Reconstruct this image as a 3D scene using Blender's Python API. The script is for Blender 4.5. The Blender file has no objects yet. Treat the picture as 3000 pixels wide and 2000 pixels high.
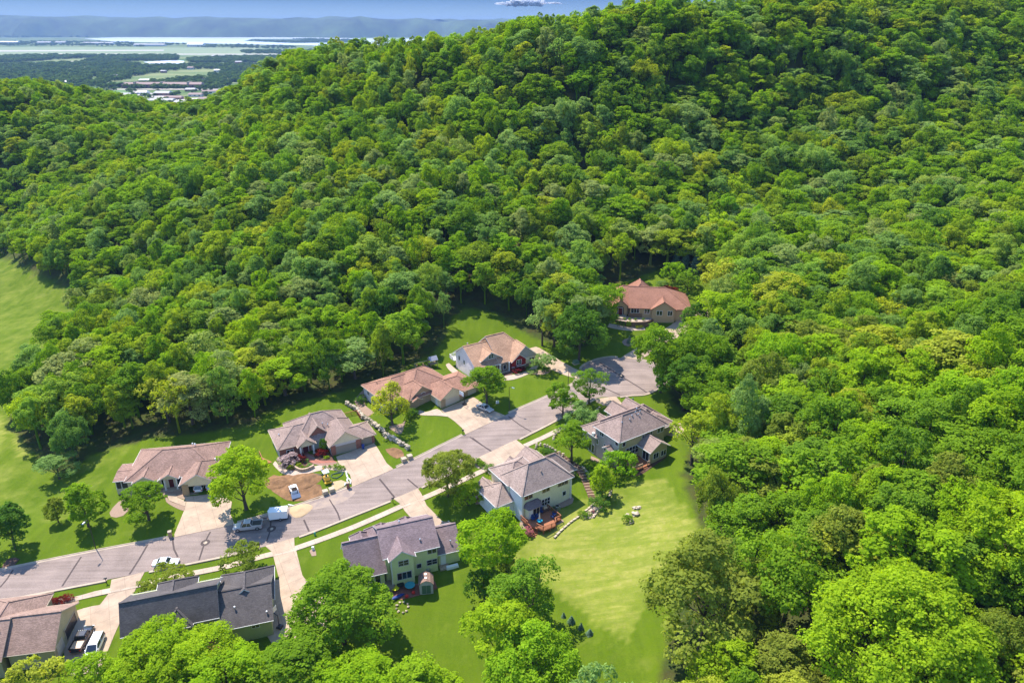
import bpy, bmesh, math, random
import numpy as np
from mathutils import Vector, Matrix, noise as mnoise
from mathutils.geometry import delaunay_2d_cdt

# ------------------------------------------------------------------ camera, sky, sun
scn = bpy.context.scene
COL = scn.collection
R = math.radians
random.seed(7); np.random.seed(7)
cam = bpy.data.cameras.new("camera"); camo = bpy.data.objects.new("camera", cam); COL.objects.link(camo)
cam.sensor_width = 36.0; cam.lens = 25.5; cam.clip_start = 1.0; cam.clip_end = 60000.0
camo.location = (0, 0, 96.0); camo.rotation_euler = (R(90 - 23.5), 0, 0)
scn.camera = camo
SUN_EL, SUN_AZ = 58.0, -43.0            # azimuth from +Y towards +X (behind the houses, from the left)
sd = Vector((math.sin(R(SUN_AZ)) * math.cos(R(SUN_EL)), math.cos(R(SUN_AZ)) * math.cos(R(SUN_EL)), math.sin(R(SUN_EL))))
world = bpy.data.worlds.new("World"); scn.world = world; world.use_nodes = True
wn = world.node_tree; bg = wn.nodes["Background"]
sky = wn.nodes.new("ShaderNodeTexSky"); sky.sky_type = 'NISHITA'; sky.sun_disc = False
sky.sun_elevation = R(SUN_EL); sky.sun_rotation = R(SUN_AZ); sky.air_density = 1.0; sky.dust_density = 0.1; sky.ozone_density = 6.0; sky.altitude = 300
gen = wn.nodes.new('ShaderNodeTexCoord'); sp = wn.nodes.new('ShaderNodeSeparateXYZ'); wn.links.new(gen.outputs['Generated'], sp.inputs[0])
ramp = wn.nodes.new('ShaderNodeValToRGB'); wn.links.new(sp.outputs[2], ramp.inputs[0]); mulc = wn.nodes.new('ShaderNodeMix'); mulc.data_type = 'RGBA'; mulc.blend_type = 'MULTIPLY'; mulc.inputs[0].default_value = 1.0
for i, (p_, c_) in enumerate(((0.0, (0.20, 0.26, 0.37)), (0.04, (0.026, 0.060, 0.165)), (0.07, (0.4, 0.5, 0.7)), (0.10, (1, 1, 1)))):
    e_ = ramp.color_ramp.elements[i] if i < 2 else ramp.color_ramp.elements.new(p_)
    e_.position = p_; e_.color = (*c_, 1)
wn.links.new(sky.outputs[0], mulc.inputs[6]); wn.links.new(ramp.outputs[0], mulc.inputs[7]); wn.links.new(mulc.outputs[2], bg.inputs[0]); bg.inputs[1].default_value = 0.15
sl = bpy.data.lights.new("sun", 'SUN'); sl.energy = 3.6; sl.angle = R(0.53); sl.color = (1.0, 0.93, 0.83)
so = bpy.data.objects.new("sun", sl); COL.objects.link(so)
so.rotation_euler = (-sd).to_track_quat('-Z', 'Y').to_euler(); so.location = sd * 500
scn.view_settings.view_transform = 'Standard'; scn.view_settings.look = 'None'; scn.view_settings.gamma = 1.0
scn.view_settings.exposure = 1.38
scn.cycles.max_bounces = 5; scn.cycles.diffuse_bounces = 4; scn.cycles.glossy_bounces = 2; scn.cycles.transmission_bounces = 2
scn.cycles.transparent_max_bounces = 8; scn.cycles.volume_bounces = 0; scn.cycles.use_denoising = True

# ------------------------------------------------------------------ helpers
def tag(o, label=None, cat=None, group=None, kind=None):
    if label: o['label'] = label
    if cat: o['category'] = cat
    if group: o['group'] = group
    if kind: o['kind'] = kind
    return o

def empty(name, loc, rz=0.0):
    o = bpy.data.objects.new(name, None); COL.objects.link(o); o.location = loc; o.rotation_euler = (0, 0, rz)
    o.empty_display_size = 0.2
    return o

def rnd(a, b): return random.uniform(a, b)

class MB:
    """collects faces and links them as one mesh object"""
    def __init__(s): s.v = []; s.f = []; s.m = []
    def poly(s, pts, m=0):
        n = len(s.v); s.v += [tuple(p) for p in pts]; s.f.append(tuple(range(n, n + len(pts)))); s.m.append(m)
    def hexa(s, b, t, m=0, mt=None):
        """b, t: four bottom and four top corners, counter-clockwise seen from above"""
        n = len(s.v); s.v += [tuple(p) for p in b] + [tuple(p) for p in t]
        s.f += [(n + 3, n + 2, n + 1, n), (n + 4, n + 5, n + 6, n + 7)]; s.m += [m, m if mt is None else mt]
        for i in range(4):
            j = (i + 1) % 4; s.f.append((n + i, n + j, n + 4 + j, n + 4 + i)); s.m.append(m)
    def box(s, x0, y0, z0, x1, y1, z1, m=0, mt=None, tx=0.0, ty=0.0):
        x0, x1 = min(x0, x1), max(x0, x1); y0, y1 = min(y0, y1), max(y0, y1)
        s.hexa([(x0, y0, z0), (x1, y0, z0), (x1, y1, z0), (x0, y1, z0)],
               [(x0 + tx, y0 + ty, z1), (x1 - tx, y0 + ty, z1), (x1 - tx, y1 - ty, z1), (x0 + tx, y1 - ty, z1)], m, mt)
    def prism(s, ring, a, b, m=0):
        """ring: list of points; extrude by vector a->b (added)"""
        n = len(s.v); k = len(ring)
        s.v += [tuple(Vector(p) + Vector(a)) for p in ring] + [tuple(Vector(p) + Vector(b)) for p in ring]
        s.f += [tuple(range(n + k - 1, n - 1, -1)), tuple(range(n + k, n + 2 * k))]; s.m += [m, m]
        for i in range(k):
            j = (i + 1) % k; s.f.append((n + i, n + j, n + k + j, n + k + i)); s.m.append(m)
    def bar(s, p, q, w=0.1, h=None, m=0):
        p, q = Vector(p), Vector(q); d = (q - p)
        if d.length < 1e-6: return
        h = w if h is None else h; d.normalize()
        up = Vector((0, 0, 1)) if abs(d.z) < 0.95 else Vector((0, 1, 0))
        sx = d.cross(up).normalized() * w / 2; sz = sx.cross(d).normalized() * h / 2
        s.prism([p - sx - sz, p + sx - sz, p + sx + sz, p - sx + sz], (0, 0, 0), q - p, m)
    def tube(s, pts, r, n=8, m=0, cap=True):
        pts = [Vector(p) for p in pts]; rs = r if isinstance(r, (list, tuple)) else [r] * len(pts); base = len(s.v)
        for i, p in enumerate(pts):
            d = (pts[min(i + 1, len(pts) - 1)] - pts[max(i - 1, 0)]).normalized()
            a = d.orthogonal().normalized() if abs(d.z) < 0.98 else Vector((1, 0, 0)); a = (a - d * a.dot(d)).normalized()
            if i and (a.dot(pa) < 0.5): a = (pa - d * pa.dot(d)).normalized()
            pa = a; b = d.cross(a)
            for k in range(n):
                t = 2 * math.pi * k / n; s.v.append(tuple(p + (a * math.cos(t) + b * math.sin(t)) * rs[i]))
        for i in range(len(pts) - 1):
            for k in range(n):
                j = (k + 1) % n; s.f.append((base + i * n + k, base + i * n + j, base + (i + 1) * n + j, base + (i + 1) * n + k)); s.m.append(m)
        if cap:
            s.f.append(tuple(range(base + n - 1, base - 1, -1))); s.m.append(m)
            e = base + (len(pts) - 1) * n; s.f.append(tuple(range(e, e + n))); s.m.append(m)
    def blob(s, c, rx, ry, rz, m=0, seed=0, rough=0.18, n=2):
        bm = bmesh.new(); bmesh.ops.create_icosphere(bm, subdivisions=n, radius=1.0); base = len(s.v)
        for v in bm.verts:
            k = 1 + rough * (mnoise.noise(v.co * 1.6 + Vector((seed * 3.1, seed, 0))) * 1.5)
            s.v.append((c[0] + v.co.x * rx * k, c[1] + v.co.y * ry * k, c[2] + v.co.z * rz * k))
        for f in bm.faces: s.f.append(tuple(base + v.index for v in f.verts)); s.m.append(m)
        bm.free()
    def build(s, name, mats, parent=None, smooth=False, loc=None, rz=0.0):
        me = bpy.data.meshes.new(name); me.from_pydata(s.v, [], s.f)
        mats = mats if isinstance(mats, (list, tuple)) else [mats]
        for x in mats: me.materials.append(x)
        me.polygons.foreach_set('material_index', s.m)
        if smooth: me.polygons.foreach_set('use_smooth', [True] * len(s.f))
        me.update()
        o = bpy.data.objects.new(name, me); COL.objects.link(o)
        if parent: o.parent = parent
        if loc: o.location = loc
        o.rotation_euler = (0, 0, rz)
        return o

# ------------------------------------------------------------------ materials
def mat(name, col, rough=0.8, spec=0.3, metal=0.0, noise=None, bump=None, col2=None, emit=None, coat=0.0):
    """noise=(scale, amount): mottling between col and col2; bump=(scale, strength)"""
    m = bpy.data.materials.new(name); m.use_nodes = True; t = m.node_tree; b = t.nodes['Principled BSDF']
    c = (*col, 1); b.inputs['Base Color'].default_value = c; b.inputs['Roughness'].default_value = rough
    b.inputs['Specular IOR Level'].default_value = spec; b.inputs['Metallic'].default_value = metal
    if coat: b.inputs['Coat Weight'].default_value = coat
    tc = t.nodes.new('ShaderNodeTexCoord')
    if noise:
        n = t.nodes.new('ShaderNodeTexNoise'); n.inputs['Scale'].default_value = noise[0]; n.inputs['Detail'].default_value = 6
        n.inputs['Roughness'].default_value = 0.65; t.links.new(tc.outputs['Object'], n.inputs['Vector'])
        mr = t.nodes.new('ShaderNodeMapRange'); mr.inputs[1].default_value = 0.3; mr.inputs[2].default_value = 0.7
        t.links.new(n.outputs[0], mr.inputs[0]); mx = t.nodes.new('ShaderNodeMix'); mx.data_type = 'RGBA'
        c2 = col2 if col2 else tuple(x * (1 - noise[1]) for x in col)
        mx.inputs[6].default_value = c; mx.inputs[7].default_value = (*c2, 1); t.links.new(mr.outputs[0], mx.inputs[0])
        t.links.new(mx.outputs[2], b.inputs['Base Color'])
    if bump:
        n = t.nodes.new('ShaderNodeTexNoise'); n.inputs['Scale'].default_value = bump[0]; n.inputs['Detail'].default_value = 4
        t.links.new(tc.outputs['Object'], n.inputs['Vector']); bp = t.nodes.new('ShaderNodeBump'); bp.inputs['Strength'].default_value = bump[1]
        bp.inputs['Distance'].default_value = 0.1
        t.links.new(n.outputs[0], bp.inputs['Height']); t.links.new(bp.outputs[0], b.inputs['Normal'])
    return m

def nd(t, typ, **kw):
    n = t.nodes.new(typ)
    for k, v in kw.items(): setattr(n, k, v)
    return n

def shingle_mat(name, col, var=0.35):
    """asphalt shingles: courses along the slope, each tab with its own tone, weathering on top"""
    m = mat(name, col, rough=0.92, spec=0.15); t = m.node_tree; b = t.nodes['Principled BSDF']; L = t.links.new
    tc = nd(t, 'ShaderNodeTexCoord'); sep = nd(t, 'ShaderNodeSeparateXYZ'); L(tc.outputs['Object'], sep.inputs[0])
    ad = nd(t, 'ShaderNodeMath', operation='ADD'); L(sep.outputs[0], ad.inputs[0]); L(sep.outputs[1], ad.inputs[1])
    cb = nd(t, 'ShaderNodeCombineXYZ'); L(ad.outputs[0], cb.inputs[0]); ml = nd(t, 'ShaderNodeMath', operation='MULTIPLY'); ml.inputs[1].default_value = 2.2
    L(sep.outputs[2], ml.inputs[0]); L(ml.outputs[0], cb.inputs[1])
    br = nd(t, 'ShaderNodeTexBrick'); br.inputs['Scale'].default_value = 1.0; br.inputs['Brick Width'].default_value = 0.33; br.inputs['Row Height'].default_value = 0.16
    br.inputs['Mortar Size'].default_value = 0.006; br.inputs['Color1'].default_value = (*col, 1)
    br.inputs['Color2'].default_value = (*[x * (1 - var) for x in col], 1); br.inputs['Mortar'].default_value = (*[x * 0.5 for x in col], 1)
    L(cb.outputs[0], br.inputs['Vector'])
    n = nd(t, 'ShaderNodeTexNoise'); n.inputs['Scale'].default_value = 0.45; n.inputs['Detail'].default_value = 5; L(tc.outputs['Object'], n.inputs['Vector'])
    n2 = nd(t, 'ShaderNodeTexNoise'); n2.inputs['Scale'].default_value = 5; n2.inputs['Detail'].default_value = 3; L(tc.outputs['Object'], n2.inputs['Vector'])
    sm = nd(t, 'ShaderNodeMath', operation='ADD'); L(n.outputs[0], sm.inputs[0]); L(n2.outputs[0], sm.inputs[1])
    mr = nd(t, 'ShaderNodeMapRange'); mr.inputs[1].default_value = 0.6; mr.inputs[2].default_value = 1.4; mr.inputs[3].default_value = 0.72; mr.inputs[4].default_value = 1.22
    L(sm.outputs[0], mr.inputs[0]); hs = nd(t, 'ShaderNodeHueSaturation'); L(mr.outputs[0], hs.inputs['Value']); L(br.outputs[0], hs.inputs['Color'])
    L(hs.outputs[0], b.inputs['Base Color'])
    return m

def siding_mat(name, col, row=0.13, dark=0.6):
    """lap siding: a thin dark line under each board"""
    m = mat(name, col, rough=0.6, spec=0.3); t = m.node_tree; b = t.nodes['Principled BSDF']; L = t.links.new
    tc = nd(t, 'ShaderNodeTexCoord'); sep = nd(t, 'ShaderNodeSeparateXYZ'); L(tc.outputs['Object'], sep.inputs[0])
    dv = nd(t, 'ShaderNodeMath', operation='DIVIDE'); dv.inputs[1].default_value = row; L(sep.outputs[2], dv.inputs[0])
    fr = nd(t, 'ShaderNodeMath', operation='FRACT'); L(dv.outputs[0], fr.inputs[0])
    lt = nd(t, 'ShaderNodeMath', operation='LESS_THAN'); lt.inputs[1].default_value = 0.12; L(fr.outputs[0], lt.inputs[0])
    mx = nd(t, 'ShaderNodeMix', data_type='RGBA'); mx.inputs[6].default_value = (*col, 1); mx.inputs[7].default_value = (*[x * dark for x in col], 1)
    L(lt.outputs[0], mx.inputs[0])
    n = nd(t, 'ShaderNodeTexNoise'); n.inputs['Scale'].default_value = 0.8; n.inputs['Detail'].default_value = 4; L(tc.outputs['Object'], n.inputs['Vector'])
    mr = nd(t, 'ShaderNodeMapRange'); mr.inputs[3].default_value = 0.86; mr.inputs[4].default_value = 1.1; L(n.outputs[0], mr.inputs[0])
    hs = nd(t, 'ShaderNodeHueSaturation'); L(mr.outputs[0], hs.inputs['Value']); L(mx.outputs[2], hs.inputs['Color']); L(hs.outputs[0], b.inputs['Base Color'])
    return m

def brick_mat(name, c1, c2, mortar, bw=0.4, rh=0.2):
    m = mat(name, c1, rough=0.9, spec=0.2); t = m.node_tree; b = t.nodes['Principled BSDF']; L = t.links.new
    tc = nd(t, 'ShaderNodeTexCoord'); sep = nd(t, 'ShaderNodeSeparateXYZ'); L(tc.outputs['Object'], sep.inputs[0])
    ad = nd(t, 'ShaderNodeMath', operation='ADD'); L(sep.outputs[0], ad.inputs[0]); L(sep.outputs[1], ad.inputs[1])
    cb = nd(t, 'ShaderNodeCombineXYZ'); L(ad.outputs[0], cb.inputs[0]); L(sep.outputs[2], cb.inputs[1])
    br = nd(t, 'ShaderNodeTexBrick'); br.inputs['Scale'].default_value = 1.0; br.inputs['Brick Width'].default_value = bw; br.inputs['Row Height'].default_value = rh
    br.inputs['Mortar Size'].default_value = 0.02; br.inputs['Color1'].default_value = (*c1, 1); br.inputs['Color2'].default_value = (*c2, 1)
    br.inputs['Mortar'].default_value = (*mortar, 1); L(cb.outputs[0], br.inputs['Vector']); L(br.outputs[0], b.inputs['Base Color'])
    return m

def conc_mat(name, col, jx=3.0, stain=0.16):
    """poured concrete: control joints on a grid, stains"""
    m = mat(name, col, rough=0.85, spec=0.25); t = m.node_tree; b = t.nodes['Principled BSDF']; L = t.links.new
    tc = nd(t, 'ShaderNodeTexCoord'); mp = nd(t, 'ShaderNodeMapping'); mp.inputs['Rotation'].default_value = (0, 0, R(-29)); L(tc.outputs['Object'], mp.inputs[0])
    br = nd(t, 'ShaderNodeTexBrick'); br.offset = 0.0; br.inputs['Scale'].default_value = 1.0; br.inputs['Brick Width'].default_value = jx; br.inputs['Row Height'].default_value = jx
    br.inputs['Mortar Size'].default_value = 0.035; br.inputs['Color1'].default_value = (*col, 1); br.inputs['Color2'].default_value = (*[x * 0.93 for x in col], 1)
    br.inputs['Mortar'].default_value = (*[x * 0.66 for x in col], 1); L(mp.outputs[0], br.inputs['Vector'])
    n = nd(t, 'ShaderNodeTexNoise'); n.inputs['Scale'].default_value = 0.35; n.inputs['Detail'].default_value = 7; n.inputs['Roughness'].default_value = 0.7; L(tc.outputs['Object'], n.inputs['Vector'])
    mr = nd(t, 'ShaderNodeMapRange'); mr.inputs[1].default_value = 0.3; mr.inputs[2].default_value = 0.7; mr.inputs[3].default_value = 1 - stain; mr.inputs[4].default_value = 1 + stain * 0.5
    L(n.outputs[0], mr.inputs[0]); hs = nd(t, 'ShaderNodeHueSaturation'); L(mr.outputs[0], hs.inputs['Value']); L(br.outputs[0], hs.inputs['Color']); L(hs.outputs[0], b.inputs['Base Color'])
    return m

M = {}
M['trim'] = mat('white_trim', (0.68, 0.66, 0.62), 0.55)
M['trim_brown'] = mat('brown_trim', (0.16, 0.07, 0.045), 0.6)
M['trim_tan'] = mat('tan_trim', (0.48, 0.39, 0.28), 0.6)
M['glass'] = mat('window_glass', (0.012, 0.018, 0.028), 0.06, 0.8)
M['concrete'] = conc_mat('driveway_concrete', (0.425, 0.315, 0.225), 3.0, .28)
M['concrete_pale'] = conc_mat('pavement_concrete', (0.45, 0.352, 0.268), 1.6, .25)
M['kerb'] = mat('kerb_concrete', (0.44, 0.35, 0.26), 0.85, noise=(0.6, 0.3))
M['black'] = mat('black_metal', (0.012, 0.012, 0.014), 0.4, 0.5)
M['metal'] = mat('galvanised_metal', (0.45, 0.46, 0.48), 0.35, 0.5, 0.8)
M['white'] = mat('white_paint', (0.78, 0.78, 0.77), 0.35, 0.5)
M['tyre'] = mat('tyre_rubber', (0.012, 0.012, 0.012), 0.8)
M['wood'] = mat('cedar_boards', (0.36, 0.14, 0.065), 0.75, noise=(3, 0.35))
M['wood_pale'] = mat('weathered_lumber', (0.40, 0.29, 0.18), 0.8, noise=(2, 0.3))
M['rock'] = mat('limestone', (0.56, 0.46, 0.33), 0.9, noise=(0.9, 0.45), bump=(2, 0.6))
M['mulch'] = mat('stone_mulch', (0.36, 0.25, 0.18), 0.95, noise=(7, 0.4), bump=(12, 0.8))
M['pale_rock'] = mat('pale_river_rock', (0.55, 0.42, 0.33), 0.9, noise=(5, 0.4), bump=(9, 0.9))
M['bark_mulch'] = mat('brown_mulch', (0.14, 0.075, 0.05), 0.95, noise=(6, 0.5), bump=(9, 0.8))
M['bark'] = mat('bark', (0.10, 0.075, 0.055), 0.95, noise=(3, 0.5))
M['bark_pale'] = mat('pale_bark', (0.24, 0.20, 0.16), 0.95, noise=(3, 0.5))
M['brick_red'] = brick_mat('red_brick', (0.30, 0.085, 0.05), (0.20, 0.06, 0.04), (0.30, 0.22, 0.17))
M['brick_tan'] = brick_mat('tan_brick', (0.40, 0.27, 0.14), (0.30, 0.20, 0.11), (0.40, 0.32, 0.22))
M['stone_brown'] = brick_mat('brown_stone_veneer', (0.20, 0.12, 0.075), (0.28, 0.18, 0.11), (0.16, 0.11, 0.08), 0.6, 0.25)

# ------------------------------------------------------------------ terrain
TC = np.array([[-98.0, 108.7, -2.2],[-83.8, 113.0, -1.4],[-68.7, 117.1, -0.6],[-51.3, 121.3, 0.3],[-33.2, 130.3, 2.3],[-11.9, 144.3, 4.7],[8.7, 163.2, 7],[21.8, 172.1, 8.3],[35.7, 169.2, 8.8],[29.6, 177.7, 8.8],[43.2, 189.8, 9.2],[-71.7, 135.2, 0.6],[-81.1, 134.1, 0.5],[-86.0, 131.4, -0.3],[-91.7, 139.6, -0.6],[-86.9, 156.1, 1.2],[-63.6, 148.2, 2.2],[-105.7, 132.1, -2.6],[-124.8, 153.6, -3.2],[-105.1, 144.7, -2.2],[-108.7, 125.0, -2.6],[-141.6, 181.3, -4],[-121.3, 162.4, -2.6],[-39.7, 143.6, 3.3],[-49.4, 141.2, 3.0],[-53.3, 141.0, 2.2],[-60.1, 158.7, 3.6],[-48.6, 165.0, 5],[-36.0, 168.7, 5.0],[-17.3, 161.8, 5.8],[-23.7, 163.9, 5.6],[-36.3, 162.5, 3.9],[-39.9, 170.0, 4.3],[-22.7, 181.0, 8],[-13.9, 175.5, 6.6],[-4.2, 180.6, 8.2],[4.8, 182.6, 8.3],[-13.0, 183.9, 6.6],[-16.2, 187.9, 6.3],[-2.1, 208.8, 11],[10.1, 197.8, 10.0],[-10.8, 213.3, 11.5],[-17.6, 203.0, 10],[27.4, 189.3, 10.5],[33.1, 195.5, 11],[20.3, 198.3, 12],[38.2, 202.3, 11.4],[37.5, 212.8, 14],[59.0, 208.6, 14.5],[54.1, 227.5, 18],[30.1, 233.3, 16],[-23.2, 112.1, 1.1],[-17.4, 107.6, 0.8],[-19.4, 103.6, 0.4],[-10.4, 119.7, 1.6],[-30.6, 119.8, 1.5],[-32.1, 107.3, 0.3],[-19.3, 124.5, 2.2],[-7.1, 124.9, 2.8],[-7.6, 136.5, 4.3],[3.0, 134.7, 4.6],[11.5, 127.4, 4.4],[4.2, 121.5, 3.6],[0.0, 120.9, 3.2],[11.0, 141.9, 5.3],[19.3, 155.8, 7.2],[25.4, 164.4, 8.3],[18.0, 142.3, 5.5],[22.3, 138.8, 5.9],[26.1, 133.9, 6.9],[34.6, 139.7, 7.6],[38.3, 150.8, 8.2],[17.7, 124.2, 5.0],[24.1, 120.6, 6.0],[32.5, 118.6, 7.5],[19.1, 107.5, 4.2],[28.7, 109.1, 6.8],[11.5, 92.2, 2.8],[9.4, 104.4, 2.9],[0.0, 114.5, 2.4],[19.7, 90.5, 4.5],[-15.3, 99.5, -0.5],[-28.5, 89.5, -2],[-42.1, 96.8, -1.8],[-55.6, 100.7, -1.7],[-49.2, 89.9, -2.4],[-67.5, 99.6, -2.2],[-69.8, 94.0, -2.9],[-73.4, 92.0, -3.1],[-82.9, 94.1, -3],[-43.3, 107.8, -0.2],[-72.6, 107.7, -1.7],[-82.7, 104.6, -2.2],[-2.7, 85.0, 0],[-60, 60, -5],[0, 50, -2],[-120, 70, -6],[40, 50, 6],[80, 60, 20],[-200, 100, -10],[-150, 140, -7],[-321.2, 482.2, 49.3],[-287.5, 496.7, 45.2],[-248.5, 503.2, 35.1],[-207.8, 502.8, 34.1],[-165.9, 456.1, 52.0],[-140.6, 444.4, 62.9],[-82.6, 421.3, 72.4],[-38.3, 401.1, 76.1],[0.0, 382.4, 83.2],[32.0, 373.0, 86.8],[80.0, 375.3, 91.9],[148.2, 387.4, 94.8],[226.4, 410.8, 98.4],[295.1, 423.4, 102.2],[232.0, 362.8, 63.3],[197.9, 298.6, 41.0],[160.4, 233.1, 28.4],[126.2, 176.6, 21.2],[92.2, 128.4, 23.2],[71.2, 93.0, 22.0],[111.0, 259.9, 22.3],[127.1, 308.9, 39.6],[138.9, 350.0, 64.0],[61.6, 259.9, 22.3],[70.1, 306.8, 39.8],[75.8, 343.6, 64.3],[-24.7, 261.4, 25.6],[-29.9, 330.4, 43.9],[-32.9, 373.5, 62.8],[11.8, 248.0, 25.0],[21.2, 308.9, 39.6],[-112.9, 303.3, 26.6],[-135.5, 374.1, 38.9],[-97.1, 251.1, 12.0],[-82.4, 366.9, 47.7],[-67.1, 288.1, 29.4],[-56.5, 233.6, 16.9],[-207.1, 411.9, 25.6],[-244.7, 411.9, 25.6],[-195.8, 317.5, 9.1],[-155.3, 297.6, 13.7],[59.3, 69.0, 12.0],[52.5, 78.0, 15.2],[50.0, 100.5, 14.1],[38.2, 95.5, 7.7],[77.6, 136.2, 16.0],[63.2, 154.1, 12.0],[75.9, 207.3, 19.0],[110.9, 197.6, 21.9],[69.3, 75.7, 22.5],[-362.9, 544.8, 41.3],[-305.1, 458.0, 44.3],[-324.9, 561.3, 37.2],[-273.2, 471.9, 40.2],[-280.8, 568.7, 27.1],[-236.0, 478.1, 30.1],[-234.8, 568.2, 26.1],[-197.4, 477.6, 29.1],[-187.5, 515.4, 44.0],[-157.6, 433.3, 47.0],[-158.9, 502.2, 54.9],[-133.6, 422.2, 57.9],[-93.3, 476.1, 64.4],[-78.5, 400.3, 67.4],[-43.3, 453.2, 68.1],[-36.4, 381.0, 71.1],[0.0, 432.1, 75.2],[0.0, 363.3, 78.2],[36.2, 421.5, 78.8],[30.4, 354.4, 81.8],[90.4, 424.1, 83.9],[76.0, 356.5, 86.9],[167.5, 437.8, 86.8],[140.8, 368.1, 89.8],[255.8, 464.2, 90.4],[215.0, 390.3, 93.4],[333.4, 478.4, 94.2],[280.3, 402.2, 97.2],[-213.0, 297.1, -9],[-184.1, 239.2, -8],[-175.0, 236.9, -7],[-168.2, 244.8, -5],[-283.1, 390.4, -12],[-238.0, 286.9, -13],[-81.2, 194.7, 2.5],[-107.2, 184.1, 0],[-52.5, 204.7, 7],[-31.7, 206.5, 8.5],[-118.5, 233.3, 1],[-158.8, 277.3, -2],[-420, 620, -32],[-250, 640, -28],[-120, 620, -15],[0, 560, 15],[100, 520, 50],[250, 520, 80],[400, 550, 90],[-420, 520, 20],[-600, 560, -30],[-500, 400, -20],[-350, 300, -18],[-250, 220, -12],[420, 420, 112],[350, 300, 85],[300, 200, 60],[200, 120, 50],[150, 60, 40],[-200, 780, -44],[100, 750, -35],[500, 800, 20],[-700, 800, -48],[450, 100, 90]])
_C = TC[:, :2] / 100
def _fit():
    d = np.linalg.norm(_C[:, None] - _C[None], axis=2); K = np.where(d > 0, d * d * np.log(d + 1e-12), 0) + 0.0004 * np.eye(len(_C))
    n = len(_C); A = np.zeros((n + 3, n + 3)); A[:n, :n] = K; A[:n, n] = 1; A[:n, n + 1:] = _C; A[n, :n] = 1; A[n + 1:, :n] = _C.T
    b = np.zeros(n + 3); b[:n] = TC[:, 2]; return np.linalg.solve(A, b)
_CO = _fit()
PLAIN = -50.0
def gz(x, y):
    """height of the ground at world x, y (arrays)"""
    x = np.atleast_1d(np.asarray(x, float)); y = np.atleast_1d(np.asarray(y, float)); shp = x.shape
    q = np.stack([x.ravel(), y.ravel()], -1); out = np.zeros(len(q))
    for i in range(0, len(q), 20000):
        c = q[i:i + 20000] / 100; d = np.linalg.norm(c[:, None] - _C[None], axis=2)
        out[i:i + 20000] = np.where(d > 0, d * d * np.log(d + 1e-12), 0) @ _CO[:-3] + _CO[-3] + c @ _CO[-2:]
    out = np.clip(out, PLAIN - 5, 135)
    r = np.clip((q[:, 1] - 560 - np.maximum(0, q[:, 0]) * 0.6) / 260, 0, 1); r = np.maximum(r, np.clip((-q[:, 0] - 450) / 250, 0, 1)); r = r * r * (3 - 2 * r)
    out = out * (1 - r) + PLAIN * r
    return out.reshape(shp)
def g1(x, y): return float(gz(x, y)[0])

def in_poly(px, py, poly):
    px = np.asarray(px); py = np.asarray(py); ins = np.zeros(px.shape, bool); n = len(poly)
    for i in range(n):
        x0, y0 = poly[i]; x1, y1 = poly[(i + 1) % n]
        c = ((y0 > py) != (y1 > py)) & (px < (x1 - x0) * (py - y0) / ((y1 - y0) + 1e-12) + x0); ins ^= c
    return ins
def dist_poly(px, py, poly, closed=True):
    best = np.full(np.shape(px), 1e9); n = len(poly)
    for i in range(n if closed else n - 1):
        x0, y0 = poly[i]; x1, y1 = poly[(i + 1) % n]; dx, dy = x1 - x0, y1 - y0
        t = np.clip(((px - x0) * dx + (py - y0) * dy) / (dx * dx + dy * dy + 1e-12), 0, 1)
        best = np.minimum(best, np.hypot(px - x0 - t * dx, py - y0 - t * dy))
    return best
def smooth_line(pts, closed=False, step=1.0):
    """Catmull-Rom through pts, resampled about every step metres"""
    P = [Vector((p[0], p[1])) for p in pts]; n = len(P); out = []
    for i in range(n if closed else n - 1):
        a = P[(i - 1) % n] if closed or i else P[0]; b = P[i]; c = P[(i + 1) % n]; d = P[(i + 2) % n] if closed or i < n - 2 else P[-1]
        k = max(1, int((c - b).length / step))
        for j in range(k):
            t = j / k
            q = 0.5 * ((2 * b) + (c - a) * t + (2 * a - 5 * b + 4 * c - d) * t * t + (3 * b - a - 3 * c + d) * t ** 3); out.append((q.x, q.y))
    if not closed: out.append((P[-1].x, P[-1].y))
    return out

CLEAR = [(-294.75, 390.43), (-225.05, 318.28), (-184.75, 283.26), (-170.64, 268.25), (-158.77, 242.75), (-150.02, 209.90), (-149.75, 197.95), (-146.02, 185.24), (-134.44, 169.31), (-121.64, 156.94), (-112.27, 148.44), (-106.32, 146.82), (-104.12, 153.83), (-92.65, 157.26), (-80.68, 157.95), (-65.54, 159.46), (-63.23, 166.28), (-55.97, 169.45), (-41.31, 178.11), (-33.10, 180.36), (-25.77, 191.20), (-19.61, 201.59), (-19.44, 213.47), (-15.37, 218.24), (-5.44, 215.53), (2.10, 205.60), (6.16, 200.43), (18.75, 191.48), (25.85, 193.56), (28.00, 208.87), (29.57, 228.46), (40.62, 234.59), (52.87, 238.79), (64.47, 233.53), (67.19, 217.23), (63.18, 204.72), (55.54, 197.39), (46.91, 191.27), (42.67, 174.80), (39.95, 163.36), (42.56, 155.47), (41.64, 144.03), (36.42, 130.64), (35.79, 119.81), (36.04, 111.04), (33.79, 103.80), (29.69, 98.42), (26.19, 91.13), (22.38, 80.90), (18.99, 72.55), (-34.98, 72.47), (-75.77, 65.85), (-133.77, 96.67), (-176.15, 169.58), (-269.41, 297.64)]
LAWN_DRY = [(-1.31, 111.11), (4.07, 116.72), (9.92, 124.23), (20.36, 129.25), (32.72, 130.10), (35.89, 113.12), (31.97, 106.65), (23.85, 98.61), (19.38, 88.49), (15.88, 91.32), (8.52, 100.39), (3.78, 105.23)]
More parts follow.
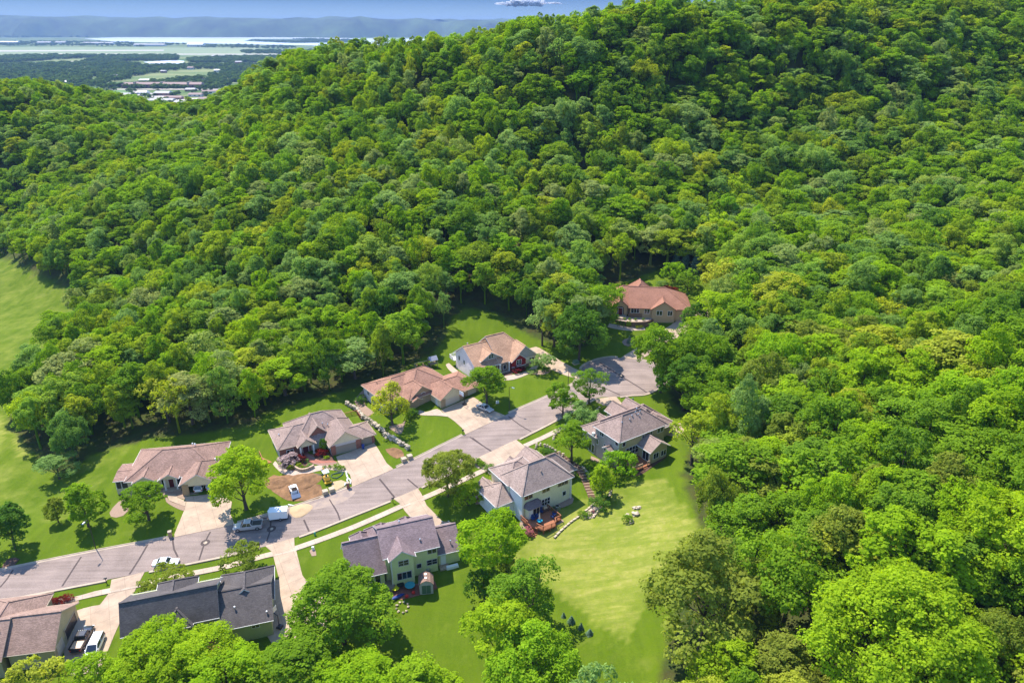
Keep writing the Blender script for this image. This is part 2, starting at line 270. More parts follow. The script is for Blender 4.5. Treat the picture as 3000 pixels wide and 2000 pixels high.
CREST = [(2.60, 109.69), (6.80, 117.38), (12.72, 123.93), (24.58, 123.70), (33.77, 118.17), (36.04, 111.04), (31.06, 105.21), (22.45, 97.21), (17.52, 90.98), (8.57, 101.19)]

TAN1 = [(-142.10, 180.47), (-138.45, 179.76), (-128.03, 166.58), (-120.17, 154.53), (-123.97, 155.73), (-132.72, 167.36)]
TAN2 = [(-146.45, 179.50), (-143.22, 178.83), (-133.30, 164.21), (-133.24, 161.05)]
def axis(lo, hi, f0, f1, fine, grow):
    a = list(np.arange(f0, f1 + 1e-6, fine)); st = fine; x = f1
    while x < hi: st = min(st * grow, 400); x += st; a.append(x)
    st = fine; x = f0
    while x > lo: st = min(st * grow, 400); x -= st; a.insert(0, x)
    return np.array(a)
XS = axis(-14000, 14000, -135, 125, 1.1, 1.06); YS = axis(-400, 16000, 58, 285, 1.1, 1.045)
X, Y = np.meshgrid(XS, YS); Z = gz(X, Y)
def ground_mesh():
    nx, ny = len(XS), len(YS); me = bpy.data.meshes.new('ground')
    rough = np.array([[mnoise.noise(Vector((x * .11, y * .11, 0))) for x in XS] for y in YS]) if nx * ny < 4e5 else 0
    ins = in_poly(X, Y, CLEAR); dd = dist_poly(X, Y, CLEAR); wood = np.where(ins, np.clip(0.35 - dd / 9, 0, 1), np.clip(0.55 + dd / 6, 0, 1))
    wood = np.where(Y > 700, 0.0, wood)
    zz = Z + rough * (0.06 + 0.5 * wood * (Z > -48))
    v = np.stack([X.ravel(), Y.ravel(), zz.ravel()], -1); me.vertices.add(nx * ny); me.vertices.foreach_set('co', v.ravel())
    i = (np.arange(ny - 1)[:, None] * nx + np.arange(nx - 1)[None]).ravel(); f = np.stack([i, i + 1, i + nx + 1, i + nx], -1)
    me.loops.add(f.size); me.loops.foreach_set('vertex_index', f.ravel()); me.polygons.add(len(f))
    me.polygons.foreach_set('loop_start', np.arange(0, f.size, 4)); me.polygons.foreach_set('loop_total', np.full(len(f), 4))
    me.polygons.foreach_set('use_smooth', np.ones(len(f), bool)); me.update(calc_edges=True)
    dry = np.where(in_poly(X, Y, CREST), np.clip(dist_poly(X, Y, CREST) / 5, 0, 1), 0) * 0.85 + np.where(in_poly(X, Y, LAWN_DRY), 0.5, 0)
    dry = np.maximum(dry, np.where((X < -95) & (Y > 128), 0.25, 0))
    dry = np.maximum(dry, np.where(in_poly(X, Y, TAN1) | in_poly(X, Y, TAN2), 0.75, 0))
    for nm, a in (('wood', wood), ('dry', dry), ('plain', np.clip((Y - 700) / 200, 0, 1) * np.ones_like(X))):
        at = me.attributes.new(nm, 'FLOAT', 'POINT'); at.data.foreach_set('value', a.ravel().astype(np.float32))
    o = bpy.data.objects.new('ground', me); COL.objects.link(o); tag(o, kind='structure'); return o
def ground_material():
    m = mat('grass_and_earth', (0.05, 0.12, 0.01), 0.95, 0.05); t = m.node_tree; b = t.nodes['Principled BSDF']; L = t.links.new
    tc = nd(t, 'ShaderNodeTexCoord')
    def noise(sc, det=5, stretch=None, rot=0):
        n = nd(t, 'ShaderNodeTexNoise'); n.inputs['Scale'].default_value = sc; n.inputs['Detail'].default_value = det; n.inputs['Roughness'].default_value = 0.65
        src = tc.outputs['Object']
        if stretch: mp = nd(t, 'ShaderNodeMapping'); mp.inputs['Scale'].default_value = stretch; mp.inputs['Rotation'].default_value = (0, 0, rot); L(src, mp.inputs[0]); src = mp.outputs[0]
        L(src, n.inputs['Vector']); return n.outputs[0]
    def rng(s, a, b_, c=0., d=1.):
        r = nd(t, 'ShaderNodeMapRange'); r.inputs[1].default_value = a; r.inputs[2].default_value = b_; r.inputs[3].default_value = c; r.inputs[4].default_value = d; L(s, r.inputs[0]); return r.outputs[0]
    def mix(f, a, c):
        x = nd(t, 'ShaderNodeMix', data_type='RGBA'); L(f, x.inputs[0])
        for k, s in ((6, a), (7, c)):
            if isinstance(s, tuple): x.inputs[k].default_value = (*s, 1)
            else: L(s, x.inputs[k])
        return x.outputs[2]
    def math_(op, a, c):
        x = nd(t, 'ShaderNodeMath', operation=op)
        for k, s in ((0, a), (1, c)):
            if isinstance(s, (int, float)): x.inputs[k].default_value = s
            else: L(s, x.inputs[k])
        return x.outputs[0]
    def attr(n): a = nd(t, 'ShaderNodeAttribute', attribute_name=n); return a.outputs['Fac']
    lawn = mix(rng(noise(0.12), 0.35, 0.65), (0.068, 0.118, 0.004), (0.096, 0.148, 0.006))
    lawn = mix(rng(noise(1.6, 6), 0.35, 0.7, 0, 0.55), lawn, (0.056, 0.096, 0.004))
    lawn = mix(rng(noise(5, 4), 0.4, 0.7, 0, 0.5), lawn, (0.046, 0.080, 0.004))
    lawn = mix(rng(noise(0.35, 3, (1.0, 0.12, 1), R(-25)), 0.45, 0.6, 0, 0.28), lawn, (0.125, 0.180, 0.008))
    dryc = mix(rng(noise(0.5, 6), 0.3, 0.7), (0.28, 0.27, 0.065), (0.175, 0.210, 0.022))
    dryc = mix(rng(noise(1.3, 6), 0.55, 0.75, 0, 0.8), dryc, (0.33, 0.27, 0.11))
    dryc = mix(rng(noise(0.5, 4, (0.10, 1.0, 1), R(35)), 0.46, 0.56, 0, 0.55), dryc, (0.12, 0.17, 0.014))
    d = math_('ADD', attr('dry'), rng(noise(0.16, 6), 0.3, 0.7, -0.3, 0.3)); base = mix(rng(d, 0.12, 0.75, 0, 1), lawn, dryc)
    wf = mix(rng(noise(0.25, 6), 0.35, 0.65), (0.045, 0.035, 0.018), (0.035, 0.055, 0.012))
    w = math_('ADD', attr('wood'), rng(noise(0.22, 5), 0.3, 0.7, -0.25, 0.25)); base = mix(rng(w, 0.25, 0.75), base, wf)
    pl = mix(rng(noise(0.0016, 5, (1, 2.2, 1)), 0.42, 0.58), (0.10, 0.15, 0.045), (0.20, 0.22, 0.09)); pl = mix(rng(noise(0.004, 4), 0.5, 0.6), pl, (0.07, 0.12, 0.035))
    base = mix(rng(noise(0.75, 3), 0.3, 0.72, 0, 0.32), base, mix(rng(noise(9, 4), .35, .65), (0.03, 0.05, 0.006), (0.16, 0.20, 0.03)))
    base = mix(attr('plain'), base, pl); L(base, b.inputs['Base Color'])
    bp = nd(t, 'ShaderNodeBump'); bp.inputs['Strength'].default_value = 0.5; bp.inputs['Distance'].default_value = 0.12
    L(noise(2.2, 8), bp.inputs['Height']); L(bp.outputs[0], b.inputs['Normal'])
    return m
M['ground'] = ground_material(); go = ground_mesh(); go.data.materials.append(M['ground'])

def drape(name, poly, m, lift=0.05, step=1.6, smooth=True, thick=0.25, rounded=True, kind='structure', z=None, skirt=True):
    """a sheet laid over the ground inside poly, with a skirt down into the soil"""
    ring = smooth_line(poly, True, step) if rounded else sum([[tuple(Vector(a).lerp(Vector(b), k / max(1, int((Vector(b) - Vector(a)).length / step)))) for k in range(max(1, int((Vector(b) - Vector(a)).length / step)))] for a, b in zip(poly, poly[1:] + poly[:1])], [])
    xs = [p[0] for p in ring]; ys = [p[1] for p in ring]; gx, gy = np.meshgrid(np.arange(min(xs), max(xs), step), np.arange(min(ys), max(ys), step))
    ok = in_poly(gx, gy, ring) & (dist_poly(gx, gy, ring) > step * 0.45); ins = list(zip(gx[ok].tolist(), gy[ok].tolist())); n = len(ring)
    vs, es, fs, *_ = delaunay_2d_cdt([Vector(p) for p in ring + ins], [(i, (i + 1) % n) for i in range(n)], [list(range(n))], 1, 1e-5)
    vx = np.array([v.x for v in vs]); vy = np.array([v.y for v in vs]); zz = gz(vx, vy) + lift if z is None else np.full(len(vx), z)
    mb = MB(); mb.v = list(zip(vx.tolist(), vy.tolist(), zz.tolist())); mb.f = [tuple(f) for f in fs]; mb.m = [0] * len(fs)
    if skirt:
        for i in range(n):
            a, b = ring[i], ring[(i + 1) % n]
            za, zb = (g1(*a) + lift, g1(*b) + lift) if z is None else (z, z)
            mb.poly([(a[0], a[1], za), (a[0], a[1], za - thick), (b[0], b[1], zb - thick), (b[0], b[1], zb)])
    o = mb.build(name, m, smooth=False)
    if kind: tag(o, kind=kind)
    return o

def strip(name, line, prof, m, kind='structure', step=1.5, smooth_pts=True, parent=None):
    """sweep a profile [(offset to the right of travel, height)] along a ground line"""
    ln = smooth_line(line, False, step) if smooth_pts else line; mb = MB(); rows = []
    zs = gz([p[0] for p in ln], [p[1] for p in ln])
    for i, p in enumerate(ln):
        a = Vector(ln[max(i - 1, 0)]); b = Vector(ln[min(i + 1, len(ln) - 1)]); d = (b - a).normalized(); r = Vector((d.y, -d.x))
        rows.append([(p[0] + r.x * o, p[1] + r.y * o, float(zs[i]) + h) for o, h in prof])
    k = len(prof)
    for r in rows: mb.v += r
    for i in range(len(rows) - 1):
        for j in range(k - 1): mb.f.append((i * k + j, i * k + j + 1, (i + 1) * k + j + 1, (i + 1) * k + j)); mb.m.append(0)
    mb.f += [tuple(range(k)), tuple(range((len(rows) - 1) * k + k - 1, (len(rows) - 1) * k - 1, -1))]; mb.m += [0, 0]
    o = mb.build(name, m, parent)
    if kind: tag(o, kind=kind)
    return o

# ------------------------------------------------------------------ road, kerbs, pavement, driveways
NORTH = [(-110.11, 110.67), (-100.67, 112.83), (-87.71, 116.22), (-69.44, 120.81), (-58.35, 124.24), (-41.63, 130.80), (-27.01, 140.07), (-13.92, 150.13), (-2.06, 159.47), (9.99, 168.21), (15.75, 172.74), (17.52, 175.62)]
BULB = [(17.52, 175.62), (18.79, 179.75), (20.06, 182.58), (23.53, 185.08), (27.63, 186.46), (30.94, 186.59), (35.80, 186.56), (40.59, 183.46), (41.94, 178.08), (40.28, 171.88), (34.99, 166.80), (30.58, 166.19), (26.89, 165.54), (23.08, 165.93), (21.17, 165.30)]
SOUTH = [(21.17, 165.30), (17.30, 162.00), (12.40, 157.98), (1.06, 148.99), (-7.84, 141.88), (-20.60, 132.87), (-32.35, 125.68), (-44.14, 119.26), (-57.15, 115.15), (-77.05, 109.91), (-95.65, 105.00), (-106.71, 102.35)]
def asphalt():
    m = mat('asphalt', (0.19, 0.15, 0.145), 0.9, 0.25); t = m.node_tree; b = t.nodes['Principled BSDF']; L = t.links.new
    tc = nd(t, 'ShaderNodeTexCoord'); mp = nd(t, 'ShaderNodeMapping'); mp.inputs['Rotation'].default_value = (0, 0, R(-27)); mp.inputs['Scale'].default_value = (0.05, 1.6, 1); L(tc.outputs['Object'], mp.inputs[0])
    n = nd(t, 'ShaderNodeTexNoise'); n.inputs['Scale'].default_value = 1; n.inputs['Detail'].default_value = 6; L(mp.outputs[0], n.inputs['Vector'])
    n2 = nd(t, 'ShaderNodeTexNoise'); n2.inputs['Scale'].default_value = 0.22; n2.inputs['Detail'].default_value = 7; L(tc.outputs['Object'], n2.inputs['Vector'])
    n3 = nd(t, 'ShaderNodeTexNoise'); n3.inputs['Scale'].default_value = 6; n3.inputs['Detail'].default_value = 3; L(tc.outputs['Object'], n3.inputs['Vector'])
    ad = nd(t, 'ShaderNodeMath', operation='ADD'); L(n.outputs[0], ad.inputs[0]); L(n2.outputs[0], ad.inputs[1]); a2 = nd(t, 'ShaderNodeMath', operation='ADD'); L(ad.outputs[0], a2.inputs[0]); L(n3.outputs[0], a2.inputs[1])
    cr = nd(t, 'ShaderNodeValToRGB'); mr = nd(t, 'ShaderNodeMapRange'); mr.inputs[1].default_value = 1.1; mr.inputs[2].default_value = 1.9; L(a2.outputs[0], mr.inputs[0]); L(mr.outputs[0], cr.inputs[0])
    e = cr.color_ramp.elements; e[0].color = (0.158, 0.120, 0.102, 1); e[1].color = (0.305, 0.236, 0.202, 1); L(cr.outputs[0], b.inputs['Base Color']); return m
M['asphalt'] = asphalt(); M['patch'] = mat('crack_sealant', (0.085, 0.06, 0.055), 0.8, noise=(2, 0.4))
RP = smooth_line(NORTH, False, 2)[:-1] + smooth_line(BULB, False, 2)[:-1] + smooth_line(SOUTH, False, 2)
drape('road', RP, M['asphalt'], 0.04, 2.0, rounded=False)
KP = [(-0.02, -0.2), (-0.02, 0.055), (0.0, 0.06), (0.38, 0.07), (0.44, 0.17), (0.62, 0.17), (0.64, -0.2)]
KL = [(-o, h) for o, h in KP]
def cut(line, gaps):
    """split a dense line where it passes a gap (pairs of points)"""
    ln = smooth_line(line, False, 0.8); keep = np.ones(len(ln), bool)
    for a, b in gaps:
        ia = min(range(len(ln)), key=lambda i: (ln[i][0] - a[0]) ** 2 + (ln[i][1] - a[1]) ** 2); ib = min(range(len(ln)), key=lambda i: (ln[i][0] - b[0]) ** 2 + (ln[i][1] - b[1]) ** 2)
        keep[min(ia, ib):max(ia, ib) + 1] = False
    out, cur = [], []
    for p, k in zip(ln, keep):
        if k: cur.append(p)
        elif len(cur) > 1: out.append(cur); cur = []
        else: cur = []
    if len(cur) > 1: out.append(cur)
    return out
GN = [[(-69.34, 120.91), (-58.24, 124.34)], [(-35.33, 134.31), (-27.04, 140.27)], [(-11.24, 152.13), (-1.54, 159.75)]]
GB = [[(18.81, 180.09), (17.34, 175.63)], [(30.57, 186.71), (35.97, 186.40)], [(21.19, 165.47), (26.94, 165.89)]]
GS = [[(-77.09, 109.87), (-71.37, 111.41)], [(-49.60, 117.27), (-44.23, 119.21)], [(-25.51, 129.72), (-20.56, 132.87)], [(-10.35, 140.57), (0.98, 148.99)]]
for ln, gp in ((NORTH, GN), (BULB, GB), (SOUTH, GS)):
    for seg in cut(ln, gp): strip('kerb', seg, KL, M['kerb'], smooth_pts=False)

WALK = [(-0.75, -0.2), (-0.75, 0.07), (0.75, 0.07), (0.75, -0.2)]
WALK1 = [(-101.94, 99.22), (-93.37, 101.37), (-87.04, 103.40), (-81.00, 105.50), (-76.01, 106.98), (-69.74, 108.64), (-63.10, 110.42), (-55.54, 112.30), (-49.23, 114.51), (-43.06, 116.24), (-33.44, 121.03), (-23.78, 127.29), (-21.89, 128.48)]
WALK2 = [(-19.66, 129.45), (-14.91, 132.39), (-9.04, 136.13), (-5.76, 138.25)]
WALK3 = [(2.97, 146.59), (7.34, 149.68), (12.46, 153.50), (15.09, 155.48)]
for w in (WALK1, WALK2, WALK3): strip('pavement', w, WALK, M['concrete_pale'])
DRIVES = [
 [(-69.33, 120.71), (-58.18, 124.18), (-60.27, 127.59), (-61.20, 131.37), (-65.16, 134.55), (-72.43, 133.47), (-71.31, 131.62), (-70.74, 129.40), (-69.73, 121.52)],
 [(-35.30, 134.19), (-27.00, 140.02), (-28.91, 142.31), (-31.91, 148.28), (-33.32, 150.84), (-37.36, 147.96), (-41.22, 145.20), (-40.12, 142.62), (-38.64, 140.65), (-36.57, 138.33)],
 [(-11.24, 152.13), (-1.63, 159.52), (-4.99, 162.13), (-9.66, 168.39), (-10.52, 169.00), (-14.60, 166.06), (-18.16, 163.15), (-16.41, 160.40), (-14.33, 157.92), (-12.25, 154.80)],
 [(18.71, 179.93), (16.79, 181.94), (13.79, 185.65), (8.16, 194.23), (7.04, 195.26), (5.01, 194.59), (7.75, 186.65), (10.35, 182.06), (14.28, 178.25), (17.46, 175.98)],
 [(30.72, 186.39), (36.14, 186.23), (46.47, 196.87), (57.23, 200.57), (60.31, 203.16), (60.67, 210.72), (55.18, 213.03), (51.52, 207.62), (44.23, 201.49), (35.51, 191.84)],
 [(21.15, 165.13), (26.80, 165.82), (27.85, 162.26), (28.99, 159.35), (25.40, 157.84), (24.33, 160.97), (21.74, 163.20)],
 [(37.09, 152.79), (41.36, 151.75), (40.42, 148.11), (38.61, 146.23), (36.47, 147.39)],
 [(-10.36, 140.69), (-7.72, 139.12), (-5.76, 138.25), (-4.50, 136.85), (-2.87, 135.00), (0.00, 136.01), (3.86, 139.53), (4.73, 143.34), (3.04, 146.31), (0.98, 149.13)],
 [(-25.53, 129.83), (-20.61, 132.92), (-19.71, 131.28), (-18.14, 127.52), (-14.73, 123.23), (-13.26, 120.68), (-13.64, 116.86), (-17.04, 116.80), (-20.10, 122.54), (-22.68, 126.10), (-23.91, 128.25)],
 [(-49.63, 117.37), (-44.25, 119.26), (-43.50, 116.75), (-42.82, 115.47), (-39.91, 108.91), (-38.94, 107.75), (-37.09, 107.39), (-34.17, 103.08), (-32.45, 96.99), (-32.83, 93.61), (-41.26, 93.94), (-43.59, 96.79), (-46.35, 106.79), (-45.94, 108.04), (-44.15, 108.15), (-47.64, 115.49)],
 [(-76.99, 109.64), (-71.37, 111.43), (-71.22, 107.36), (-70.97, 105.27), (-70.71, 101.49), (-70.23, 96.78), (-69.71, 92.99), (-69.23, 89.11), (-74.53, 88.76), (-77.07, 93.06), (-80.15, 97.63), (-80.43, 100.99), (-79.96, 102.34), (-76.20, 103.65), (-75.90, 106.33), (-76.14, 107.24)]]
for i, d in enumerate(DRIVES): drape('driveway', d, M['concrete'], 0.085, 1.5, rounded=False)
M['brick_path'] = brick_mat('clay_pavers', (0.36, 0.13, 0.09), (0.27, 0.10, 0.07), (0.25, 0.16, 0.12), 0.25, 0.12)
drape('path', [(-49.50, 146.03), (-46.81, 146.03), (-45.92, 144.37), (-43.94, 143.44), (-41.57, 143.70), (-40.08, 142.72), (-41.59, 141.97), (-43.56, 141.80), (-45.54, 142.24), (-47.40, 143.76)], M['brick_path'], 0.10, 1.0)
drape('path', [(-76.70, 134.09), (-74.80, 134.31), (-73.97, 133.23), (-71.54, 131.97), (-70.96, 130.22), (-72.96, 131.10), (-75.24, 132.15)], M['concrete'], 0.10, 1.0, rounded=False)
drape('path', [(-24.83, 163.10), (-23.63, 163.68), (-22.09, 162.62), (-19.22, 163.75), (-17.66, 162.06), (-16.03, 160.11), (-18.50, 160.72), (-23.16, 161.51)], M['concrete_pale'], 0.10, 1.0)
drape('path', [(-2.07, 176.13), (-2.57, 177.93), (1.57, 179.33), (4.17, 181.41), (5.85, 183.88), (7.49, 184.39), (6.43, 181.47), (3.80, 178.71), (0.61, 176.43)], M['concrete_pale'], 0.10, 1.0)
# garden beds
drape('garden_bed', [(-55.81, 143.84), (-55.54, 144.83), (-53.23, 142.02), (-50.04, 140.36), (-46.97, 139.90), (-45.49, 141.48), (-42.97, 142.13), (-40.39, 142.61), (-37.60, 139.47), (-39.81, 139.90), (-42.80, 140.21), (-46.23, 139.03), (-49.44, 138.57), (-52.03, 139.67), (-53.89, 141.44)], M['pale_rock'], 0.07, 1.0)
drape('garden_bed', [(-54.90, 147.47), (-49.68, 146.74), (-47.94, 144.25), (-45.65, 142.13), (-46.63, 140.69), (-49.87, 140.23), (-52.65, 141.89), (-54.10, 144.61)], M['bark_mulch'], 0.075, 1.0)
drape('garden_bed', [(-46.60, 146.02), (-43.52, 146.92), (-41.46, 143.82), (-43.96, 143.51), (-45.81, 144.48)], M['bark_mulch'], 0.075, 1.0)
drape('garden_bed', [(-87.06, 129.10), (-87.23, 130.85), (-86.86, 132.73), (-85.80, 133.53), (-82.99, 129.33), (-83.37, 127.72), (-84.67, 127.27), (-86.05, 127.75)], M['mulch'], 0.06, 1.0)
drape('garden_bed', [(-88.31, 135.78), (-88.92, 137.13), (-85.50, 136.50), (-74.08, 135.72), (-72.04, 133.55), (-71.57, 132.36), (-74.01, 133.33), (-76.47, 133.99), (-75.14, 132.05), (-70.92, 130.13), (-70.70, 128.80), (-73.62, 130.23), (-75.78, 131.76), (-77.16, 133.50), (-81.51, 133.67), (-85.68, 134.10)], M['mulch'], 0.06, 1.0)
drape('garden_bed', [(-30.80, 157.89), (-27.53, 158.60), (-26.90, 159.98), (-27.09, 154.29), (-27.94, 154.16), (-29.30, 155.61)], M['mulch'], 0.06, 1.0)
drape('garden_bed', [(-41.90, 170.62), (-41.48, 173.37), (-40.53, 175.98), (-39.27, 175.20), (-38.79, 168.89), (-35.57, 164.48), (-37.02, 163.19), (-38.45, 164.51)], M['mulch'], 0.06, 1.0)
drape('garden_bed', [(4.20, 180.06), (5.85, 181.72), (8.57, 181.18), (10.84, 181.59), (9.78, 179.46), (6.89, 178.94)], M['mulch'], 0.07, 1.0)
drape('garden_bed', [(-2.84, 178.45), (-1.08, 177.75), (0.51, 179.98), (3.43, 182.48), (2.81, 184.61), (-3.68, 181.19)], M['bark_mulch'], 0.06, 1.0)
drape('garden_bed', [(-19.02, 188.59), (-18.27, 189.63), (-16.40, 186.83), (-12.51, 180.01), (-12.41, 178.23), (-13.28, 179.36), (-17.15, 183.81)], M['pale_rock'], 0.07, 1.0)
drape('garden_bed', [(27.41, 203.69), (27.95, 205.35), (30.56, 204.90), (35.79, 204.02), (40.28, 204.41), (40.44, 203.11), (37.16, 202.40), (34.63, 202.00), (31.13, 202.26)], M['pale_rock'], 0.08, 1.0)
drape('garden_bed', [(32.24, 194.84), (33.20, 196.66), (34.74, 197.75), (35.94, 196.99), (35.96, 195.38), (35.04, 193.74), (33.92, 193.08), (32.68, 193.37)], M['mulch'], 0.07, 1.0)
drape('garden_bed', [(-9.32, 140.46), (-7.77, 141.63), (-6.10, 139.38), (-7.52, 138.64)], M['pale_rock'], 0.07, 1.0)
drape('garden_bed', [(-6.07, 138.54), (-4.50, 138.65), (-3.81, 136.77), (-4.39, 134.24), (-5.03, 134.10), (-4.83, 136.03)], M['pale_rock'], 0.07, 1.0)
drape('garden_bed', [(-7.91, 129.58), (-7.05, 130.03), (-6.57, 127.20), (-7.68, 127.15)], M['mulch'], 0.07, 1.0)
drape('garden_bed', [(9.00, 126.43), (12.09, 128.64), (13.09, 127.18), (12.61, 125.72), (9.62, 124.34)], M['mulch'], 0.07, 1.0)
drape('garden_bed', [(2.34, 121.51), (9.81, 121.44), (10.56, 120.31), (8.62, 119.13), (6.23, 117.85), (4.48, 117.38), (1.94, 118.28)], M['mulch'], 0.07, 1.0)
drape('garden_bed', [(25.51, 132.12), (27.69, 134.10), (31.46, 136.88), (34.83, 139.04), (34.27, 138.13), (31.16, 135.18), (27.74, 132.06), (25.87, 132.03)], M['bark_mulch'], 0.07, 1.0)
drape('garden_bed', [(18.15, 142.17), (21.60, 138.82), (23.80, 136.94), (23.70, 136.21), (20.60, 138.06), (17.89, 140.83)], M['mulch'], 0.06, 1.0)
drape('garden_bed', [(-87.28, 104.30), (-82.95, 105.67), (-80.79, 105.26), (-80.56, 104.24), (-83.61, 103.89), (-86.18, 103.78)], M['mulch'], 0.07, 1.0)
drape('garden_bed', [(-40.12, 115.22), (-39.41, 116.13), (-38.40, 113.86), (-39.29, 113.76)], M['mulch'], 0.07, 1.0)
drape('garden_bed', [(-79.96, 102.34), (-76.17, 103.60), (-76.40, 101.66), (-77.83, 100.59), (-79.23, 100.98)], M['pale_rock'], 0.07, 1.0)
drape('garden_bed', [(-100.77, 113.32), (-101.25, 116.13), (-99.93, 116.50), (-98.68, 115.93), (-98.62, 114.08), (-99.82, 113.55)], M['bark_mulch'], 0.07, 1.0)
drape('garden_bed', [(-69.36, 106.24), (-68.92, 106.87), (-67.75, 106.56), (-67.82, 105.78), (-68.80, 105.70)], M['mulch'], 0.07, 1.0)
M['dirt'] = mat('bare_earth', (0.27, 0.145, 0.068), 0.95, noise=(0.7, 0.6), bump=(1.5, 1.0))
M['sand'] = mat('sand', (0.47, 0.33, 0.19), 0.95, noise=(2, 0.15), bump=(6, 0.4))
drape('soil', [(-55.46, 138.79), (-54.43, 139.86), (-51.90, 138.55), (-47.35, 137.48), (-44.74, 135.42), (-42.60, 135.14), (-41.39, 131.55), (-43.02, 130.37), (-45.51, 130.20), (-48.68, 130.66), (-51.59, 132.79), (-53.79, 134.97)], M['dirt'], 0.06, 1.0)
drape('soil', [(-39.94, 136.02), (-38.24, 136.58), (-36.77, 135.76), (-37.27, 134.40), (-38.58, 133.29), (-39.74, 133.90)], M['sand'], 0.07, 1.0)
drape('soil', [(-30.10, 147.98), (-28.24, 148.54), (-26.11, 147.14), (-25.24, 144.76), (-26.76, 143.99), (-28.62, 145.51)], M['dirt'], 0.05, 1.0)
# dusty road film and mastic-sealed cracks
M['dust'] = mat('sandy_asphalt', (0.36, 0.27, 0.20), 0.95, noise=(0.7, 0.35), col2=(0.22, 0.175, 0.16))
drape('road_dust', [(-43.63, 128.74), (-40.97, 130.25), (-38.52, 131.79), (-35.56, 133.58), (-34.31, 132.39), (-35.62, 130.01), (-38.06, 128.47), (-40.85, 127.56), (-43.30, 127.38)], M['dust'], 0.048, 1.2, skirt=False)
for x_, y_ in ((-49.81, 122.29), (-62.35, 118.95), (29.54, 177.23)):
    ring_ = [(x_ + .95 * math.cos(a_ * .524), y_ + .95 * math.sin(a_ * .524)) for a_ in range(12)]; drape('road_patch', ring_, M['patch'], 0.05, .5, skirt=False); drape('manhole', [(x_ + .4 * math.cos(a_ * .524), y_ + .4 * math.sin(a_ * .524)) for a_ in range(12)], M['kerb'], 0.058, .3, skirt=False)
for ln in ([(-98.06, 112.84), (-97.69, 110.20), (-97.72, 108.25)], [(-86.12, 115.79), (-85.94, 112.01), (-85.76, 108.19)], [(-74.04, 118.79), (-73.96, 114.80), (-74.12, 110.92)], [(-69.58, 120.36), (-68.02, 117.25), (-66.40, 115.15)], [(-62.45, 122.11), (-62.45, 119.11), (-61.78, 114.15)],
           [(-50.60, 124.56), (-49.91, 121.79), (-49.74, 118.83)], [(-43.56, 124.44), (-41.57, 120.88)], [(-39.48, 130.36), (-36.76, 125.90), (-35.82, 123.74)], [(-29.65, 136.70), (-27.29, 133.21), (-25.34, 130.26)], [(-23.33, 136.31), (-20.64, 133.20)],
           [(-10.18, 150.93), (-7.39, 147.65), (-4.85, 144.96)], [(-9.51, 150.51), (-7.17, 147.51), (-4.90, 144.84)], [(-0.90, 159.17), (1.98, 155.20), (4.62, 152.35)], [(24.70, 183.74), (29.66, 176.91), (32.91, 171.45), (34.99, 167.40)], [(23.84, 171.43), (26.11, 168.66), (27.96, 166.62)]):
    strip('crack_seal', ln, [(-rnd(.14, .24), 0.055), (rnd(.14, .24), 0.055)], M['patch'])

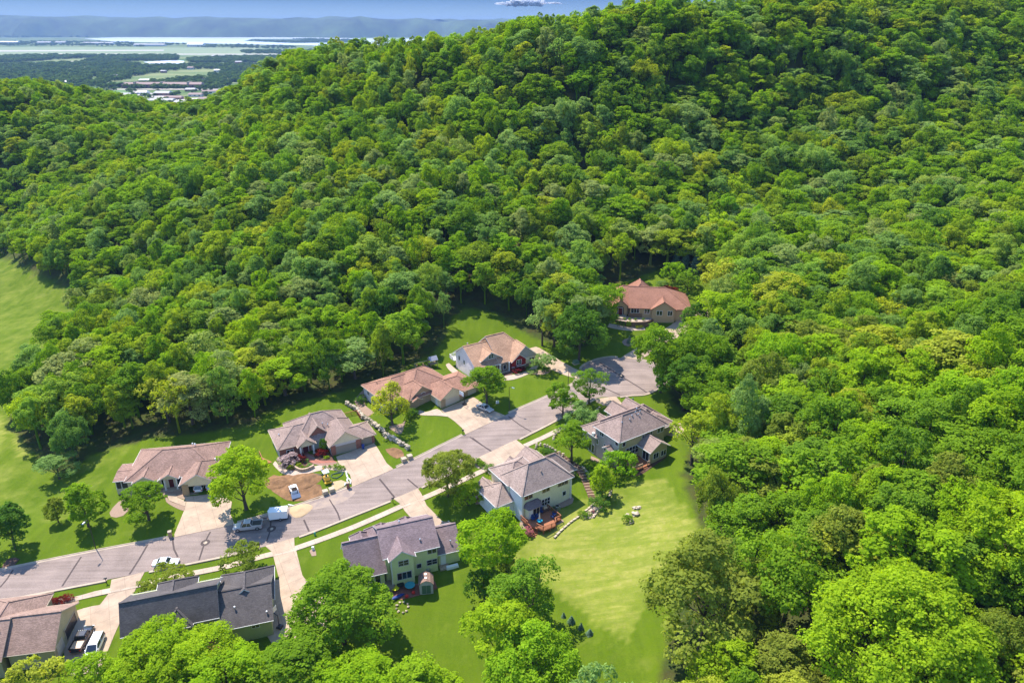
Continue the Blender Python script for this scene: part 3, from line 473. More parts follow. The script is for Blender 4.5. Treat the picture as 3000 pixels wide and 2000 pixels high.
# ------------------------------------------------------------------ houses
class House:
    """local frame: u along the street front, v towards the back; heights given as world heights"""
    def __init__(s, label, org, deg, pad, wall, shingle, trim, group='houses of the valley street'):
        s.root = empty('house', (org[0], org[1], pad), R(deg)); tag(s.root, label, 'house', group); s.p = pad
        s.rf = MB(); s.wl = {}; s.wall = wall; s.sh = shingle; s.trim = trim; s.tr = MB()
    def wmb(s, m): return s.wl.setdefault(m or s.wall, MB())
    def plane_roof(s, u0, v0, u1, v1, ze, zr, axis='u', e0='g', e1='g', rv=None, th=0.2):
        """gable or hip roof; axis of the ridge; e0/e1 the end at low/high coordinate; rv the ridge's cross position"""
        p = s.p; a0, a1, c0, c1 = (u0, u1, v0, v1) if axis == 'u' else (v0, v1, u0, u1)
        cm = (c0 + c1) / 2 if rv is None else rv; ins = min((c1 - c0) / 2, (a1 - a0) / 2 - 0.05)
        r0 = a0 + (ins if e0 == 'h' else 0); r1 = a1 - (ins if e1 == 'h' else 0)
        P = (lambda a, c, z: (a, c, z - p)) if axis == 'u' else (lambda a, c, z: (c, a, z - p))
        A, B, C_, D_ = P(a0, c0, ze), P(a1, c0, ze), P(a1, c1, ze), P(a0, c1, ze); E, F_ = P(r0, cm, zr), P(r1, cm, zr)
        dn = lambda q: (q[0], q[1], q[2] - th); rf = s.rf
        def face(pts):
            rf.poly(pts, 0); rf.poly([dn(q) for q in reversed(pts)], 1)
        face([A, B, F_, E]); face([C_, D_, E, F_])
        if e0 == 'h': face([D_, A, E])
        if e1 == 'h': face([B, C_, F_])
        edges = [(A, B), (C_, D_)]
        edges += [(D_, A)] if e0 == 'h' else [(D_, E), (E, A)]
        edges += [(B, C_)] if e1 == 'h' else [(B, F_), (F_, C_)]
        for q, w in edges: rf.poly([q, dn(q), dn(w), w], 1)
        gut = [(A, B), (C_, D_)] + ([(D_, A)] if e0 == 'h' else []) + ([(B, C_)] if e1 == 'h' else [])
        for q, w in gut: rf.bar((q[0], q[1], q[2] - .09), (w[0], w[1], w[2] - .09), 0.14, 0.13, 1)
        lines = [(E, F_)] + ([(A, E), (D_, E)] if e0 == 'h' else []) + ([(B, F_), (C_, F_)] if e1 == 'h' else [])
        for q, w in lines:
            if (Vector(q) - Vector(w)).length > .4: rf.bar((q[0], q[1], q[2] + .02), (w[0], w[1], w[2] + .02), 0.34, 0.07, 2)
        return a0, a1, c0, c1, cm, r0, r1, axis
    def block(s, u0, v0, u1, v1, ze, zr, axis='u', e0='g', e1='g', zb=None, oh=0.5, m=None, roof=True, gm=None, rv=None, r0=None, r1=None):
        """walls under their roof; eave rectangle given, walls stand oh inside it"""
        a0, a1, c0, c1, cm, ra, rb, ax = s.plane_roof(u0, v0, u1, v1, ze, zr, axis, e0, e1, rv)
        p = s.p; zb = (p - 3 if zb is None else zb); sl_ = (zr - ze) / (cm - c0); zs = ze + sl_ * oh - .24; zt = zr - .24
        mb = s.wmb(m); o0, o1 = a0 + (oh if r0 is None else r0), a1 - (oh if r1 is None else r1)
        P = (lambda a, c, z: (a, c, z - p)) if ax == 'u' else (lambda a, c, z: (c, a, z - p))
        lo = [P(o0, c0 + oh, zb), P(o1, c0 + oh, zb), P(o1, c1 - oh, zb), P(o0, c1 - oh, zb)]; hi = [P(o0, c0 + oh, zs), P(o1, c0 + oh, zs), P(o1, c1 - oh, zs), P(o0, c1 - oh, zs)]
        if ax == 'v': lo = [lo[0], lo[3], lo[2], lo[1]]; hi = [hi[0], hi[3], hi[2], hi[1]]
        mb.hexa(lo, hi)
        gb = s.wmb(gm or m)
        g0, g1_ = o0 if e0 == 'g' else max(ra, o0), o1 if e1 == 'g' else min(rb, o1)
        if g1_ - g0 > .2 and (e0 == 'g' or e1 == 'g'):
            k0 = g0 - (.01 if e0 == 'g' else 0); k1 = g1_ + (.01 if e1 == 'g' else 0)
            gb.prism([P(k0, c0 + oh + .02, zs - .01), P(k0, c1 - oh - .02, zs - .01), P(k0, cm, zt)], (0, 0, 0), Vector(P(k1, 0, 0)) - Vector(P(k0, 0, 0)))
    def box(s, m, u0, v0, z0, u1, v1, z1): s.wmb(m).box(u0, v0, z0 - s.p, u1, v1, z1 - s.p)
    def face_pt(s, f, at, t, z, out):
        """f: '-v' '+v' '-u' '+u' plane at coordinate at; t along it; out: metres proud"""
        k = -1 if f[0] == '-' else 1
        return ((t, at + k * out, z - s.p) if f[1] == 'v' else (at + k * out, t, z - s.p))
    def panel(s, mb, f, at, t0, z0, t1, z1, o0, o1, m=0):
        a = s.face_pt(f, at, t0, z0, o0); b = s.face_pt(f, at, t1, z1, o1); mb.box(a[0], a[1], min(a[2], b[2]), b[0], b[1], max(a[2], b[2]), m)
    def window(s, f, at, t, z, w, h, n=2, rows=1, arch=False, frame=None, name='window'):
        fr = MB(); pn = MB(); q = .09; t0, t1, z0, z1 = t - w / 2, t + w / 2, z, z + h
        for a in ((t0 - q, z0 - q, t1 + q, z0), (t0 - q, z1, t1 + q, z1 + q), (t0 - q, z0, t0, z1), (t1, z0, t1 + q, z1)): s.panel(fr, f, at, a[0], a[1], a[2], a[3], 0, .07)
        for i in range(1, n): x = t0 + w * i / n; s.panel(fr, f, at, x - .05, z0, x + .05, z1, 0, .06)
        for i in range(1, rows): y = z0 + h * i / rows; s.panel(fr, f, at, t0, y - .03, t1, y + .03, 0, .055)
        s.panel(pn, f, at, t0, z0, t1, z1, -.02, .03)
        if arch:
            r = w / 2; ring = []; ring2 = []
            for k in range(11): a = math.pi * k / 10; ring.append(s.face_pt(f, at, t + r * math.cos(a), z1 + q + r * math.sin(a), .0)); ring2.append(s.face_pt(f, at, t + r * 1.13 * math.cos(a), z1 + q + r * 1.13 * math.sin(a), 0.))
            o = Vector(s.face_pt(f, at, 0, 0, .05)) - Vector(s.face_pt(f, at, 0, 0, 0)); pn.prism(ring, (0, 0, 0), o); fr.prism(ring2, (0, 0, 0), o * .8)
        fo = fr.build(name, frame or M['trim'], s.root); pn.build('pane', M['glass'], fo)
        return fo
    def door(s, f, at, t, z, w=1.0, h=2.1, m=None, name='door'):
        fr = MB(); s.panel(fr, f, at, t - w / 2 - .1, z, t + w / 2 + .1, z + h + .1, 0, .05); dn = MB(); s.panel(dn, f, at, t - w / 2, z, t + w / 2, z + h, 0, .08)
        s.panel(dn, f, at, t - w / 4, z + h * .5, t + w / 4, z + h * .88, .08, .09)
        o = dn.build(name, m or M['door_red'], s.root); fr.build('frame', M['trim'], o); return o
    def garage(s, f, at, t, z, w=4.9, h=2.2, m=None):
        d = MB(); s.panel(d, f, at, t - w / 2, z, t + w / 2, z + h, 0, .05)
        for i in range(4): s.panel(d, f, at, t - w / 2 + .08, z + .06 + i * h / 4, t + w / 2 - .08, z + (i + 1) * h / 4 - .06, .05, .075)
        return d.build('garage_door', m or M['garage'], s.root)
    def vents(s, pts, m=None):
        for u, v, z in pts:
            mb = MB(); mb.tube([(u, v, z - s.p - .3), (u, v, z - s.p + .35)], .09, 8); mb.tube([(u, v, z - s.p + .33), (u, v, z - s.p + .45)], [.2, .12], 10); mb.build('roof_vent', m or M['white'], s.root)
    def post(s, u, v, z0, z1, w=.28, m=None, name='porch_post'):
        mb = MB(); mb.box(u - w / 2, v - w / 2, z0 - s.p, u + w / 2, v + w / 2, z1 - s.p); mb.box(u - w * .8, v - w * .8, z0 - s.p, u + w * .8, v + w * .8, z0 - s.p + .25); return mb.build(name, m or M['trim'], s.root)
    def done(s):
        s.rf.build('roof', [s.sh, s.trim, s.sh], s.root)
        for m, mb in s.wl.items(): mb.build('wall', m, s.root)

M['door_red'] = mat('dark_red_door', (0.10, 0.015, 0.02), 0.4)
M['garage'] = mat('taupe_garage_door', (0.26, 0.22, 0.17), 0.6)
M['garage_cream'] = mat('cream_garage_door', (0.55, 0.46, 0.36), 0.6)
M['sh_tan'] = shingle_mat('tan_shingles', (0.341, 0.226, 0.176)); M['sh_brown'] = shingle_mat('brown_shingles', (0.36, 0.195, 0.135)); M['sh_red'] = shingle_mat('red_brown_shingles', (0.33, 0.160, 0.105), .22)
M['sh_gold'] = shingle_mat('golden_tan_shingles', (0.47, 0.28, 0.175)); M['sh_taupe'] = shingle_mat('taupe_shingles', (0.330, 0.237, 0.198)); M['sh_taupe2'] = shingle_mat('warm_grey_shingles', (0.370, 0.274, 0.230))
M['sh_mauve'] = shingle_mat('mauve_grey_shingles', (0.252, 0.185, 0.185)); M['sh_char'] = shingle_mat('charcoal_shingles', (0.118, 0.103, 0.099), .3); M['sh_umber'] = shingle_mat('umber_shingles', (0.326, 0.205, 0.158))
M['sd_cream'] = siding_mat('cream_siding', (0.676, 0.585, 0.390)); M['sd_grey'] = siding_mat('grey_siding', (0.546, 0.494, 0.468)); M['sd_white'] = siding_mat('white_siding', (0.792, 0.744, 0.720))
M['sd_yellow'] = siding_mat('pale_yellow_green_siding', (0.688, 0.688, 0.325)); M['sd_beige'] = siding_mat('pale_beige_siding', (0.756, 0.716, 0.499)); M['sd_tan'] = siding_mat('tan_siding', (0.459, 0.338, 0.216))
M['sd_taupe'] = siding_mat('taupe_grey_siding', (0.405, 0.351, 0.311)); M['sd_sage'] = siding_mat('sage_siding', (0.476, 0.504, 0.252)); M['sd_olive'] = siding_mat('olive_tan_siding', (0.468, 0.390, 0.221)); M['sd_red'] = siding_mat('barn_red_siding', (0.28, 0.02, 0.022))
M['stucco'] = mat('tan_stucco', (0.504, 0.348, 0.198), 0.9, noise=(2, .12)); M['patio_red'] = mat('red_patio', (0.26, 0.10, 0.065), 0.85, noise=(2, .3))

def railing(mb, pts, z, h=1.0, gap=0.16, m=0):
    for a, b in zip(pts, pts[1:]):
        a, b = Vector((*a, 0)), Vector((*b, 0)); n = max(1, int((b - a).length / gap)); d = (b - a)
        mb.bar(a + Vector((0, 0, z + h)), b + Vector((0, 0, z + h)), .14, .05, m); mb.bar(a + Vector((0, 0, z + .12)), b + Vector((0, 0, z + .12)), .05, .05, m)
        for i in range(n + 1):
            q = a + d * i / n; w = .11 if i in (0, n) or i % 12 == 0 else .04; mb.box(q.x - w / 2, q.y - w / 2, z, q.x + w / 2, q.y + w / 2, z + h - .02, m)

# --- brown roofed ranch with the open garage (north side, far left)
h = House('brown hip roofed ranch house with open double garage and screened end porch', (-85.9, 134.65), 10.4, 0.6, M['sd_cream'], M['sh_umber'], M['trim'])
h.block(0, 0, 20.4, 14.0, 3.5, 6.9, 'u', 'h', 'h'); h.plane_roof(12.3, -3.7, 20.4, 6, 3.5, 6.0, 'v', 'g', 'h'); h.wmb(M['sd_cream']).prism([(12.9, 0, 2.25), (19.8, 0, 2.25), (19.8, 0, 2.95), (16.35, 0, 5.1), (12.9, 0, 2.95)], (0, -3.2, 0), (0, -3.0, 0))
h.box(M['sd_cream'], 12.85, -3.0, -1, 13.0, .5, 3.6); h.box(M['sd_cream'], 19.7, -3.0, -1, 19.85, .5, 3.6); h.box(M['concrete'], 13.0, -3.1, -.5, 19.7, .5, .62)
h.block(1.9, -1.0, 7.2, 5, 3.5, 5.0, 'v', 'g', 'g'); h.plane_roof(7.6, -0.9, 11.7, 5, 3.7, 4.9, 'v'); h.wmb(M['sd_cream']).prism([(8.0, 0, 3.05), (11.3, 0, 3.05), (9.65, 0, 4.1)], (0, -.55, 0), (0, -.3, 0))
h.box(M['brick_tan'], 12.75, -3.32, -1, 14.1, -3.0, 3.35); h.box(M['brick_tan'], 19.6, -3.32, -1, 20.0, -3.0, 3.35); h.box(M['brick_tan'], 12.7, -3.3, -1, 12.82, -.2, 1.6)
mb = MB(); h.panel(mb, '-v', .5, 13.2, .6, 19.6, 3.3, 0, .04); mb.build('garage_back_shade', mat('garage_shade_dark', (.05, .045, .04), .9), h.root)  # dark sheet over the back wall paints the shade inside the garage
h.window('-v', .5, 3.2, 1.4, 1.6, 1.4, 2); h.window('-v', -.5, 4.5, 1.5, 1.5, 1.3, 2); h.window('-u', .5, 5, 1.5, 1.4, 1.2, 2); h.window('-v', .5, 8.0, 1.3, .8, 1.6, 1); h.door('-v', .5, 9.6, .75, 1.0); h.window('-v', .5, 11.3, 1.3, .8, 1.6, 1)
h.post(8.5, -.4, .6, 3.5); h.post(11.0, -.4, .6, 3.5); h.box(M['concrete'], 7.8, -1.2, 0, 11.8, .5, .8)
h.plane_roof(-2.6, 1.0, .6, 8.2, 3.3, 3.75, 'u', 'g', 'g', rv=4.6); h.box(M['sd_cream'], -2.3, 1.3, -2, .5, 7.9, 1.1)
for u, v in ((-2.2, 1.4), (-1.1, 1.4), (-2.2, 4.6), (-2.2, 7.8), (-2.2, 3), (-2.2, 6.2)): h.post(u, v, 1.0, 3.3, .12)
mb = MB(); mb.box(-2.2, 1.44, .4, .4, 1.46, 2.5); mb.box(-2.22, 1.44, .4, -2.2, 7.8, 2.5); mb.build('porch_screen', mat('dark_screen', (.07, .065, .05), .9), h.root)
h.vents([(13.9, 8.0, 6.7), (13.3, 8.3, 6.7), (18.9, 3.6, 4.9)]); h.done()

# --- taupe roofed house with red brick and the front garden
h = House('taupe roofed house with red brick entry gable, double garage door and flower beds in front', (-54.19, 143.69), 29, 3.3, M['sd_grey'], M['sh_taupe'], M['trim_tan'])
h.block(0, 0, 11, 10.4, 6.1, 8.6, 'u', 'h', 'g', zb=-1, m=None); h.block(3.9, 0.4, 18.6, 12.0, 6.1, 9.9, 'u', 'h', 'h', zb=-1, rv=6.6)
h.block(7.6, 1.0, 12.1, 8.5, 7.0, 9.2, 'v', 'g', 'g', m=M['brick_red'], oh=.45); h.block(10.8, -4.7, 18.9, 7, 6.1, 9.2, 'v', 'g', 'h', gm=M['sd_cream'], r1=1.5)
h.block(15.5, -4.1, 22.4, 3.1, 6.1, 7.7, 'u', 'g', 'h'); h.plane_roof(4.3, -1.3, 8.7, 4, 6.1, 7.8, 'v')
h.wmb(M['sd_cream']).prism([(4.8, 0, 2.45), (8.2, 0, 2.45), (6.5, 0, 4.15)], (0, -.9, 0), (0, -.7, 0)); h.box(M['brick_red'], .45, .42, 0, 7.8, .7, 5.9)
h.box(M['brick_red'], 11.25, -4.28, 1, 12.35, -4.0, 6.0); h.box(M['brick_red'], 17.25, -4.3, 1, 18.5, -4.0, 6.0); h.box(M['brick_red'], 21.3, -3.7, 1, 22.0, -3.4, 6.0)
h.garage('-v', -4.2, 14.8, 3.3, 4.9, 2.3); h.garage('-v', -3.6, 19.95, 3.3, 2.6, 2.3)
h.window('-v', 1.45, 10.0, 4.3, 1.7, 1.5, 2, 2, arch=True); h.window('-v', .42, 2.8, 4.0, 1.5, 1.2, 2); h.door('-v', .42, 6.4, 3.5, 1.3, 2.2); h.window('-u', .5, 4, 4.2, 1.3, 1.2, 2); h.window('-u', .5, 4, 1.4, 1.3, 1.1, 2)
h.post(5.0, -.9, 3.3, 5.8, .35); h.post(8.0, -.9, 3.3, 5.8, .35); h.box(M['patio_red'], 4.4, -1.6, 2.6, 9, .4, 3.42)
h.vents([(11.6, 3.2, 8.2), (1.6, 5.2, 6.9), (12.7, 2.6, 7.9)], M['metal'])
mb = MB(); mb.box(-3.2, 1.8, -1.2, 0, 6.5, -.95); railing(mb, [(-3.2, 1.8), (-3.2, 6.5)], -.95); mb.build('deck', M['wood'], h.root)
mb = MB(); mb.box(18.9, 8.2, .1, 22.5, 11.5, .3); railing(mb, [(19, 11.3), (22.4, 11.3), (22.4, 8.2)], .3, 1.6); mb.build('deck', M['wood'], h.root)
h.done()

# --- tan brick house behind the willow
h = House('brown roofed tan brick house with arched window and silver car on its drive', (-18.17, 163.23), 38.6, 5.8, M['sd_grey'], M['sh_brown'], M['trim_tan'])
h.block(-11.7, 8.4, 0, 20.7, 8.6, 11.2, 'u', 'h', 'g', zb=0); h.block(-6.5, 5.0, 8.5, 20.5, 8.6, 12.6, 'u', 'h', 'h', zb=1, m=M['brick_tan']); h.block(-5.4, 5.2, 1.4, 13, 8.9, 11.3, 'v', 'g', 'h', m=M['brick_tan'], r1=2)
h.block(0, 0, 7.8, 10, 8.6, 11.1, 'v', 'g', 'h', gm=M['sd_cream'], m=M['sd_cream'], r1=2); h.block(4.5, .6, 13.4, 11.5, 8.6, 10.6, 'u', 'g', 'h', m=M['brick_tan'])
h.box(M['brick_tan'], .45, .42, 4, 1.75, .7, 8.4); h.box(M['brick_tan'], 6.1, .42, 4, 7.3, .7, 8.4); h.box(M['brick_tan'], -6.1, 5.35, 3, -5.0, 5.5, 8.4)
h.garage('-v', .5, 4.0, 5.8, 4.3, 2.2, M['garage_cream']); h.garage('-v', 1.1, 10.5, 5.8, 2.6, 2.2, M['garage_cream'])
h.window('-v', 5.7, -1.6, 6.6, 1.9, 1.5, 3, 2, arch=True); h.door('-v', 5.6, -4.0, 5.9, 1.2, 2.3); h.plane_roof(-5.6, 4.2, -2.6, 6.5, 8.3, 9.0, 'v')
for y in (10.5, 13.5, 17.5): h.window('-u', -11.2, y, 6.7, 1.0, 1.1, 2); h.window('-u', -11.2, y, 3.9, 1.1, 1.2, 2)
h.window('-v', 5.5, -5.6, 6.2, .7, 1.6, 1); h.vents([(-3.5, 14, 10.6), (-3.0, 14.3, 10.6), (2.5, 15, 12), (4.2, 14.6, 12), (-9, 16.6, 9.9)], M['sh_brown'])
h.door('-u', .5, 2.6, 5.8, 1.0, 2.1, M['trim']); h.done()

# --- white sided house with the red front gable
h = House('golden roofed house with white side wall and a barn red front gable', (-9.37, 176.29), 31, 8.3, M['sd_tan'], M['sh_gold'], M['trim'])
h.block(-.4, 0, 11, 13.6, 11.1, 15.1, 'u', 'g', 'g', zb=3, m=M['sd_white'], rv=7.6); h.block(6.9, 0, 18.6, 14.5, 11.1, 16.4, 'u', 'g', 'h', m=None, rv=7.9, zb=4)
h.block(10.2, -.9, 19.4, 9, 11.1, 15.0, 'v', 'g', 'h', gm=M['sd_taupe'], r1=2); h.block(1.9, 1.3, 8.6, 8, 12.3, 14.4, 'v', 'g', 'g', zb=11, gm=M['sd_taupe'], m=M['sd_taupe'])
h.block(10.2, -1.1, 15.3, 3, 11.1, 13.1, 'v', 'g', 'g', m=M['sd_red'], oh=.35, r1=0)
h.box(M['stone_brown'], 10.5, -.85, 6.5, 15.0, -.5, 9.3); h.box(M['stone_brown'], 15.0, -.47, 6.5, 18.95, -.1, 9.3); h.box(M['trim'], 10.5, -.88, 9.3, 15.0, -.5, 9.45); h.box(M['sd_cream'], 15.05, -.43, 9.3, 18.9, -.1, 11.2)
h.box(M['sd_tan'], .12, .47, 3, 9.8, .6, 11); h.window('-v', -.75, 12.7, 9.9, 1.5, 1.3, 2, 2); h.window('-v', -.43, 17.1, 9.7, 1.6, 1.1, 2); h.window('-v', 1.8, 5.3, 12.5, 1.5, 1.2, 2, 2)
h.window('-u', .1, 10.8, 9.6, .8, 1.3, 1); h.window('-u', .1, 7.8, 9.4, .8, 1.3, 1); h.window('-u', .1, 3.0, 5.2, 1.3, 1.2, 2)
mb = MB(); h.panel(mb, '-v', .46, 5.2, 8.4, 9.6, 10.8, 0, .02); mb.build('porch_shade_panel', mat('shaded_porch', (.16, .12, .085), .9), h.root); h.door('-v', .44, 7.2, 8.4, 1.0, 2.1); h.window('-v', .44, 8.8, 8.9, .9, 1.3, 1)  # flat brown panel on the wall, its colour paints the porch shade
h.post(7.0, -.2, 7.4, 11.0); h.post(9.9, -.2, 7.4, 11.0); h.post(4.6, -.2, 7.4, 11.0); h.box(M['concrete'], 4.3, -.6, 6, 10.2, .6, 8.4)
mb = MB(); mb.tube([(3.6, 12.4, 2), (3.6, 12.4, 5.2)], .22, 10); mb.build('flue', M['metal'], h.root)
mb = MB(); mb.box(-.6, 13.1, .2, 4.5, 15.6, .4); railing(mb, [(4.5, 15.6), (-.6, 15.6), (-.6, 13.2)], .4); mb.build('balcony', M['trim'], h.root); h.done()

# --- red roofed house at the end of the cul-de-sac
h = House('wide red roofed stucco house behind a curved retaining wall at the cul-de-sac', (36.27, 207.55), -6, 14.0, M['stucco'], M['sh_red'], M['trim_brown'])
h.block(-8.6, 2.6, 4.2, 16.0, 16.8, 20.9, 'u', 'h', 'g', zb=9); h.block(-.6, .3, 18.5, 15.5, 16.8, 21.2, 'u', 'g', 'h', zb=9); h.block(-1.5, 5, 8.0, 19, 16.9, 21.7, 'v', 'h', 'h', zb=9)
h.block(-5.5, .9, -.4, 9, 16.9, 19.1, 'v', 'g', 'g', r1=3); h.block(-9.2, .9, -5.9, 6, 16.8, 18.1, 'v', 'g', 'g', r1=2); h.block(6.1, -.5, 13.9, 7, 16.8, 19.4, 'v', 'g', 'g', r1=2)
h.box(M['stone_brown'], -.45, .75, 11, 3.75, 1.0, 15.0); h.box(M['stone_brown'], -9, 1.35, 9, -5.2, 1.6, 15.0)
mb = MB(); h.panel(mb, '-v', 1.4, -4.0, 14.1, -1.9, 16.1, 0, .03); ring = [(-2.95 + 1.05 * math.cos(math.pi * k / 10), 1.4, 2.1 + .75 * math.sin(math.pi * k / 10)) for k in range(11)]; mb.prism(ring, (0, 0, 0), (0, -.03, 0)); mb.build('entry_shade_panel', M['black'], h.root)  # flat black arch on the wall paints the shade of the entry
h.door('-v', 1.36, -2.95, 14.1, 1.3, 2.2); h.window('-v', .8, 1.5, 15.1, 2.4, 1.4, 3); h.window('-v', .8, 5.1, 15.0, 1.5, 1.4, 2); h.window('-v', 0, 8.8, 14.9, 1.6, 1.4, 2); h.window('-v', 0, 12, 14.9, 1.3, 1.4, 2); h.window('-v', 1.4, -7.4, 15.0, 1.6, 1.3, 2)
h.box(M['concrete_pale'], -4.6, -1.6, 12, -1.2, 1.2, 14.08); h.done()

# --- grey two storey house at the bend
h = House('grey two storey house with a corner deck and gabled sunroom wing', (23.51, 135.47), 34, 7.2, M['sd_taupe'], M['sh_taupe'], M['trim'])
h.block(-.3, 0, 14.4, 9.0, 13.2, 16.6, 'u', 'h', 'h', zb=3.5); h.block(-.3, 7.4, 19.7, 13.6, 10.7, 13.0, 'u', 'h', 'h', zb=3.5, rv=10.2); h.block(13, 2.2, 19.7, 10, 10.7, 12.4, 'v', 'h', 'h', m=M['sd_olive'])
h.block(9.6, 9, 14.8, 16.4, 10.7, 12.6, 'v', 'g', 'g', r0=2, m=None); h.block(12.6, 8, 18.4, 15.2, 10.7, 13.1, 'v', 'g', 'g', r0=2); h.block(4.2, 9, 8, 14.4, 10.7, 12.0, 'v', 'g', 'g', r0=2)
h.block(5.4, -4.0, 11.4, 1.5, 10.6, 12.5, 'v', 'g', 'g', m=M['sd_olive'], r1=0, zb=4.5)
h.box(M['sd_olive'], .25, .47, 4, 13.9, .6, 13); h.window('-v', .47, 4.1, 8.7, 3.6, 1.9, 4, 2); h.window('-v', .47, 1.5, 11.5, .9, 1.0, 1); h.window('-v', .47, 7.2, 11.6, .5, .9, 1); h.window('-v', .47, 9.7, 11.7, .5, .9, 1); h.window('-v', .47, 12.5, 11.5, 1.8, 1.2, 2)
h.window('-u', 5.9, -2.1, 7.9, 1.9, 2.1, 2, name='patio_door'); h.window('-v', -3.5, 7.6, 8.4, 1.5, 1.3, 2); h.window('-v', -3.5, 9.9, 8.4, 1.5, 1.3, 2)
h.window('-u', .2, 6.3, 11.7, 1.2, .9, 2); h.window('-u', .2, 1.3, 11.7, .9, 1.1, 1); h.window('-u', .2, 7.7, 8.9, .6, 1.2, 1); h.window('-u', .2, 9.6, 5.9, 1.9, 2.1, 2, name='patio_door'); h.window('-u', .2, 4.8, 8.4, 1.0, 1.8, 2, 2); h.window('-u', .2, 3.4, 5.9, .8, .9, 1)
h.box(M['sd_taupe'], -.9, 2.3, 4, .3, 3.9, 10.2); h.plane_roof(-1.4, 1.9, .25, 4.3, 10.3, 11.0, 'u', 'g', 'g'); mb = MB(); mb.box(-.35, 8.5, 3.2, .15, 9.1, 4.2); mb.build('chimney_cap', M['white'], h.root)
h.vents([(3.2, 3.3, 15.4), (5.4, 3.2, 15.5), (6.5, 3.7, 15.9), (7.8, 4.0, 16.2), (8.2, 3.4, 15.8), (9.1, 3.9, 16.1), (8.7, 4.6, 16.6)], M['metal'])
dk = MB(); dk.hexa([(.5, -3.9, .3), (5.9, -3.9, .3), (5.9, .4, .3), (1.8, .4, .3)], [(.5, -3.9, .55), (5.9, -3.9, .55), (5.9, .4, .55), (1.8, .4, .55)])
for u, v in ((.8, -3.7), (3.3, -3.7), (5.7, -3.7)): dk.box(u - .1, v - .1, -2.5, u + .1, v + .1, .4)
for k in range(7): dk.box(3.5, -4.2 - k * .3, .3 - .2 * k - .2, 4.7, -3.9 - k * .3, .3 - .2 * k)
d_ = dk.build('deck', M['wood'], h.root); rr = MB(); railing(rr, [(.9, -1.6), (.6, -3.85), (3.4, -3.85)], .55); railing(rr, [(4.8, -3.85), (5.85, -3.85)], .55); rr.build('railing', M['wood_pale'], d_); h.done()

# --- beige two storey house with the furnished deck
h = House('pale beige two storey house with a bay window and cedar deck with blue chairs', (2.28, 120.36), 33, 4.4, M['sd_beige'], M['sh_taupe2'], M['trim'])
h.block(-.4, 0, 12.8, 8.8, 10, 13.9, 'u', 'h', 'h', zb=1); h.block(-.7, 4.5, 8, 12.4, 10, 12.4, 'u', 'h', 'h', zb=2); h.block(-4.4, 3.3, 3.5, 11.4, 7.0, 9.4, 'u', 'h', 'g', zb=0, m=M['sd_white'])
h.block(7, 5.2, 17.8, 12.5, 7.2, 10.6, 'u', 'g', 'h', m=M['sd_taupe'], zb=2); h.block(8.6, 9, 14.5, 16.4, 7.2, 9.4, 'v', 'g', 'g', r0=1, m=M['sd_taupe']); h.block(3.9, 9, 9.2, 15.2, 7.2, 9.0, 'v', 'g', 'g', r0=1, m=M['sd_taupe']); h.block(-3.9, 8, -.4, 12.4, 7.0, 8.4, 'v', 'g', 'g', r0=1, m=M['sd_white'])
h.box(M['sd_white'], -.05, .46, 1, .12, 8, 9.9); h.box(M['trim'], -.04, .3, 1, .28, .55, 9.9); h.box(M['trim'], 12.1, .3, 1, 12.42, .55, 9.9)
h.window('-v', .5, 1.6, 8.5, 1.8, 1.1, 2, frame=M['trim_tan']); h.window('-v', .5, 5.9, 8.6, 1.7, 1.1, 2, frame=M['trim_tan']); h.window('-v', .5, 10.2, 8.6, 2.5, 1.1, 3, frame=M['trim_tan']); h.window('-v', .5, 5.9, 5.4, 2.0, 1.5, 3, 2); h.window('-v', .5, 10.6, 5.9, .8, 1.0, 1)
for ring in ([(.5, .5), (.9, -.7), (3.5, -.7), (4.2, .5)],): h.wmb(M['sd_beige']).hexa([(a, b, -.3) for a, b in (ring[0], ring[1], ring[2], ring[3])], [(a, b, 2.6) for a, b in (ring[0], ring[1], ring[2], ring[3])])
bw = MB(); bw.hexa([(.1, .45, 2.55), (.6, -1.2, 2.55), (3.9, -1.2, 2.55), (4.7, .45, 2.55)], [(.9, .45, 3.5), (1.3, .1, 3.5), (3.3, .1, 3.5), (3.8, .45, 3.5)]); bw.build('bay_roof', M['sh_mauve'], h.root)
h.window('-v', -.7, 2.7, 5.0, 1.5, 1.5, 2, frame=M['trim_tan']); h.door('-v', -.7, 1.35, 4.5, .8, 2.0, M['white'])
h.window('-u', -3.9, 4.9, 4.5, 1.4, .9, 2); h.vents([(14.8, 6.3, 7.6), (6.0, 2.5, 12.1)], M['sh_taupe2'])
dk = MB(); dk.hexa([(-.4, -1.2, -.2), (.6, -4.0, -.2), (6.5, -4.2, -.2), (6.3, .3, -.2)], [(-.4, -1.2, .05), (.6, -4.0, .05), (6.5, -4.2, .05), (6.3, .3, .05)]); dk.hexa([(-.4, .4, -.21), (-.4, -1.19, -.21), (6.29, -1.0, -.21), (6.29, .41, -.21)], [(-.4, .4, .04), (-.4, -1.19, .04), (6.29, -1.0, .04), (6.29, .41, .04)])
dk.hexa([(1.3, -5.2, -.2), (4.3, -5.3, -.2), (4.9, -4.1, -.2), (.8, -4.0, -.2)], [(1.3, -5.2, .05), (4.3, -5.3, .05), (4.9, -4.1, .05), (.8, -4.0, .05)])
for u, v in ((.8, -3.8), (1.5, -5.0), (4.2, -5.0), (6.2, -3.9), (3, -5.1)): dk.box(u - .1, v - .1, -2.6, u + .1, v + .1, -.15)
for k in range(7): dk.box(-.6, -3.0 - .32 * k, -.2 - .2 * k - .2, .75, -2.68 - .32 * k, -.2 - .2 * k)
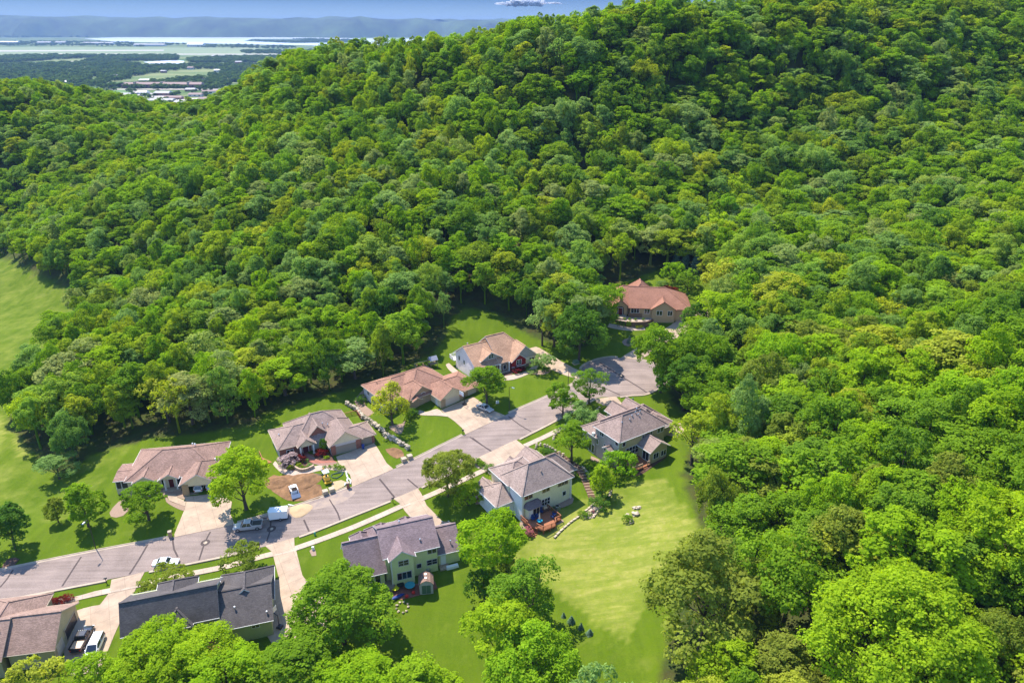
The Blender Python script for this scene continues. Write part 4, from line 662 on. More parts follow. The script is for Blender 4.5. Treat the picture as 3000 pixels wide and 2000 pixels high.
d_ = dk.build('deck', M['wood'], h.root); rr = MB(); railing(rr, [(-.4, .3), (-.4, -2.2)], .05); railing(rr, [(.75, -3.6), (1.3, -5.15), (4.3, -5.25), (4.9, -4.15), (6.4, -4.15), (6.25, .4)], .05); rr.build('railing', M['wood'], d_); h.done()

# --- pale yellow house with the shed
h = House('pale yellow two storey house with mauve grey roof and a patio behind', (-13.52, 109.96), 20, 1.1, M['sd_yellow'], M['sh_mauve'], M['trim'])
h.block(-11.0, -.8, -.2, 9.6, 6.8, 9.9, 'u', 'g', 'g', rv=4.4); h.block(-17.6, -1.3, -10.4, 8.4, 4.1, 8.8, 'u', 'g', 'g', rv=3.9, gm=M['sd_white'], m=None); h.block(-10.1, -2.1, -5.1, 4, 6.9, 8.7, 'v', 'g', 'g', oh=.4, r1=0)
h.block(-.8, .2, 4.4, 9, 4.0, 6.8, 'u', 'g', 'g', rv=5.0); h.block(-12.6, 3, -6.6, 11.6, 4.8, 7.8, 'v', 'g', 'h', r0=1); h.plane_roof(-12.6, 3, -6.6, 11.4, 4.9, 8.0, 'v', 'g', 'h'); h.block(-7.4, 3, -2.0, 11.6, 5.0, 7.9, 'v', 'g', 'h', r0=1); h.block(-15.6, 4, -11.6, 10.8, 4.6, 6.8, 'v', 'g', 'h', r0=1)
h.box(M['sd_white'], -17.14, -.75, -1, -16.95, 7.8, 4.2); h.box(M['trim'], -9.75, -1.74, -1, -9.55, -1.5, 6.8); h.box(M['sd_white'], -17.5, .5, -1, -17.0, 3.2, 3.0)
h.window('-v', -1.7, -7.4, 5.2, 1.8, 1.1, 2, 2, frame=M['sd_grey']); h.window('-v', -1.7, -7.4, 2.1, 2.6, 1.5, 3, frame=M['sd_grey']); h.window('-v', -.3, -1.7, 5.3, 1.6, .9, 2, frame=M['sd_grey']); h.window('-v', -.3, -1.8, 2.7, 1.9, 1.1, 2, 2, frame=M['sd_grey']); h.window('-v', -.3, -4.3, 2.6, .8, .9, 1, frame=M['sd_grey'])
h.door('-v', .7, .6, 1.2, .9, 2.0, M['white']); h.window('-v', -.8, -12.2, 1.5, .9, 2.0, 1); h.vents([(-3.6, .9, 7.8), (2.4, 1.7, 5.2), (-6.5, 5.3, 9.5)], M['metal'])
mb = MB(); mb.tube([(-2.6, -.5, .3), (-2.6, -.5, .8)], .45, 12); mb.build('air_conditioner', M['metal'], h.root); h.box(M['concrete'], -.3, -.7, -1, 1.5, .7, 1.2); h.done()

# --- charcoal roofed house in front
h = House('sage green house under a large charcoal roof, nearest house on the street', (-49.85, 93.24), 17, -1.0, M['sd_sage'], M['sh_char'], M['trim'])
h.block(-.6, 0, 9.0, 12.4, 1.8, 5.2, 'u', 'g', 'g', rv=5.9); h.block(-15.2, 1.9, .3, 12.3, 3.1, 7.3, 'u', 'g', 'g', rv=4.9 + .6); h.block(-10.8, 5, -3.9, 13.6, 3.4, 6.2, 'v', 'g', 'h', r0=1); h.block(-8.7, 1.2, -3.9, 6, 3.1, 5.4, 'v', 'h', 'g', zb=-3, r1=0)
h.block(-.3, 5, 9.2, 14.4, 1.9, 5.4, 'v', 'g', 'h', r0=1); h.window('-v', .5, 5.9, .6, 1.2, .5, 2); h.window('-v', 2.4, -2.1, .2, 1.4, 1.2, 2); h.window('-v', 2.4, -12.5, .2, 1.6, 1.2, 2)
h.box(M['sd_sage'], 8.45, .6, -2, 8.55, 12.2, 1.9); h.garage('+u', 8.55, 4.0, -1, 4.6, 2.1, M['garage_cream']); h.vents([(2.8, 2.8, 3.6), (-9.9, 4.3, 4.9), (8.0, 1.2, 2.6)], M['metal'])
mb = MB(); mb.box(-.8, 1.2, 0, .6, 1.26, 2.0); mb.build('door', M['black'], h.root); mb = MB(); mb.box(-2.2, -1.6, -.6, .2, 1.6, .3); mb.build('deck', M['wood'], h.root); h.done()

# --- umber roofed house cut by the left edge
h = House('brown roofed house with olive gable end and open side garage, cut by the left edge', (-76.61, 90.46), 10, -2.4, M['sd_olive'], M['sh_tan'], M['trim_tan'])
h.block(-7.7, 0, .3, 11.1, .5, 4.1, 'u', 'g', 'g', rv=4.8 + .4); h.block(-17, -1.0, -7.4, 11.5, .5, 4.3, 'u', 'g', 'g', rv=4.6); h.block(-15, 4, -5.2, 14.6, .5, 3.6, 'v', 'g', 'h', r0=2)
mb = MB(); h.panel(mb, '+u', -.2, 5.0, -2.4, 9.6, -.2, 0, .03); mb.build('garage_shade_panel', M['black'], h.root); mb = MB()  # flush black panel paints the darkness of the open garage, no hole behind
for k in ((4.85, -2.4, 5.0, -.05), (9.6, -2.4, 9.75, -.05), (4.85, -.2, 9.75, -.05)): h.panel(mb, '+u', -.2, k[0], k[1], k[2], k[3], 0, .1)
mb.build('garage_frame', M['trim_tan'], h.root); h.garage('+u', -.2, 2.6, -2.4, 2.6, 2.1, M['garage_cream']); h.window('-v', .5, -3.5, -1.4, 1.8, 1.2, 2); h.vents([(-8.9, 3.1, 3.4)], M['white']); h.done()

# ------------------------------------------------------------------ trees
def leaf_mat(name, cols, trans=0.56, var=0.15):
    """leaf material; hue drifts per tree (object random) over the colours, and per leaf clump through the 'tone' attribute"""
    m = bpy.data.materials.new(name); m.use_nodes = True; t = m.node_tree; t.nodes.clear(); L = t.links.new
    oi = nd(t, 'ShaderNodeObjectInfo'); cr = nd(t, 'ShaderNodeValToRGB'); L(oi.outputs['Random'], cr.inputs[0]); cr.color_ramp.interpolation = 'LINEAR'
    els = cr.color_ramp.elements
    while len(els) < len(cols): els.new(0.5)
    for i, c in enumerate(cols): els[i].position = i / max(1, len(cols) - 1); els[i].color = (*c, 1)
    at = nd(t, 'ShaderNodeAttribute', attribute_name='tone'); hs = nd(t, 'ShaderNodeHueSaturation'); L(cr.outputs[0], hs.inputs['Color'])
    mr = nd(t, 'ShaderNodeMapRange'); mr.inputs[3].default_value = 1 - var * 2; mr.inputs[4].default_value = 1 + var * 2; L(at.outputs['Fac'], mr.inputs[0]); L(mr.outputs[0], hs.inputs['Value'])
    m2 = nd(t, 'ShaderNodeMapRange'); m2.inputs[3].default_value = 0.508; m2.inputs[4].default_value = 0.492; L(at.outputs['Fac'], m2.inputs[0]); L(m2.outputs[0], hs.inputs['Hue'])
    d = nd(t, 'ShaderNodeBsdfDiffuse'); tr = nd(t, 'ShaderNodeBsdfTranslucent'); L(hs.outputs[0], d.inputs[0])
    h2 = nd(t, 'ShaderNodeHueSaturation'); h2.inputs['Value'].default_value = 1.15; h2.inputs['Hue'].default_value = 0.492; h2.inputs['Saturation'].default_value = 1.1; L(hs.outputs[0], h2.inputs['Color']); L(h2.outputs[0], tr.inputs[0])
    mx = nd(t, 'ShaderNodeMixShader'); mx.inputs[0].default_value = trans; L(d.outputs[0], mx.inputs[1]); L(tr.outputs[0], mx.inputs[2]); out = nd(t, 'ShaderNodeOutputMaterial'); L(mx.outputs[0], out.inputs[0])
    return m
GREENS = dict(
 mid=[(0.181, 0.311, 0.019), (0.216, 0.355, 0.022), (0.168, 0.298, 0.030)],
 bright=[(0.277, 0.442, 0.017), (0.322, 0.460, 0.020), (0.245, 0.429, 0.022)],
 dark=[(0.106, 0.218, 0.025), (0.124, 0.243, 0.030), (0.090, 0.193, 0.028)],
 yellow=[(0.412, 0.460, 0.041), (0.420, 0.460, 0.055), (0.367, 0.460, 0.038)],
 grey=[(0.255, 0.390, 0.095), (0.290, 0.410, 0.115), (0.225, 0.360, 0.090)],
 olive=[(0.245, 0.311, 0.036), (0.277, 0.325, 0.047), (0.213, 0.286, 0.036)],
 pale=[(0.330, 0.390, 0.110), (0.350, 0.390, 0.120), (0.300, 0.360, 0.100)])
for k, c in GREENS.items(): M['lf_' + k] = leaf_mat('leaves_' + k, c)
M['lf_forest'] = leaf_mat('leaves_forest', [GREENS['mid'][0], GREENS['bright'][0], GREENS['mid'][1], GREENS['grey'][0], GREENS['dark'][1], GREENS['bright'][1], GREENS['yellow'][2], GREENS['mid'][2], GREENS['bright'][0], GREENS['grey'][1], GREENS['bright'][2], GREENS['olive'][0], GREENS['mid'][1], GREENS['yellow'][0], GREENS['mid'][0], GREENS['grey'][0], GREENS['pale'][0], GREENS['bright'][0]])
M['lf_spruce'] = leaf_mat('blue_spruce_needles', [(0.12, 0.20, 0.12), (0.14, 0.22, 0.14)], 0.15)
M['lf_red'] = leaf_mat('red_barberry_leaves', [(0.13, 0.016, 0.014), (0.18, 0.03, 0.02)], 0.25)
M['lf_lime'] = leaf_mat('lime_leaves', [(0.30, 0.36, 0.02), (0.26, 0.34, 0.02)], 0.3)
M['lf_flower'] = leaf_mat('pink_white_flowers', [(0.50, 0.38, 0.33), (0.45, 0.33, 0.30)], 0.2)
M['lf_bloom'] = leaf_mat('rose_blossom', [(0.40, 0.13, 0.13), (0.35, 0.12, 0.12)], 0.2)

def leaves_mesh(name, cen, nor, tone, size, mats, tilt=0.55, asp=0.75):
    """one quad per leaf spray, around centres cen with outward directions nor"""
    n = len(cen); rg = np.random.RandomState(len(name) * 7 + n)
    d = nor + rg.normal(0, tilt, (n, 3)); d /= np.linalg.norm(d, axis=1)[:, None] + 1e-9
    a = np.cross(d, rg.normal(0, 1, (n, 3))); a /= np.linalg.norm(a, axis=1)[:, None] + 1e-9; b = np.cross(d, a)
    s = (size * rg.uniform(0.6, 1.25, n))[:, None] / 2
    q = np.stack([cen - a * s - b * s * asp * .5, cen + a * s * .4 - b * s * asp, cen + a * s + b * s * asp * .4, cen - a * s * .3 + b * s * asp], 1).reshape(-1, 3)
    me = bpy.data.meshes.new(name); me.vertices.add(n * 4); me.vertices.foreach_set('co', q.ravel())
    me.loops.add(n * 4); me.loops.foreach_set('vertex_index', np.arange(n * 4)); me.polygons.add(n); me.polygons.foreach_set('loop_start', np.arange(0, n * 4, 4)); me.polygons.foreach_set('loop_total', np.full(n, 4))
    me.update(calc_edges=True); at = me.attributes.new('tone', 'FLOAT', 'FACE'); at.data.foreach_set('value', np.clip(tone, 0, 1).astype(np.float32))
    for m in mats: me.materials.append(m)
    return me

def crown_data(seed, H=14.0, D=10.0, base=0.28, lobes=13, clumps=13, per=24, spread=0.36, shape='round', size=0.5, hang=0.0):
    """a crown of lobes, each lobe of clumps, each clump a shell of leaf sprays"""
    rg = np.random.RandomState(seed); Rr = D / 2; zc = H * (base + 1) / 2; hz = H * (1 - base) / 2; C_, N_, T_ = [], [], []; lobc = []
    k = 0
    while len(lobc) < lobes:
        k += 1; u = rg.uniform(-0.75, 1); th = k * 2.399 + rg.uniform(-.5, .5); rr = math.sqrt(max(0, 1 - u * u))
        if shape == 'cone': rr *= (1.15 - 0.85 * (u + 1) / 2)
        if shape == 'ovate': rr *= (1.1 - 0.35 * (u + 1) / 2)
        if shape == 'flat': u *= 0.75
        f = rg.uniform(0.55, 0.78); lobc.append((np.array([math.cos(th) * rr * Rr * f, math.sin(th) * rr * Rr * f, zc + u * hz * f * 1.05]), rg.uniform(0.75, 1.25) * Rr * spread))
    lobc.append((np.array([0, 0, zc + hz * .35]), Rr * spread * 1.2))
    cen = np.array([0, 0, zc - hz * .25])
    for lc, lr in lobc:
        lt = rg.uniform(-0.18, 0.18)
        for j in range(clumps):
            d = rg.normal(0, 1, 3); d += (lc - cen) / (np.linalg.norm(lc - cen) + 1e-6) * 0.9 + np.array([0, 0, .45]); d /= np.linalg.norm(d)
            c = lc + d * lr * rg.uniform(0.75, 1.05) * np.array([1, 1, .85]); cr = lr * rg.uniform(.30, .46); ct = .5 + lt + rg.uniform(-.22, .22)
            q = rg.normal(0, 1, (per, 3)); q += d * 0.7 + np.array([0, 0, .3]); q /= np.linalg.norm(q, axis=1)[:, None]; rad = cr * rg.uniform(.55, 1.08, (per, 1))
            pts = c + q * rad * np.array([1, 1, .75]); pts[:, 2] -= hang * rg.uniform(0, 1, per) * lr
            C_.append(pts); N_.append(q + np.array([0, 0, .6])); T_.append(ct + rg.uniform(-.15, .15, per))
    # inner leaves
    n = lobes * 22; q = rg.normal(0, 1, (n, 3)); q /= np.linalg.norm(q, axis=1)[:, None]; r = rg.uniform(.2, .68, (n, 1)); C_.append(np.array([0, 0, zc]) + q * r * np.array([Rr, Rr, hz])); N_.append(q); T_.append(np.full(n, .4))
    return np.vstack(C_), np.vstack(N_), np.concatenate(T_), [l[0] for l in lobc]

def trunk_mb(H, lobc, rg, r0=None, base=0.28):
    mb = MB(); r0 = r0 or H * .016 + .05; top = H * .72; w = [(0, 0, -.6), (0, 0, .4), (rg.uniform(-.15, .15), rg.uniform(-.15, .15), H * base), (rg.uniform(-.3, .3), rg.uniform(-.3, .3), top)]
    mb.tube(w, [r0 * 1.5, r0 * 1.1, r0 * .85, r0 * .35], 8)
    for c in lobc[:9]:
        s = Vector(w[2]).lerp(Vector(w[3]), rg.uniform(0, .6)); e = s.lerp(Vector(c), .92); md = s.lerp(e, .5) + Vector((0, 0, -.25)); mb.tube([s, md, e], [r0 * .42, r0 * .28, r0 * .1], 6)
    return mb

SPEC = {  # name: H, D, kwargs
 'oak': (15, 12.5, dict(lobes=20, clumps=20, per=38, spread=.38, size=.38, base=.2)),
 'broad': (13, 11, dict(lobes=13, clumps=22, per=38, spread=.46, size=.38, shape='flat', base=.2)),
 'giant': (23, 23, dict(lobes=70, clumps=24, per=34, spread=.22, size=.40, base=.2)),
 'maple': (15, 10, dict(lobes=17, clumps=18, per=34, spread=.37, size=.36, shape='ovate', base=.14)),
 'tall': (18, 9.5, dict(lobes=14, clumps=17, per=32, spread=.38, size=.37, shape='ovate', base=.2)),
 'ash': (15, 10, dict(lobes=13, clumps=18, per=30, spread=.38, size=.36, base=.18)),
 'loose': (14, 9.5, dict(lobes=15, clumps=9, per=17, spread=.30, size=.40, hang=.4)),
 'linden': (10, 7, dict(lobes=15, clumps=14, per=24, spread=.38, size=.36, shape='cone', base=.16)),
 'willow': (11, 8, dict(lobes=16, clumps=12, per=16, spread=.32, size=.34, hang=.9, base=.12)),
 'shrub': (4, 5, dict(lobes=10, clumps=12, per=20, spread=.42, size=.26, base=.0)),
 'crab': (5, 7.5, dict(lobes=13, clumps=11, per=18, spread=.30, size=.32, base=.25, shape='flat'))}
CROWN, TRUNK = {}, {}
for i, (k, (H_, D_, kw)) in enumerate(SPEC.items()):
    CROWN[k], TRUNK[k] = [], []
    for j in range(3 if k in ('oak', 'broad', 'maple', 'tall', 'ash', 'loose') else 1):
        c, n_, t_, lob = crown_data(100 + i * 10 + j, H_, D_, **{a: b for a, b in kw.items() if a != 'size'}, size=kw['size'])
        CROWN[k].append(leaves_mesh('crown_' + k, c, n_, t_, kw['size'], [M['lf_forest']]))
        mb = trunk_mb(H_, lob, np.random.RandomState(i * 7 + j), base=kw.get('base', .28)); me = bpy.data.meshes.new('trunk_' + k); me.from_pydata(mb.v, [], mb.f); me.materials.append(M['bark']); TRUNK[k].append(me)
def spruce_mesh():
    rg = np.random.RandomState(5); C_, N_ = [], []
    for i in range(16):
        z = .4 + i * .5; r = 2.2 * (1 - i / 16.5) + .12; n = int(34 + r * 70); th = rg.uniform(0, 2 * math.pi, n); rr = r * rg.uniform(.35, 1.05, n) * (1 + .13 * np.sin(th * 7 + i)); C_.append(np.stack([rr * np.cos(th), rr * np.sin(th), z - rr * .22 + rg.uniform(-.08, .08, n)], -1)); N_.append(np.stack([np.cos(th), np.sin(th), np.full(n, 1.1)], -1))
    return leaves_mesh('crown_spruce', np.vstack(C_), np.vstack(N_), rg.uniform(.2, .8, sum(map(len, C_))), .34, [M['lf_spruce']])
CROWN['spruce'] = [spruce_mesh()]; mb = MB(); mb.tube([(0, 0, -.4), (0, 0, 8)], [.16, .03], 6); me = bpy.data.meshes.new('trunk_spruce'); me.from_pydata(mb.v, [], mb.f); me.materials.append(M['bark']); TRUNK['spruce'] = [me]; SPEC['spruce'] = (8.6, 4.6, {})

def tree(kind, x, y, h, d, mat_, label, group=None, cat='tree', name=None, z=None, var=None, rz=None, bark=None):
    """one tree: an Empty at its foot, trunk and crown as parts"""
    z = g1(x, y) if z is None else z; i = random.randrange(len(CROWN[kind])) if var is None else var; H_, D_, _ = SPEC[kind]
    r = empty(name or 'tree', (x, y, z - .05), rnd(0, 6.28) if rz is None else rz); tag(r, label, cat, group)
    for nm, me, m in (('trunk', TRUNK[kind][i], bark or 'bark'), ('crown', CROWN[kind][i], 'lf_' + mat_)):
        o = bpy.data.objects.new(nm, me); COL.objects.link(o); o.parent = r; o.material_slots[0].link = 'OBJECT'; o.material_slots[0].material = M[m]; o.scale = (d / D_, d / D_, h / H_)
    return r

YARD = [  # kind, place (ground under the trunk), height, crown diameter, leaf colour, label
 ('linden', (-101.14, 118.89), 11, 8.5, 'dark', 'dark green street tree with a mulch ring, cut by the left edge of the photo'),
 ('linden', (-97.41, 127.41), 6.2, 4.2, 'olive', 'smallest tree on the left lawn, with a round olive crown'),
 ('linden', (-89.53, 125.10), 10.5, 8.2, 'mid', 'conical green tree behind the black lamp on the left lawn'),
 ('maple', (-77.04, 126.16), 8.8, 8.6, 'mid', 'round green tree in front of the ranch house with the open garage'),
 ('maple', (-57.18, 128.84), 14.5, 12.0, 'bright', 'big bright green tree between the driveway and the bare earth'),
 ('crab', (-63.93, 105.69), 5.0, 8.4, 'olive', 'olive brown spreading tree beside the white car on the street'),
 ('crab', (-51.65, 111.26), 5.0, 7.5, 'olive', 'olive brown spreading tree behind the peak of the charcoal roof'),
 ('oak', (-13.78, 130.07), 11.5, 9.4, 'olive', 'dense olive green tree by the road next to the pale driveway'),
 ('shrub', (-9.28, 127.07), 5.2, 5.0, 'bright', 'small bright green round tree beside the beige two storey house'),
 ('willow', (-29.91, 158.38), 12.5, 9.2, 'yellow', 'feathery yellow green willow in front of the tan brick house'),
 ('maple', (-6.53, 165.40), 10.5, 9.6, 'mid', 'round green tree on the lawn by the silver car'),
 ('maple', (12.59, 158.00), 9.5, 7.6, 'mid', 'green street tree with bare trunk on the kerb just before the cul-de-sac'),
 ('ash', (19.59, 163.07), 9.5, 7.4, 'mid', 'loose green tree standing against the asphalt of the cul-de-sac'),
 ('willow', (16.62, 152.04), 8.0, 8.2, 'grey', 'grey green fine leaved tree behind the grey two storey house'),
 ('tall', (13.49, 139.95), 10.5, 7.2, 'mid', 'tall narrow green tree at the left corner of the grey house'),
 ('shrub', (23.38, 133.55), 5.6, 6.6, 'bright', 'round yellow green bush tree in front of the corner deck of the grey house'),
 ('crab', (8.82, 180.62), 4.8, 6.4, 'grey', 'pale flat topped ornamental tree by the red gable'),
 ('linden', (18.85, 126.57), 8, 4.6, 'bright', 'slim bright green tree at the foot of the timber stairs'),
 ('oak', (18.86, 185.43), 16, 13, 'dark', 'big dark green tree between the two upper houses'),
 ('maple', (14.46, 206.67), 16, 10, 'yellow', 'yellow green tree behind the big dark tree by the cul-de-sac lawn'),
 ('loose', (8.90, 195.69), 15, 9, 'grey', 'loose grey green tree at the left of the group by the cul-de-sac lawn'),
 ('tall', (12.31, 194.20), 15, 8, 'yellow', 'narrow yellow green tree in the middle of the group by the cul-de-sac lawn'),
 ('ash', (23.15, 209.41), 15, 8, 'mid', 'mid green tree at the left end of the red roofed house'),
 ('oak', (38.51, 167.26), 18, 13, 'mid', 'huge rounded tree overhanging the right side of the cul-de-sac'),
 ('maple', (42.29, 157.78), 15, 11, 'dark', 'dark green tree right of the cul-de-sac, in the shade of the huge rounded one'),
 ('oak', (48.38, 168.02), 17, 13, 'mid', 'green tree right of the huge rounded one, above the cul-de-sac'),
 ('shrub', (53.48, 229.12), 6.5, 6.4, 'bright', 'yellow green round tree nearest the three blue spruces'),
 ('shrub', (56.91, 222.46), 6.5, 6.8, 'mid', 'mid green round tree behind the red roofed house'),
 ('loose', (64.01, 209.36), 16, 13, 'yellow', 'large airy yellow tree behind the pale parking pad'),
 ('loose', (71.03, 208.42), 14, 11, 'grey', 'grey green airy tree beside the large airy yellow one'),
 ('loose', (63.84, 198.71), 12, 11, 'yellow', 'yellow green wide tree below the parking pad'),
 ('ash', (-107.22, 144.73), 6.2, 8.0, 'grey', 'pale green spreading young tree at the wood edge on the left lawn'),
 ('ash', (-3.42, 106.61), 16, 11.5, 'bright', 'tall airy bright green tree over the end of the pale yellow house'),
 ('oak', (-28.90, 93.90), 14, 15, 'mid', 'large green tree on the lawn in front of the pale yellow house'),
 ('oak', (-57.06, 85.93), 11, 11, 'bright', 'bright green tree overlapping the left half of the charcoal roof'),
 ('oak', (-49.92, 85.72), 11, 11, 'bright', 'bright green tree overlapping the middle of the charcoal roof'),
 ('loose', (-73.52, 81.89), 11, 8.5, 'yellow', 'yellowish tree in the bottom left corner below the olive gabled house'),
 ('ash', (-66.15, 83.02), 9, 8, 'bright', 'bright green tree below the white car and the black pickup'),
 ('maple', (-43.90, 81.33), 13, 12, 'bright', 'bright tree at the bottom edge below the charcoal roof'),
 ('maple', (-34.24, 82.48), 13, 13, 'mid', 'mid green tree at the bottom edge below the long driveway'),
 ('oak', (-23.62, 78.97), 13, 12, 'bright', 'bright green tree at the bottom edge between the two lawns'),
 ('shrub', (-4.92, 102.07), 6.5, 5.5, 'dark', 'dark green bush in the shade under the tall airy tree'),
 ('ash', (2.26, 92.86), 15, 10.5, 'mid', 'mid green tree at the bottom beside the mown slope'),
 ('maple', (-1.34, 85.20), 15, 11, 'bright', 'broad green tree at the bottom centre edge'),
 ('oak', (3.08, 79.32), 14, 11, 'bright', 'wide bright green tree at the bottom below the mown slope'),
 ('maple', (-13.64, 77.51), 13, 11, 'bright', 'leafy green tree reaching into the bottom edge near the middle'),
 ('loose', (-1.26, 105.16), 6, 6, 'olive', 'brownish half bare tree behind the dark bush'),
]
for i, (k, (x, y), h_, d_, c, lab) in enumerate(YARD): tree(k, x, y, h_, d_ * 1.1, c, lab, 'trees standing in the yards', var=i % len(CROWN[k]), rz=i * 1.7)
for i, (x, y) in enumerate([(56.82, 241.24), (59.65, 239.43), (62.50, 236.12)]): tree('spruce', x, y, (6.5, 7.0, 7.4)[i], (4.0, 4.2, 4.8)[i], 'spruce', ('leftmost of the three blue spruces behind the red roofed house', 'middle one of the three blue spruces behind the red roofed house', 'rightmost and largest of the three blue spruces')[i], 'blue spruces at the wood edge', 'spruce', 'spruce')
x, y = (34.32, 194.89); tree('spruce', x, y, 2.6, 1.8, 'spruce', 'small blue spruce in a round mulch bed by the cul-de-sac', None, 'spruce', 'spruce')
for i, (x, y) in enumerate([(8.91, 95.99), (10.15, 94.52), (11.64, 92.92), (12.95, 91.44)]): tree('spruce', x, y, (1.1, 1.6, 1.4, 1.25)[i], (.9, 1.5, 1.1, 1.45)[i], 'spruce', ('first', 'second', 'third', 'last')[i] + ' young blue spruce in the row on the lower lawn, counted from the left', 'young spruces on the lower lawn', 'spruce', 'spruce')

# forest ------------------------------------------------------------------
BIG = [  # the large trees right of the mown slope: kind, x, y, height, diameter, colour, label
 ('oak', (29.25, 84.54), 20, 19, 'olive', 'great spreading oak at the lower right edge of the mown slope'),
 ('giant', (49.36, 69.67), 23, 23, 'bright', 'giant rounded bright crown at the lower right'),
 ('broad', (41.67, 85.02), 18, 14, 'mid', 'green tree between the spreading oak and the giant bright crown'),
 ('maple', (30.21, 73.74), 13, 11, 'bright', 'bright light green tree at the bottom below the spreading oak'),
]
TREES = []   # x, y, radius of everything placed, to keep the rest apart
for k, (x, y), h_, d_, c, lab in BIG: tree(k, x, y, h_, d_, c, lab, 'large trees right of the mown slope', var=0, rz=x); TREES.append((x, y, d_ * .62))
rg = np.random.RandomState(11)
sp = 6.5; gx, gy = np.meshgrid(np.arange(-480, 520, sp), np.arange(34, 640, sp)); gx = gx + (np.arange(gx.shape[0]) % 2)[:, None] * sp / 2
gx = (gx + rg.uniform(-2.6, 2.6, gx.shape)).ravel(); gy = (gy + rg.uniform(-2.6, 2.6, gy.shape)).ravel(); gzz = gz(gx, gy)
th = R(23.5); dep = gy * math.cos(th) - (gzz + 10 - 96) * math.sin(th); sx = gx / np.maximum(dep, 1); sy = (gy * math.sin(th) + (gzz + 10 - 96) * math.cos(th)) / np.maximum(dep, 1)
ok = (dep > 25) & (np.abs(sx) < .706 + 22 / np.maximum(dep, 1)) & (sy > -.47 - 25 / np.maximum(dep, 1)) & (gzz + 6 < 96 + 60)
cl = in_poly(gx, gy, CLEAR); dc = dist_poly(gx, gy, CLEAR); ok &= ~cl & (dc > np.where(gx > 30, 1.0, 1.5)) & (np.hypot(gx, gy) > 44)
for bx, by, br in TREES: ok &= np.hypot(gx - bx, gy - by) > br * .8
# keep only what the ground does not hide
vis = np.ones(len(gx), bool)
for f in np.linspace(.35, .97, 16): vis &= (gz(gx * f, gy * f) < 96 + (gzz + 19 - 96) * f)
ok &= vis; FX, FY, FZ, FD = gx[ok], gy[ok], gzz[ok], dep[ok]
hs_ = rg.uniform(11.5, 18, len(FX)) * np.where(FD < 170, 1.08, 1.0); ds_ = np.where(FX > 40, 8.6, 7.2) + 8.0 * rg.rand(len(FX)) ** 2.0 * np.where(FD < 170, 1.12, 1.0)
small = rg.rand(len(FX)) < .12; hs_ *= np.where(FX < -140, .86, 1.0); hs_[small] *= .8; ds_[small] *= .75
order = np.argsort(-(ds_ / FD)); NBIG = 235 
KIND_F = ['oak', 'maple', 'maple', 'tall', 'ash', 'loose', 'maple', 'tall']; COL_F = ['mid', 'bright', 'mid', 'bright', 'yellow', 'dark', 'grey', 'mid', 'bright', 'olive']
WORDS = dict(mid='leafy mid green tree', bright='leafy bright green tree', yellow='pale yellow green tree', dark='dark green tree', grey='greyish green tree', olive='olive green tree', pale='pale half leafed tree')
cn = np.array([mnoise.noise(Vector((a * .035, b * .035, 3))) for a, b in zip(FX, FY)])
def pick(i, x):
    v = (cn[i] * .9 + .5 + rg.uniform(-.45, .45)); 
    if x > 20: return ['mid', 'bright', 'bright', 'mid', 'bright', 'olive', 'mid', 'mid', 'bright', 'yellow'][int(np.clip(v, 0, .999) * 10)]
    return ['dark', 'mid', 'grey', 'mid', 'bright', 'pale', 'yellow', 'grey', 'bright', 'olive'][int(np.clip(v, 0, .999) * 10)]
for n_, i in enumerate(order[:NBIG]):
    c = pick(i, FX[i]); side = 'in the wood on the right hand slope' if FX[i] > 20 else 'in the wood behind the houses'
    tree(KIND_F[rg.randint(8)], float(FX[i]), float(FY[i]), float(hs_[i]), float(ds_[i]), c, WORDS[c] + ' ' + side, WORDS[c] + 's ' + side, rz=rnd(0, 6.28), z=float(FZ[i]) - .2)

